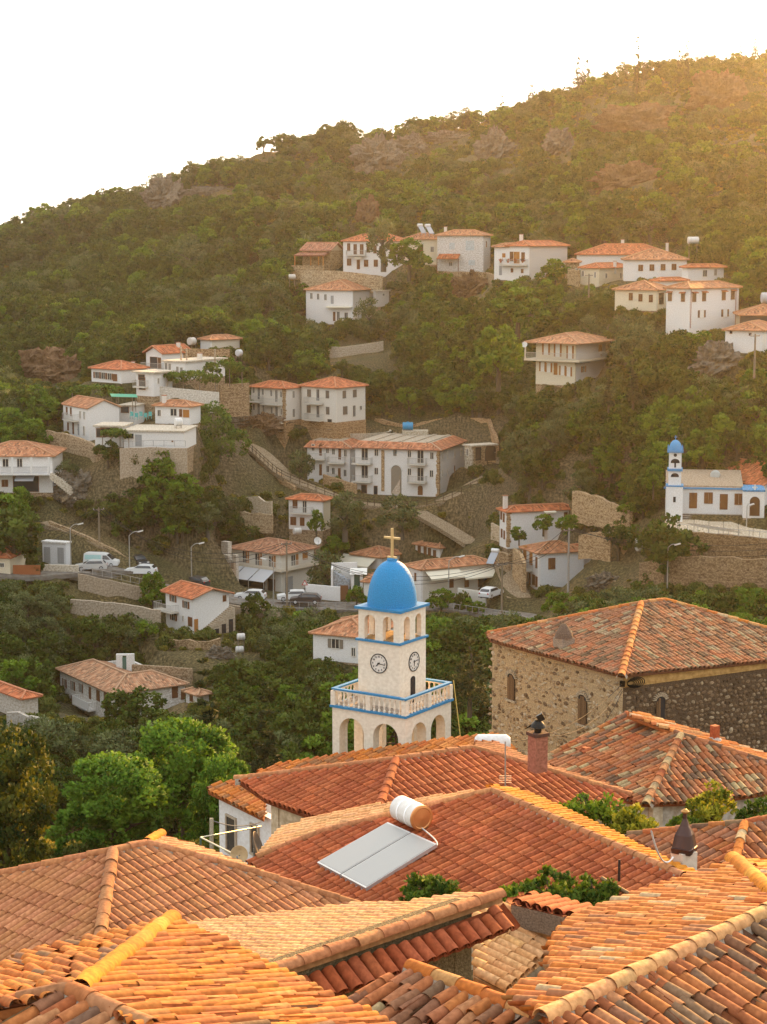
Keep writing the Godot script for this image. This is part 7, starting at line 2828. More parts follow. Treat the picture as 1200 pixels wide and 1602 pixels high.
# ---------- vehicles ----------
func car(label: String, px: float, py: float, d: float, yaw: float, col: Color, kind := "car") -> void:
	var o := spot(px, py, d)
	var van := kind == "van"
	var t := thing("parked_" + kind, label, kind, o, "vehicles parked along the road")
	var b := Basis(Vector3.UP, deg_to_rad(yaw))
	var L := 2.45 if van else 2.15
	var W := 0.92 if van else 0.85
	# side profile (x forward, y up)
	var low: Array = [[-1.0, 0.28], [-1.0, 0.85], [-0.93, 0.95], [0.3, 0.95], [0.55, 0.92], [0.95, 0.78], [1.0, 0.6], [1.0, 0.28]]
	var cab: Array = [[-0.92, 0.94], [-0.72, 1.38], [-0.1, 1.44], [0.15, 1.36], [0.5, 0.93]]
	if van:
		low = [[-1.0, 0.3], [-1.0, 1.0], [0.6, 1.05], [0.95, 0.9], [1.0, 0.65], [1.0, 0.3]]
		cab = [[-0.99, 1.0], [-0.97, 1.85], [-0.85, 1.92], [0.1, 1.9], [0.32, 1.78], [0.68, 1.02]]
	var build := func(prof: Array, w0: float, w1: float) -> MB:
		var mb := MB.new()
		mb.col = col
		var n := prof.size()
		var ymin := 9.0
		var ymax := 0.0
		for e in prof:
			ymin = minf(ymin, e[1])
			ymax = maxf(ymax, e[1])
		var pts := []
		for sd in [-1, 1]:
			var row := PackedVector3Array()
			for e in prof:
				var k: float = (e[1] - ymin) / (ymax - ymin)
				row.append(o + b * Vector3(e[0] * L, e[1], sd * lerpf(w0, w1, k * k)))
			pts.append(row)
		for sd in 2:
			mb.poly(pts[sd], b * Vector3(0, 0, -1 if sd == 0 else 1))
		var cc: Vector3 = o + b * Vector3(0, (ymin + ymax) * 0.5, 0)
		for i in n:
			var j := (i + 1) % n
			mb.quad(pts[0][i], pts[0][j], pts[1][j], pts[1][i], (pts[0][i] + pts[1][j]) * 0.5 - cc)
		return mb
	var body := part(t, "body", build.call(low, W, W * 0.93), M.car_paint)
	var cm: MB = build.call(cab, W * 0.93, W * 0.74)
	part(t, "cabin", cm, M.car_paint)
	for sd in [-1, 1]:
		var g := MB.new()
		var z0 := W * 0.945
		var z1 := W * 0.80
		var y0 := 1.02 if not van else 1.12
		var y1 := 1.34 if not van else 1.72
		var x0 := -0.74 if not van else 0.12
		var x1 := 0.36 if not van else 0.58
		var xi0 := -0.64 if not van else 0.12
		var xi1 := 0.14 if not van else 0.3
		g.quad(o + b * Vector3(x0 * L, y0, sd * z0), o + b * Vector3(x1 * L, y0, sd * z0), o + b * Vector3(xi1 * L, y1, sd * z1), o + b * Vector3(xi0 * L, y1, sd * z1), b * Vector3(0, 0, sd))
		part(t, "side_window", g, M.glass)
	var ws := MB.new()
	var a0 := 0.49 if not van else 0.675
	var a1 := 0.17 if not van else 0.34
	var ya := 0.98 if not van else 1.08
	var yb := 1.33 if not van else 1.73
	ws.quad(o + b * Vector3(a0 * L, ya, -W * 0.82), o + b * Vector3(a0 * L, ya, W * 0.82), o + b * Vector3(a1 * L + 0.02, yb, W * 0.72), o + b * Vector3(a1 * L + 0.02, yb, -W * 0.72), b * Vector3(1, 0.6, 0))
	part(t, "windscreen", ws, M.glass)
	var rw := MB.new()
	var r0 := -0.905 if not van else -1.0
	var r1 := -0.745 if not van else -0.985
	rw.quad(o + b * Vector3(r0 * L - 0.02, ya + 0.04, -W * 0.8), o + b * Vector3(r0 * L - 0.02, ya + 0.04, W * 0.8), o + b * Vector3(r1 * L - 0.02, yb, W * 0.7), o + b * Vector3(r1 * L - 0.02, yb, -W * 0.7), b * Vector3(-1, 0.4, 0))
	part(t, "rear_window", rw, M.glass)
	for x in [-0.62, 0.62]:
		for sd in [-1, 1]:
			var w := MB.new()
			w.col = lin(0.02, 0.02, 0.02)
			var c := o + b * Vector3(x * L, 0.32, sd * (W - 0.12))
			var wb := b * Basis(Vector3.RIGHT, PI / 2 * sd)
			w.lathe(c, PackedVector2Array([Vector2(0.0, -0.1), Vector2(0.32, -0.1), Vector2(0.33, 0.1), Vector2(0.22, 0.13)]), 14, wb)
			var wh := part(t, "wheel", w, M.rubber)
			var rm := MB.new()
			rm.col = lin(0.5, 0.5, 0.5)
			rm.lathe(c, PackedVector2Array([Vector2(0.21, 0.12), Vector2(0.17, 0.15), Vector2(0.05, 0.12), Vector2(0, 0.13)]), 10, wb)
			part(wh, "rim", rm, M.metal)
	for sd in [-1, 1]:
		var h := MB.new()
		h.col = lin(0.7, 0.7, 0.68)
		h.box(o + b * Vector3(0.985 * L, 0.68, sd * W * 0.7), Vector3(0.08, 0.14, 0.32), b)
		part(t, "headlight", h, M.paint)
		var q := MB.new()
		q.col = lin(0.4, 0.02, 0.02)
		q.box(o + b * Vector3(-0.995 * L, 0.8, sd * W * 0.74), Vector3(0.06, 0.2, 0.22), b)
		part(t, "tail_light", q, M.paint)
	var nb := MB.new()
	nb.col = lin(0.06, 0.06, 0.06)
	nb.box(o + b * Vector3(0, 0.3, 0), Vector3(L * 2.02, 0.14, W * 1.9), b)
	part(t, "bumper", nb, M.dull)

func vehicles() -> void:
	var wh := lin(0.62, 0.62, 0.61)
	car("white van with a pale blue panel parked below the rubble wall", 160, 886, 265, -8, wh, "van")
	var v := get_node("parked_van")
	var pm := MB.new()
	pm.col = lin(0.42, 0.66, 0.66)
	var o := spot(160, 886, 265)
	var b := Basis(Vector3.UP, deg_to_rad(-8))
	pm.slab(o + b * Vector3(-2.2, 1.1, 0.925), b * Vector3(2.3, 0, 0), b * Vector3(0, 0.62, -0.06), b * Vector3(0, 0, 0.012))
	part(v, "side_panel", pm, M.paint)
	car("silver hatchback parked in front of the white van", 143, 892, 262, 187, lin(0.42, 0.41, 0.39))
	car("black car at the foot of the cobbled lane", 217, 884, 267, -62, lin(0.02, 0.02, 0.022))
	car("white car half hidden by the yellow-green roadside tree", 221, 899, 262, 172, wh)
	car("white car behind the small tree in front of the restaurant", 392, 938, 266, 172, wh)
	car("white saloon beside the utility pole on the road", 458, 939, 264, 186, wh)
	car("black and red car behind the white saloon on the road", 478, 944, 262, 178, lin(0.03, 0.02, 0.022))
	car("white car parked beside the terrace with cream awnings", 768, 934, 256, 60, wh)
	car("dark car in front of the ruin's front wall", 304, 917, 266, 150, lin(0.03, 0.03, 0.035))

# ---------- plants ----------
# A crown is many small clumps of leaves spread over lobes; leaves are folded diamonds.
func leaf(mb: MB, p: Vector3, dir: Vector3, nrm: Vector3, len: float, wid: float, soft: Vector3) -> void:
	var side := dir.cross(nrm).normalized() * wid
	var mid := p + dir * len * 0.5
	var tip := p + dir * len
	var n1 := (soft * 0.65 + (nrm + side.normalized() * 0.35) * 0.35).normalized()
	var n2 := (soft * 0.65 + (nrm - side.normalized() * 0.35) * 0.35).normalized()
	mb.stri(p, mid + side - nrm * wid * 0.25, tip, n1, n1, n1)
	mb.stri(p, tip, mid - side - nrm * wid * 0.25, n2, n2, n2)

func dir_random(r: RandomNumberGenerator) -> Vector3:
	var v := Vector3(r.randfn(), r.randfn(), r.randfn())
	return v.normalized() if v.length() > 0.01 else Vector3.UP

func crown(sd: int, lobes: Array, clumps: int, per: int, size: float, ca: Color, cb: Color, slim := 0.4, fluff := 0.34, droop := 0.0) -> ArrayMesh:
	var r := RandomNumberGenerator.new()
	r.seed = sd
	var mb := MB.new()
	var total := 0.0
	for l in lobes:
		total += l[1].x * l[1].x
	for l in lobes:
		var c: Vector3 = l[0]
		var rad: Vector3 = l[1]
		var n := maxi(2, int(clumps * rad.x * rad.x / total))
		for k in n:
			var d := dir_random(r)
			if d.y < -0.55:
				d.y = -d.y
			var cc := c + d * rad * r.randf_range(0.62, 0.95)
			var cr := rad.x * fluff * r.randf_range(0.7, 1.35)
			var tone_k := clampf(r.randfn(0.5, 0.28), 0, 1)
			for i in per:
				var e := dir_random(r)
				if e.dot(d) < -0.35:
					e = -e
				var p := cc + e * cr * pow(r.randf(), 0.4) * Vector3(1, 0.8, 1)
				var out := (e * 0.8 + d + Vector3.UP * 0.15).normalized()
				var dd := (dir_random(r) + out * 0.7 + Vector3.DOWN * droop).normalized()
				var nr := dd.cross(dir_random(r)).normalized()
				if nr.dot(out) < 0:
					nr = -nr
				mb.col = ca.lerp(cb, clampf(tone_k + r.randfn(0, 0.16), 0, 1))
				var s := size * r.randf_range(0.7, 1.3)
				leaf(mb, p, dd, nr, s, s * slim, out)
	var m := mb.mesh()
	m.surface_set_material(0, M.leaf)
	return m

func trunk_mesh(h: float, r0: float, limbs: int, reach: float, col: Color, sd: int) -> ArrayMesh:
	var r := RandomNumberGenerator.new()
	r.seed = sd
	var mb := MB.new()
	mb.col = col
	var p := Vector3(0, -0.8, 0)
	for i in 4:
		var q := Vector3(r.randfn(0, 0.06) * h * i / 3.0, h * (i + 1) / 4.0, r.randfn(0, 0.06) * h * i / 3.0)
		mb.tube(p, q, lerpf(r0 * 1.3, r0 * 0.5, i / 4.0), lerpf(r0 * 1.3, r0 * 0.5, (i + 1) / 4.0), 7, false)
		p = q
	for k in limbs:
		var a := TAU * k / limbs + r.randf() * 0.8
		var s := Vector3(0, h * r.randf_range(0.35, 0.85), 0)
		var e := s + Vector3(cos(a) * reach, reach * r.randf_range(0.5, 1.0), sin(a) * reach) * r.randf_range(0.6, 1.0)
		var m := s.lerp(e, 0.5) + Vector3.UP * reach * 0.08
		mb.tube(s, m, r0 * 0.42, r0 * 0.28, 5, false)
		mb.tube(m, e, r0 * 0.28, r0 * 0.08, 5, false)
	var o := mb.mesh()
	o.surface_set_material(0, M.bark)
	return o

# kinds: name -> {crowns, trunk, height, width} for a tree one unit (metre scale given by the spot)
var kinds := {}

func lobes_round(sd: int, h: float, w: float) -> Array:
	var r := RandomNumberGenerator.new()
	r.seed = sd
	var out := [[Vector3(0, h * 0.6, 0), Vector3(w * 0.36, h * 0.36, w * 0.36)]]
	for k in 7:
		var a := TAU * k / 7 + r.randf() * 0.7
		out.append([Vector3(cos(a) * w * 0.25, h * r.randf_range(0.22, 0.7), sin(a) * w * 0.25), Vector3(w * 0.25, h * 0.22, w * 0.25) * r.randf_range(0.8, 1.2)])
	return out

func make_kinds() -> void:
	# dimensions for a tree 6 m high and 5.4 m wide
	var oak := []
	var olive := []
	var fresh := []
	var bush := []
	for k in 3:
		oak.append(crown(10 + k, lobes_round(10 + k, 6.0, 5.6), 46, 62, 0.36, lin(0.028, 0.052, 0.006), lin(0.105, 0.145, 0.016), 0.45, 0.36))
		olive.append(crown(20 + k, lobes_round(20 + k, 5.6, 5.4), 40, 66, 0.36, lin(0.060, 0.082, 0.026), lin(0.165, 0.190, 0.068), 0.24, 0.42))
		fresh.append(crown(30 + k, lobes_round(30 + k, 6.0, 5.4), 44, 62, 0.38, lin(0.044, 0.098, 0.006), lin(0.160, 0.250, 0.016), 0.48, 0.36))
		bush.append(crown(40 + k, [[Vector3(0, 0.5, 0), Vector3(1.2, 0.75, 1.2)], [Vector3(0.8, 0.4, 0.3), Vector3(0.8, 0.55, 0.8)], [Vector3(-0.6, 0.45, -0.5), Vector3(0.9, 0.65, 0.9)]], 26, 34, 0.3, lin(0.055, 0.078, 0.012), lin(0.150, 0.165, 0.034), 0.42, 0.42))
	var gr := lin(0.12, 0.095, 0.065)
	kinds.oak_tree = {"crown": oak, "trunk": trunk_mesh(3.6, 0.22, 5, 1.9, gr, 1), "h": 6.0, "w": 5.6}
	kinds.olive_tree = {"crown": olive, "trunk": trunk_mesh(3.0, 0.3, 5, 1.8, lin(0.16, 0.14, 0.11), 2), "h": 5.6, "w": 5.4}
	kinds.broadleaf_tree = {"crown": fresh, "trunk": trunk_mesh(3.6, 0.2, 5, 1.9, gr, 3), "h": 6.0, "w": 5.4}
	kinds.shrub = {"crown": bush, "trunk": trunk_mesh(0.7, 0.06, 4, 0.6, gr, 4), "h": 1.3, "w": 2.6}
	var cyp := []
	for k in 2:
		var lb := []
		for i in 7:
			var f := i / 6.0
			lb.append([Vector3(0, 1.0 + f * 7.6, 0), Vector3(0.75 * (1.0 - f * 0.72), 0.95, 0.75 * (1.0 - f * 0.72))])
		cyp.append(crown(50 + k, lb, 60, 38, 0.3, lin(0.022, 0.034, 0.012), lin(0.055, 0.068, 0.022), 0.28, 0.42, -0.8))
	kinds.cypress_tree = {"crown": cyp, "trunk": trunk_mesh(3.0, 0.14, 2, 0.3, gr, 5), "h": 9.2, "w": 1.5}
	var pin := []
	for k in 2:
		var lb := []
		for i in 7:
			var f := i / 6.0
			lb.append([Vector3(0, 1.4 + f * 5.8, 0), Vector3(1.7 * (1.0 - f * 0.85), 0.55, 1.7 * (1.0 - f * 0.85))])
		pin.append(crown(60 + k, lb, 70, 30, 0.34, lin(0.030, 0.040, 0.014), lin(0.070, 0.078, 0.026), 0.22, 0.34, 0.2))
	kinds.pine_tree = {"crown": pin, "trunk": trunk_mesh(6.2, 0.16, 3, 0.6, gr, 6), "h": 7.6, "w": 3.4}

func plant(kind: String, at: Vector3, h: float, w: float, label: String, category: String, group := "", tint := 0) -> Node3D:
	var k: Dictionary = kinds[kind]
	var t := thing(kind, label, category, at, group)
	var sy: float = h / k.h
	var sx: float = w / k.w
	var b := Basis(Vector3.UP, rng.randf() * TAU) * Basis.from_scale(Vector3(sx, sy, sx))
	part_mesh(t, "trunk", k.trunk, Transform3D(b, at))
	part_mesh(t, "crown", k.crown[rng.randi() % k.crown.size()], Transform3D(b, at))
	return t

var keep_clear := []

func clear_of(p: Vector3, h: float, w: float) -> bool:
	var top := sheet(p + Vector3.UP * h)
	var foot := sheet(p)
	var half := w * 0.5 * LENS / foot.z
	for k in keep_clear:
		# [x0, y0, x1, y1, depth]
		if foot.z < k[4] + 1.0 and foot.x + half > k[0] and foot.x - half < k[2] and foot.y > k[1] and top.y < k[3]:
			return false
	for s in sites:
		var st := s as Site
		var q := p - st.o
		var u := q.dot(st.dl)
		var v := q.dot(st.dr)
		var m := w * 0.4
		if u > -m and u < st.a + m and v > -m and v < st.b + m:
			return false
	for r in roads:
		for e in r.pts:
			if Vector2(e.x - p.x, e.z - p.z).length() < r.half + w * 0.22:
				return false
	return true

func plan_clear() -> void:
	for s in sites:
		var st := s as Site
		var x0 := 1e9
		var x1 := -1e9
		var y0 := 1e9
		var y1 := -1e9
		for e in [Vector3.ZERO, st.dl * st.a, st.dr * st.b]:
			var a := sheet(st.o + e)
			var b := sheet(st.o + e + Vector3.UP * st.h)
			x0 = minf(x0, a.x)
			x1 = maxf(x1, a.x)
			y0 = minf(y0, b.y)
			y1 = maxf(y1, a.y)
		keep_clear.append([x0 - 2, y0 - 14, x1 + 2, y0 + (y1 - y0) * 0.85, sheet(st.o).z + maxf(st.a, st.b if st.b < 12.0 else 0.0) * 0.5])
	for e in ["60 812 240 908 270", "240 885 600 950 285", "120 895 310 960 258", "540 935 870 960 262", "1040 770 1200 912 246", "1035 680 1072 800 246", "350 682 480 770 312", "540 760 790 800 300", "500 655 780 700 330", "90 690 200 780 300", "270 850 360 925 275", "478 895 560 940 270", "205 1018 320 1050 240", "180 1015 212 1050 240", "790 850 830 935 262", "900 760 960 900 262", "140 560 360 700 314", "520 535 610 570 360", "465 410 610 440 392", "650 800 760 850 280", "712 890 800 945 262", "620 650 650 678 315", "320 985 400 1030 240", "930 820 1000 905 252", "870 920 1200 1000 100", "360 820 500 935 280"]:
		var f := nums(e)
		keep_clear.append([f[0], f[1], f[2], f[3], f[4]])

func landmark(q: Vector3, list: Array) -> String:
	var best := 1e9
	var say := ""
	for m in list:
		var dx: float = q.x - m[0]
		var dy: float = q.y - m[1]
		var d := dx * dx + dy * dy * 1.4
		if d < best:
			best = d
			var where := ""
			if absf(dy) > absf(dx) * 0.8:
				where = "uphill of" if dy < 0 else "downhill of"
			else:
				where = "to the left of" if dx < 0 else "to the right of"
			if d > 110.0 * 110.0:
				where = "far " + where
			elif d < 45.0 * 45.0:
				where = "close " + where
			say = where + " " + m[2]
	return say

const MARKS := [[585, 400, "the long white top-terrace house"], [725, 395, "the patched white house"], [835, 410, "the flowered balcony house"], [960, 400, "the wide red roof"], [1100, 485, "the house with terracotta hoods"], [885, 560, "the cream villa"], [535, 480, "the four-windowed white house"], [500, 400, "the stone pavilion"], [185, 588, "the brown-shuttered low house"], [300, 575, "the flat-roofed house"], [140, 660, "the gabled white house"], [240, 690, "the white garage"], [40, 735, "the veranda house"], [430, 630, "the pale twin houses"], [530, 640, "the square twin house"], [620, 730, "the long hotel"], [760, 710, "the hotel's stone arch"], [480, 800, "the small house under the hotel"], [420, 890, "the restaurant"], [310, 895, "the ruin"], [310, 960, "the outside-stair house"], [700, 850, "the four tall windows house"], [715, 905, "the cream awnings"], [590, 870, "the awning cottage"], [840, 820, "the long red roof above the lane"], [870, 895, "the orange-shuttered house"], [970, 865, "the rubble hut"], [1055, 740, "the chapel bell tower"], [1120, 780, "the chapel hall"], [1100, 870, "the plaza wall"], [190, 1090, "the bent whitewashed house"], [195, 1035, "the green gate"], [90, 866, "the white cabin"], [160, 880, "the parked van"], [30, 1100, "the edge cottage"], [530, 1000, "the grey-shuttered house"], [660, 1080, "the big bell tower"], [840, 1080, "the tall stone house"], [590, 250, "the grey middle cliff"], [250, 330, "the ledge on the long ridge"], [80, 590, "the rust-red cliff"], [990, 220, "the brown cliff face"], [400, 210, "the lone ridge oaks"], [910, 110, "the twin ridge pines"]]

func forest() -> void:
	var r := RandomNumberGenerator.new()
	r.seed = 33
	var cand := []
	var z := -100.0
	while z > -590.0:
		var step := 3.5 if z > -330.0 else 4.0
		var half := absf(z) * 0.21 + 14.0
		var x := -half
		while x < half:
			var px := x + r.randf_range(-1.9, 1.9)
			var pz := z + r.randf_range(-1.9, 1.9)
			x += step
			var p := Vector3(px, ground(px, pz), pz)
			var q := sheet(p)
			if q.x < -60 or q.x > 1260 or q.y > 1330 or q.z < 92.0:
				continue
			var n := hills.get_noise_2d(px * 1.7, pz * 1.7)
			var m := hills.get_noise_2d(px * 0.9 + 500, pz * 0.9)
			var kind := "oak_tree"
			var h := r.randf_range(4.2, 6.6)
			var w := h * r.randf_range(0.82, 1.1)
			var high := q.z > 350.0 and q.y < 420
			if high:
				var ridge_k := clampf((330.0 - q.y) / 160.0, 0, 1)
				if n + r.randf_range(-0.2, 0.2) < -0.36 + 0.34 * ridge_k:
					continue
				var u := r.randf()
				kind = "oak_tree" if u < 0.44 else ("broadleaf_tree" if u < 0.6 else ("olive_tree" if u < 0.72 else "shrub"))
				h = r.randf_range(3.2, 6.6) * (1.0 - 0.12 * ridge_k)
				w = h * r.randf_range(0.9, 1.3)
				if kind == "shrub":
					h = r.randf_range(1.2, 2.4)
					w = h * 1.6
			else:
				var village_k: bool = q.y > 470 and q.y < 960
				if n < -0.34 and village_k:
					continue
				if m > 0.1 and r.randf() < 0.75:
					kind = "olive_tree"
					h = r.randf_range(3.8, 5.4)
					w = h * r.randf_range(0.95, 1.2)
				elif m < -0.22 and r.randf() < 0.7 or r.randf() < 0.1:
					kind = "broadleaf_tree"
				elif r.randf() < 0.12:
					kind = "shrub"
					h = r.randf_range(1.4, 2.6)
					w = h * 1.5
				if q.x < 330 and q.y > 300 and q.y < 620 and r.randf() < 0.6:
					kind = "oak_tree"
				if q.z < 240.0 and q.y > 960:
					h *= 0.95
			# thin, dry places
			if q.x > 240 and q.x < 420 and q.y > 985 and q.y < 1060:
				if r.randf() < 0.85:
					continue
			if q.x > 640 and q.x < 800 and q.y > 760 and q.y < 870 and r.randf() < 0.7:
				continue
			if q.x > 960 and q.y > 905 and q.y < 950 and q.z > 195.0 and r.randf() < 0.8:
				continue
			if q.x > 60 and q.x < 330 and q.y > 700 and q.y < 900 and r.randf() < 0.2:
				continue
			if clear_of(p, h, w):
				cand.append([h * w / (q.z * q.z), kind, p, h, w, q])
			elif kind != "shrub" and clear_of(p, 1.6, 2.2) and r.randf() < 0.7:
				cand.append([3.5 / (q.z * q.z), "shrub", p, r.randf_range(1.0, 1.7), r.randf_range(1.8, 2.6), q])
		z -= 2.9 if z > -330.0 else 3.8
	# steep banks hold more plants than a level grid gives them
	var cells := {}
	for e in cand:
		cells[Vector3i((e[2] as Vector3) / 2.6)] = true
	for i in 7500:
		var sx := r.randf_range(-20, 1220)
		var sy := r.randf_range(330, 1240)
		var p := land(sx, sy, 92.0)
		var q := sheet(p)
		if q.z > 640.0 or cells.has(Vector3i(p / 2.6)):
			continue
		var dry := (sx > 240 and sx < 430 and sy > 985 and sy < 1060) or (sx > 640 and sx < 800 and sy > 760 and sy < 870) or (sx > 930 and sy > 890 and sy < 960) or (sx > 340 and sx < 640 and sy > 545 and sy < 720) or (sx > 60 and sx < 260 and sy > 690 and sy < 830)
		if dry and r.randf() < 0.3:
			continue
		var m := hills.get_noise_2d(p.x * 0.9 + 500, p.z * 0.9)
		var u := r.randf()
		var kind := "oak_tree" if u < 0.4 else ("olive_tree" if u < (0.8 if m > 0.0 else 0.55) else "broadleaf_tree")
		var h := r.randf_range(3.6, 6.2) if q.z < 350.0 else r.randf_range(2.6, 4.6)
		if dry or r.randf() < 0.15:
			kind = "shrub"
			h = r.randf_range(1.0, 2.0)
		var w := h * r.randf_range(0.9, 1.15) * (1.5 if kind == "shrub" else 1.0)
		if not clear_of(p, h, w):
			kind = "shrub"
			h = r.randf_range(0.8, 1.5)
			w = h * 1.6
			if not clear_of(p, h, w):
				continue
		cells[Vector3i(p / 2.6)] = true
		cand.append([h * w / (q.z * q.z), kind, p, h, w, q])
	cand.sort_custom(func(a, b): return a[0] > b[0])
	var most := {"oak_tree": 280, "olive_tree": 230, "broadleaf_tree": 230, "shrub": 160}
	var word := {"oak_tree": "dark green oak", "olive_tree": "grey-green olive tree", "broadleaf_tree": "bright green broadleaf tree", "shrub": "rounded green shrub"}
	var used := {}
	var rest := {}
	for e in cand:
		var k: String = e[1]
		var q: Vector3 = e[5]
		var n: int = used.get(k, 0)
		var inside: bool = q.x > -5 and q.x < 1205 and q.y < 1240
		if n < most[k] and inside:
			used[k] = n + 1
			var size := "tall " if e[3] > 5.6 else ("low " if e[3] < 3.2 else "")
			plant(k, e[2], e[3], e[4], size + word[k] + " " + landmark(q, MARKS), "shrub" if k == "shrub" else "tree", word[k] + "s on the slopes " + landmark(q, MARKS))
		else:
			var d: Dictionary = kinds[k]
			var v := rng.randi() % (d.crown as Array).size()
			var key := k + str(v)
			if not rest.has(key):
				rest[key] = [d.crown[v], []]
			var b := Basis(Vector3.UP, rng.randf() * TAU) * Basis.from_scale(Vector3(e[4] / d.w, e[3] / d.h, e[4] / d.w))
			rest[key][1].append(Transform3D(b, e[2]))
	var wood := Node3D.new()
	wood.name = "distant_woods"
	add_child(wood)
	wood.set_meta("kind", "stuff")
	wood.set_meta("label", "the woods and scrub that cover the far slopes")
	for key in rest:
		multi(wood, "foliage", rest[key][0], rest[key][1], [])
	# low scrub and grass tufts over the whole slope
	var scrub := []
	var cols := []
	for i in 22000:
		var zz := -r.randf_range(95.0, 585.0)
		var xx := r.randf_range(-1, 1) * (absf(zz) * 0.21 + 12.0)
		var p := Vector3(xx, ground(xx, zz), zz)
		var s := r.randf_range(0.18, 0.6)
		if not clear_of(p, s * 1.2, 0.8):
			continue
		scrub.append(Transform3D(Basis(Vector3.UP, r.randf() * TAU) * Basis.from_scale(Vector3(s, s * r.randf_range(0.7, 1.2), s)), p))
		var k := r.randf()
		cols.append(Color(1.0 + 1.6 * k, 1.0 + 0.8 * k, 1.0 + 0.3 * k))
	var so := multi(self, "undergrowth", kinds.shrub.crown[1], scrub, cols)
	so.set_meta("label", "low scrub and dry tufts between the trees")

func rock(label: String, px: float, py: float, d0: float, sx: float, sy: float, sd: int, col: Color) -> void:
	var o := land(px, py, d0) + Vector3.UP * sy * 0.25
	var r := FastNoiseLite.new()
	r.seed = sd
	r.frequency = 0.9
	r.fractal_octaves = 4
	var t := thing("rock_outcrop", label, "rock", o, "rock outcrops on the hillside")
	var n := 40
	var m := 24
	var pts := []
	for j in m + 1:
		var row := []
		for i in n + 1:
			var a := TAU * (i % n) / n
			var e := PI * j / m
			var d := Vector3(sin(e) * cos(a), cos(e), sin(e) * sin(a))
			var k := 1.0 + 0.6 * r.get_noise_3dv(d * 1.6) + 0.4 * r.get_noise_3dv(d * 5.0) + 0.22 * r.get_noise_3dv(d * 14.0)
			row.append(o + Vector3(d.x * sx, d.y * sy, d.z * minf(sx, sy) * 0.8) * k)
		pts.append(row)
	var mb := MB.new()
	for j in m:
		for i in n:
			var k := 0.85 + 0.3 * (r.get_noise_2d(i * 2.0, j * 2.0) + 0.5)
			mb.col = col * k
			mb.quad(pts[j][i], pts[j][i + 1], pts[j + 1][i + 1], pts[j + 1][i], (pts[j][i] as Vector3) + (pts[j + 1][i + 1] as Vector3) - o * 2.0)
	part(t, "rock_face", mb, M.rock)
	var q := sheet(o)
	var k2 := LENS / q.z
	keep_clear.append([q.x - sx * 0.7 * k2, q.y - sy * 0.8 * k2, q.x + sx * 0.7 * k2, q.y + sy * 0.35 * k2, q.z + 3.0])

func rocks() -> void:
	var grey := lin(0.205, 0.178, 0.14)
	var rust := lin(0.21, 0.13, 0.075)
	var a := [["grey cliff in the middle of the slope above the top terrace", 592, 262, 6.5, 6.0, 0], ["pale rock ledge right of the grey middle cliff", 640, 240, 5.0, 3.2, 0], ["weathered crag below the ridge meadow", 700, 222, 6.5, 1.8, 0], ["rock face above the patched white house", 775, 245, 4.5, 4.5, 0], ["narrow grey crag beside the rock face above the flowered balcony", 875, 240, 3.4, 4.2, 0], ["broad brown cliff under the twin pines", 1000, 200, 9.0, 4.0, 1], ["brown cliff near the ridge at the far right", 1125, 165, 7.0, 5.0, 1], ["long reddish bank under the brown cliff", 985, 290, 7.0, 3.4, 1], ["rock spur on the long ridge to the left", 258, 322, 5.5, 5.0, 0], ["pale stones on the ledge of the long ridge", 330, 304, 6.0, 1.3, 0], ["rust-red cliff beside the brown-shuttered low house", 70, 585, 5.0, 3.6, 1], ["rust-red cliff edge nearest the vine pergola", 100, 595, 3.6, 3.0, 1], ["reddish bank under the patched white house", 735, 462, 3.6, 3.0, 1], ["small crag in the bushes behind the stone pavilion", 575, 345, 2.5, 3.6, 1], ["grey boulder below the house with terracotta hoods", 1098, 520, 1.0, 1.1, 0], ["rocky bank under the white shed", 1125, 575, 3.4, 2.6, 0], ["earth bank below the veranda house", 120, 785, 3.2, 2.2, 0], ["rubble bank beside the foot of the twin houses", 410, 672, 3.6, 1.6, 1], ["rubble heap on the path under the twin houses", 375, 668, 2.2, 1.4, 0], ["rocky knob in dry grass below the chapel wall", 945, 925, 2.0, 1.2, 0], ["stone heap on the dry terrace near the tank stand", 345, 1030, 1.6, 1.0, 0]]
	var k := 0
	for e in a:
		rock(e[0], e[1], e[2], 110.0, e[3], e[4], 300 + k, rust if e[5] == 1 else grey)
		k += 1

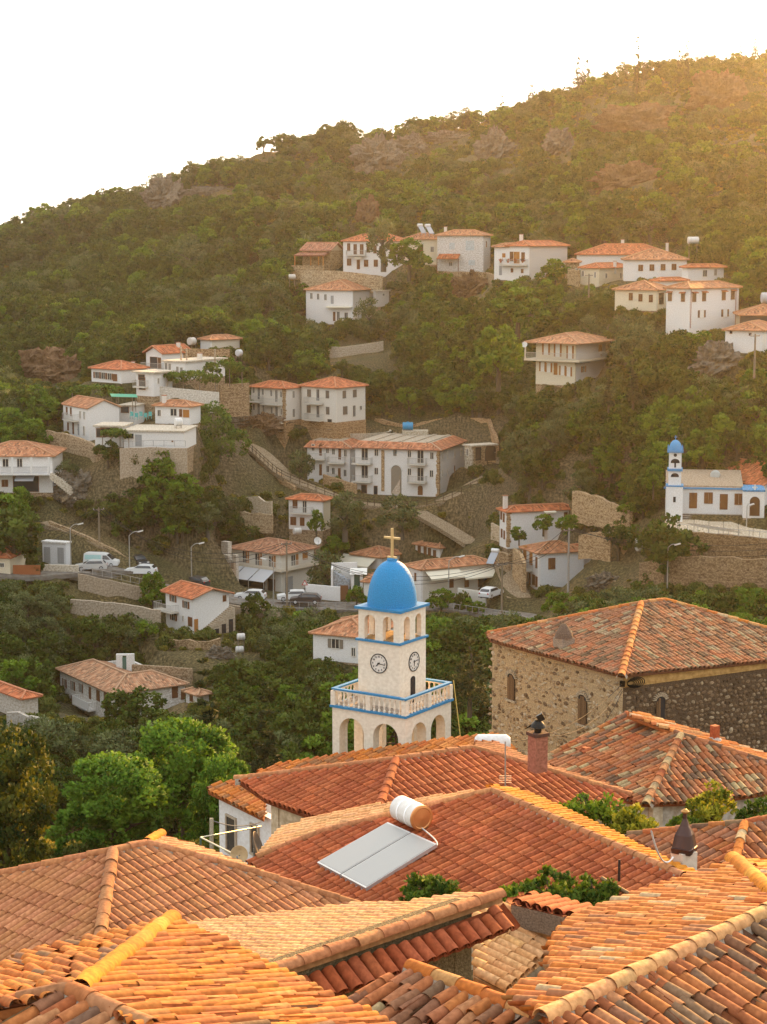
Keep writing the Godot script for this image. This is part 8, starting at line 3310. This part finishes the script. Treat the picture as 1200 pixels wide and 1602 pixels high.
# trees and bushes that stand out in the photograph: sheet reading of the foot, depth, height and width in metres
func single_plants() -> void:
	var g := [
		["oak_tree", 438, 222, 0, 6.0, 6.5, "rounded lone oak on the skyline of the long ridge"],
		["oak_tree", 412, 230, 0, 5.0, 4.6, "smaller oak beside the lone oak on the skyline"],
		["oak_tree", 503, 208, 0, 4.6, 4.0, "small ridge oak with sky behind it, uphill of the grey cliff"],
		["oak_tree", 540, 196, 0, 6.2, 5.6, "leafy ridge oak, tallest near the grey cliff skyline"],
		["cypress_tree", 996, 150, 0, 14.0, 1.8, "tallest lone cypress on the ridge skyline"],
		["pine_tree", 905, 135, 0, 11.0, 4.0, "first of the twin ridge pines"],
		["pine_tree", 918, 138, 0, 10.0, 3.6, "second of the twin ridge pines, nearer the tall cypress"],
		["pine_tree", 832, 142, 0, 8.0, 3.6, "small dark ridge pine uphill of the patched white house"],
		["pine_tree", 1063, 140, 0, 9.5, 3.4, "ridge pine between two cypresses"],
		["cypress_tree", 1074, 140, 0, 12.0, 1.4, "thin ridge cypress beside the ridge pine"],
		["cypress_tree", 1097, 128, 0, 7.0, 1.5, "short ridge cypress third after the ridge pine"],
		["pine_tree", 1181, 108, 0, 8.0, 3.0, "ridge pine nearest the picture's right edge"],
		["cypress_tree", 785, 190, 0, 8.0, 1.6, "slim cypress on the slope under the ridge meadow"],
		["cypress_tree", 850, 160, 0, 6.0, 1.5, "slim cypress just below the skyline pines"],
		["cypress_tree", 633, 170, 0, 4.4, 0.9, "thin cypress tip on the skyline over the grey cliff"],
		["cypress_tree", 990, 632, 268, 8.5, 1.5, "tall slim cypress on the wooded slope left of the chapel"],
		["cypress_tree", 1078, 620, 266, 8.0, 1.4, "slim cypress on the wooded slope above the chapel tower"],
		["cypress_tree", 952, 640, 266, 6.0, 1.3, "shorter cypress below the cream villa"],
		["olive_tree", 300, 436, 0, 8.0, 10.5, "big grey-green olive alone on the far slope above the vine pergola"],
		["olive_tree", 352, 490, 0, 7.0, 8.0, "grey-green olive uphill of the small square white house"],
		["olive_tree", 425, 500, 0, 7.0, 7.5, "grey-green olive left of the water tank on a stand"],
		["olive_tree", 250, 500, 0, 6.5, 8.0, "grey-green olive uphill of the gable house balcony"],
		["olive_tree", 600, 415, 327, 9.0, 8.0, "big olive hiding the corner of the long white house"],
		["broadleaf_tree", 640, 432, 325, 7.5, 8.0, "broad tree in front of the narrow cream house"],
		["olive_tree", 580, 508, 318, 7.8, 6.6, "olive covering the side of the four-windowed white house"],
		["broadleaf_tree", 516, 534, 320, 3.6, 4.0, "bright bush in front of the four-windowed house terrace"],
		["oak_tree", 535, 588, 316, 2.8, 2.6, "small round bush on the bank above the twin houses"],
		["broadleaf_tree", 868, 448, 293, 4.8, 6.0, "fig tree against the grey side of the flowered balcony house"],
		["broadleaf_tree", 810, 520, 275, 7.5, 9.5, "wide bright tree below the flowered balcony house"],
		["broadleaf_tree", 780, 600, 270, 8.5, 8.0, "tall pale green tree left of the cream villa"],
		["olive_tree", 470, 722, 300, 4.8, 4.8, "olive tree beside the stone foot of the pale twin houses"],
		["broadleaf_tree", 495, 838, 279, 4.0, 2.4, "narrow creeper-like tree against the small house under the hotel"],
		["olive_tree", 540, 838, 282, 6.5, 6.5, "large olive under the hotel terrace"],
		["olive_tree", 628, 836, 281, 5.8, 6.8, "round olive under the arched passage of the hotel"],
		["olive_tree", 512, 912, 271, 6.0, 6.0, "dark olive right of the restaurant balcony"],
		["broadleaf_tree", 240, 930, 258, 5.5, 4.2, "yellow-green tree by the parked white car"],
		["oak_tree", 400, 965, 256, 4.6, 4.0, "dark small tree on the road edge in front of the restaurant"],
		["oak_tree", 1043, 905, 234, 8.5, 8.5, "big dark tree against the chapel plaza wall"],
		["broadleaf_tree", 1097, 822, 238.5, 2.4, 2.2, "round bush in the planter on the chapel plaza"],
		["broadleaf_tree", 1022, 775, 246, 4.2, 2.8, "young yellow-green tree left of the chapel tower"],
		["broadleaf_tree", 850, 835, 262, 2.8, 3.2, "citrus bush in the yard of the long red-roofed house"],
		["broadleaf_tree", 812, 850, 263, 2.4, 2.6, "small bush at the stone corner of the long red-roofed house"],
		["broadleaf_tree", 888, 840, 258, 3.2, 3.6, "bush behind the hipped roof of the orange-shuttered house"],
		["oak_tree", 968, 832, 249, 4.6, 4.4, "dark bushy tree above the rubble hut"],
		["broadleaf_tree", 880, 955, 235, 5.0, 5.6, "dense bright tree below the orange-shuttered house"],
		["broadleaf_tree", 915, 965, 228, 4.0, 4.6, "bright green bush below the dense bright tree"],
		["broadleaf_tree", 690, 945, 256, 3.2, 4.2, "leafy bush in front of the cream awnings"],
		["shrub", 725, 934, 256, 2.2, 2.0, "pink-flowering oleander beside the terrace parapet"],
		["broadleaf_tree", 748, 955, 252, 2.0, 2.2, "round bush on the road edge below the parked white car"],
		["broadleaf_tree", 735, 948, 253, 2.2, 2.4, "dark bush next to the oleander on the road edge"],
		["broadleaf_tree", 558, 925, 260, 3.2, 3.0, "vine bush by the brown door of the road wall"],
		["oak_tree", 205, 1130, 205, 5.2, 6.4, "round tree in front of the bent house's corner"],
		["oak_tree", 262, 1150, 200, 5.0, 6.5, "dark tree in front of the bent house's long wing"],
		["oak_tree", 180, 1115, 212, 2.0, 2.4, "small dark bush on the path beside the bent house"],
		["oak_tree", 170, 770, 277, 4.2, 5.0, "bush beside the stone steps to the gabled house"],
		["olive_tree", 105, 745, 278, 4.6, 4.2, "olive between the veranda house and the stone steps"],
		["oak_tree", 210, 830, 275, 6.5, 9.5, "massive dark tree above the cobbled lane"],
		["oak_tree", 20, 890, 258, 9.0, 9.5, "big dark tree at the edge below the veranda house"],
		["cypress_tree", 324, 1260, 118, 9.0, 2.2, "dark cypress behind the cream wall of the red hipped roof"],
		["cypress_tree", 418, 1215, 135, 6.5, 1.6, "dark slender conifer beside the church roof, near the tower"],
		["pine_tree", 735, 1110, 150, 6.0, 3.4, "dark conifer between the bell tower and the stone house"],
	]
	for e in g:
		var p: Vector3
		if e[3] == 0:
			var yy: float = e[2]
			p = land(e[1], yy, 300.0)
			while sheet(p).z > 680.0 and yy < 420.0:
				yy += 4.0
				p = land(e[1], yy, 300.0)
		else:
			p = spot(e[1], e[2], e[3])
			var gy := ground(p.x, p.z)
			if absf(gy - p.y) < 4.0:
				p.y = gy
		plant(e[0], p, e[4], e[5], e[6], "shrub" if e[0] == "shrub" else "tree")
	var rr2 := RandomNumberGenerator.new()
	rr2.seed = 91
	for i in 34:
		var px := rr2.randf_range(590, 1195)
		var yy := 176.0 - (px - 590.0) * 0.14
		var p := land(px, yy, 300.0)
		while sheet(p).z > 680.0 and yy < 420.0:
			yy += 3.0
			p = land(px, yy, 300.0)
		if rr2.randf() < 0.35:
			plant("cypress_tree", p, rr2.randf_range(3.5, 7.0), rr2.randf_range(0.9, 1.4), "small dark cypress along the ridge skyline " + landmark(sheet(p), MARKS), "tree", "small cypresses along the ridge")
		else:
			plant("pine_tree", p, rr2.randf_range(3.0, 5.6), rr2.randf_range(1.6, 2.8), "small ragged pine along the ridge skyline " + landmark(sheet(p), MARKS), "tree", "small pines along the ridge")
	# near trees with smaller leaves
	var near := crown(71, [[Vector3(0, 8.2, 0), Vector3(3.0, 2.6, 3.0)], [Vector3(-1.8, 6.2, 1.0), Vector3(2.6, 2.4, 2.6)], [Vector3(2.1, 6.4, 0.6), Vector3(2.4, 2.3, 2.4)], [Vector3(0.2, 5.4, 1.8), Vector3(2.6, 2.4, 2.4)], [Vector3(3.2, 4.2, 0.5), Vector3(1.9, 1.8, 1.9)], [Vector3(-3.0, 4.0, 0.5), Vector3(2.0, 1.9, 2.0)]], 150, 110, 0.27, lin(0.045, 0.110, 0.010), lin(0.170, 0.300, 0.028), 0.5, 0.27)
	var gold := crown(72, [[Vector3(0, 7.0, 0), Vector3(3.0, 3.0, 3.0)], [Vector3(1.8, 4.6, 0.8), Vector3(2.6, 2.6, 2.6)], [Vector3(-2.0, 5.0, 0.5), Vector3(2.6, 2.6, 2.6)], [Vector3(0.5, 2.6, 1.0), Vector3(2.9, 2.6, 2.8)]], 130, 90, 0.27, lin(0.014, 0.032, 0.005), lin(0.125, 0.125, 0.012), 0.42, 0.26)
	kinds.maple_tree = {"crown": [near], "trunk": trunk_mesh(6.5, 0.3, 7, 2.6, lin(0.12, 0.09, 0.06), 8), "h": 10.5, "w": 8.4}
	kinds.loquat_tree = {"crown": [gold], "trunk": trunk_mesh(5.5, 0.3, 7, 2.4, lin(0.1, 0.08, 0.05), 9), "h": 10.0, "w": 8.0}
	plant("maple_tree", spot(290, 1375, 112), 9.2, 7.4, "large bright green maple beyond the left hipped roof", "tree")
	plant("maple_tree", spot(185, 1400, 104), 7.4, 7.0, "bright green maple in front of the large maple, lower", "tree")
	plant("maple_tree", spot(355, 1370, 106), 6.6, 3.6, "narrow bright maple flank beside the small white house", "tree")
	plant("loquat_tree", spot(8, 1460, 92), 10.4, 6.6, "dark tree with golden leaves at the picture's left edge", "tree")
	plant("loquat_tree", spot(38, 1330, 98), 3.6, 3.4, "lower golden-leaved branches of young tree by the left hipped roof", "tree")
	# bushes between the near roofs
	for e in [[668, 1428, 43.0, 1.15, 1.5, 0, "small leafy bush sticking up behind the pale tile slope"], [858, 1436, 41.5, 1.3, 2.0, 0, "dark green bush behind the upper tile row, below the plank"], [928, 1434, 41.5, 1.2, 1.3, 0, "end of the hedge beside the weathered plank"], [806, 1430, 41.5, 0.75, 0.9, 1, "bright little bush at the pale slope end of the hedge"], [922, 1314, 54.0, 2.0, 2.5, 1, "bright green fig bush between the two big red roofs"], [985, 1314, 53.0, 1.15, 1.7, 2, "yellow-green fig shoot in front of the weathered house wall"], [1112, 1314, 56.0, 1.85, 2.2, 2, "yellow flowering bush in front of the weathered tile roof"], [1192, 1314, 55.0, 1.65, 1.7, 0, "dark glossy bush at the edge beside the yellow bush"], [1070, 1312, 55.0, 0.85, 1.2, 0, "dark green foot of the yellow flowering bush"]]:
		var h: float = e[3]
		var w: float = e[4]
		var rr := RandomNumberGenerator.new()
		rr.seed = int(e[0])
		var lobes := []
		for k in 13:
			var a := rr.randf() * TAU
			var d := sqrt(rr.randf()) * w * 0.42
			var top := h * rr.randf_range(0.45, 1.0) * (1.0 - 0.55 * d / (w * 0.5))
			lobes.append([Vector3(cos(a) * d, top * 0.62, sin(a) * d * 0.7), Vector3(w * 0.13, top * 0.36, w * 0.13)])
		var two: Array = [[lin(0.028, 0.065, 0.006), lin(0.13, 0.19, 0.018)], [lin(0.045, 0.10, 0.008), lin(0.20, 0.29, 0.022)], [lin(0.09, 0.13, 0.010), lin(0.42, 0.37, 0.028)]][e[5]]
		var m := crown(int(e[0]), lobes, 70, 34, 0.105 if e[5] == 0 else 0.13, two[0], two[1], 0.42, 0.75, -0.5)
		kinds["bush"] = {"crown": [m], "trunk": trunk_mesh(h * 0.6, 0.03, 6, w * 0.3, lin(0.12, 0.09, 0.06), int(e[0])), "h": 1.0, "w": 1.0}
		plant("bush", spot(e[0], e[1], e[2]), 1.0, 1.0, e[6], "bush")
	# vines on the pergolas
	for e in [["vine over the pergola in front of the brown-shuttered low house", 150, 612, 300, 8.5, 1.3], ["vine over the terrace of the flat-roofed house", 300, 590, 300, 9.0, 1.2], ["vine climbing toward the tan wall above the terrace", 350, 575, 304, 7.0, 1.5], ["vine on the porch beside the white garage", 182, 678, 277, 4.5, 0.7]]:
		var c := spot(e[1], e[2], e[3])
		var m := crown(int(e[1]), [[Vector3(0, 0, 0), Vector3(e[4] * 0.5, e[5] * 0.5, 1.4)], [Vector3(-e[4] * 0.3, -0.2, 0.3), Vector3(e[4] * 0.25, e[5] * 0.6, 1.2)], [Vector3(e[4] * 0.3, -0.1, 0.3), Vector3(e[4] * 0.25, e[5] * 0.55, 1.2)]], 50, 46, 0.3, lin(0.05, 0.10, 0.012), lin(0.17, 0.24, 0.03), 0.5, 0.16)
		var t := thing("vine", e[0], "vine", c)
		part_mesh(t, "foliage", m, Transform3D(Basis(), c))
		for k in 4:
			var pm := MB.new()
			pm.col = lin(0.3, 0.24, 0.18)
			var q := c + Vector3((k - 1.5) * e[4] * 0.28, -0.2, 0.8)
			pm.tube(q, q - Vector3.UP * 2.8, 0.07, 0.07, 5)
			part(t, "pergola_post", pm, M.wood)
	# creepers covering the slope under the left cluster
	var cm := crown(99, [[Vector3(0, 0, 0), Vector3(4.6, 3.4, 2.2)], [Vector3(2.5, -2.6, 1.0), Vector3(4.0, 2.6, 2.0)], [Vector3(-1.5, -3.4, 1.0), Vector3(3.6, 2.4, 2.0)]], 110, 50, 0.34, lin(0.05, 0.10, 0.012), lin(0.15, 0.22, 0.03), 0.5, 0.2)
	var cc := spot(325, 668, 290)
	var ct := thing("creeper", "bright green creeper covering the bank right of the white garage", "creeper", cc)
	part_mesh(ct, "foliage", cm, Transform3D(Basis(), cc))

func _ready() -> void:
	rng.seed = 20
	var cam := Camera3D.new()
	cam.name = "camera"
	cam.position = EYE
	cam.rotation_degrees = Vector3(-PITCH, 0, 0)
	cam.fov = rad_to_deg(2.0 * atan(801.0 / LENS))
	cam.near = 0.5
	cam.far = 3000.0
	add_child(cam)
	cam.current = true
	# evening sky: white haze, brightest towards the low sun behind the ridge
	var sun_to := Vector3(sin(deg_to_rad(SUN_AZ)) * cos(deg_to_rad(SUN_EL)), sin(deg_to_rad(SUN_EL)), -cos(deg_to_rad(SUN_AZ)) * cos(deg_to_rad(SUN_EL)))
	var sky_img := Image.create(512, 256, false, Image.FORMAT_RGBF)
	for j in 256:
		var el := (0.5 - (j + 0.5) / 256.0) * PI
		for i in 512:
			var az := ((i + 0.5) / 512.0) * TAU
			var d := Vector3(-sin(az) * cos(el), sin(el), -cos(az) * cos(el)) if false else Vector3(sin(az) * cos(el), sin(el), -cos(az) * cos(el))
			var h := clampf(sin(el), 0.0, 1.0)
			var c := Vector3(0.69, 0.65, 0.57).lerp(Vector3(0.39, 0.455, 0.54), pow(h, 0.55))
			var ang := rad_to_deg(acos(clampf(d.dot(sun_to), -1, 1)))
			c += Vector3(1.0, 0.86, 0.62) * (0.75 * exp(-ang / 45.0) + 1.2 * exp(-ang / 13.0))
			sky_img.set_pixel(i, j, Color(c.x, c.y, c.z))
	var pan := PanoramaSkyMaterial.new()
	pan.panorama = ImageTexture.create_from_image(sky_img)
	var sky := Sky.new()
	sky.sky_material = pan
	var env := Environment.new()
	env.background_mode = Environment.BG_SKY
	env.sky = sky
	env.tonemap_mode = Environment.TONE_MAPPER_LINEAR
	env.tonemap_exposure = EXPOSURE
	env.sdfgi_enabled = true
	env.ssao_enabled = true
	env.ssil_enabled = true
	env.volumetric_fog_enabled = true
	env.volumetric_fog_density = HAZE
	env.volumetric_fog_albedo = Color(1.0, 0.96, 0.9)
	env.volumetric_fog_anisotropy = 0.8
	var we := WorldEnvironment.new()
	we.name = "world_environment"
	we.environment = env
	add_child(we)
	var sun := DirectionalLight3D.new()
	sun.name = "sun"
	sun.light_color = Color(1.0, 0.75, 0.42)
	sun.light_energy = 1.6
	sun.light_angular_distance = 1.0
	sun.shadow_enabled = true
	add_child(sun)
	sun.look_at_from_position(Vector3.ZERO, -sun_to, Vector3.UP)
	hills.noise_type = FastNoiseLite.TYPE_SIMPLEX_SMOOTH
	hills.frequency = 0.02
	hills.fractal_octaves = 5
	hills.seed = 8
	make_materials()
	M.dome_blue.albedo_color = lin(0.04, 0.30, 0.60).linear_to_srgb()
	surface("tower_blue", lin(1, 1, 1), 0.55, M.plaster.albedo_texture, 0.6)
	surface("gilt", lin(0.70, 0.52, 0.26), 0.4, null, 1, false)
	M.gilt.metallic = 0.7
	surface("ink", lin(0.02, 0.02, 0.02), 0.8, null, 1, false)
	surface("warm_metal", lin(1, 1, 1), 0.35)
	M.warm_metal.metallic = 0.6
	surface("panel_glass", lin(1, 1, 1), 0.38)
	M.panel_glass.metallic_specular = 0.7
	surface("cobble", lin(1, 1, 1), 0.95, M.stone.albedo_texture, 0.5)
	make_kinds()
	near_roofs()
	bell_tower()
	stone_house()
	village()
	plan_roads()
	terrain()
	lay_roads()
	walls()
	roof_things()
	rails()
	street_furniture()
	vehicles()
	plan_clear()
	rocks()
	single_plants()
	forest()

const SUN_AZ := 22.0
const SUN_EL := 15.0
const EXPOSURE := 2.55
const HAZE := 0.00009
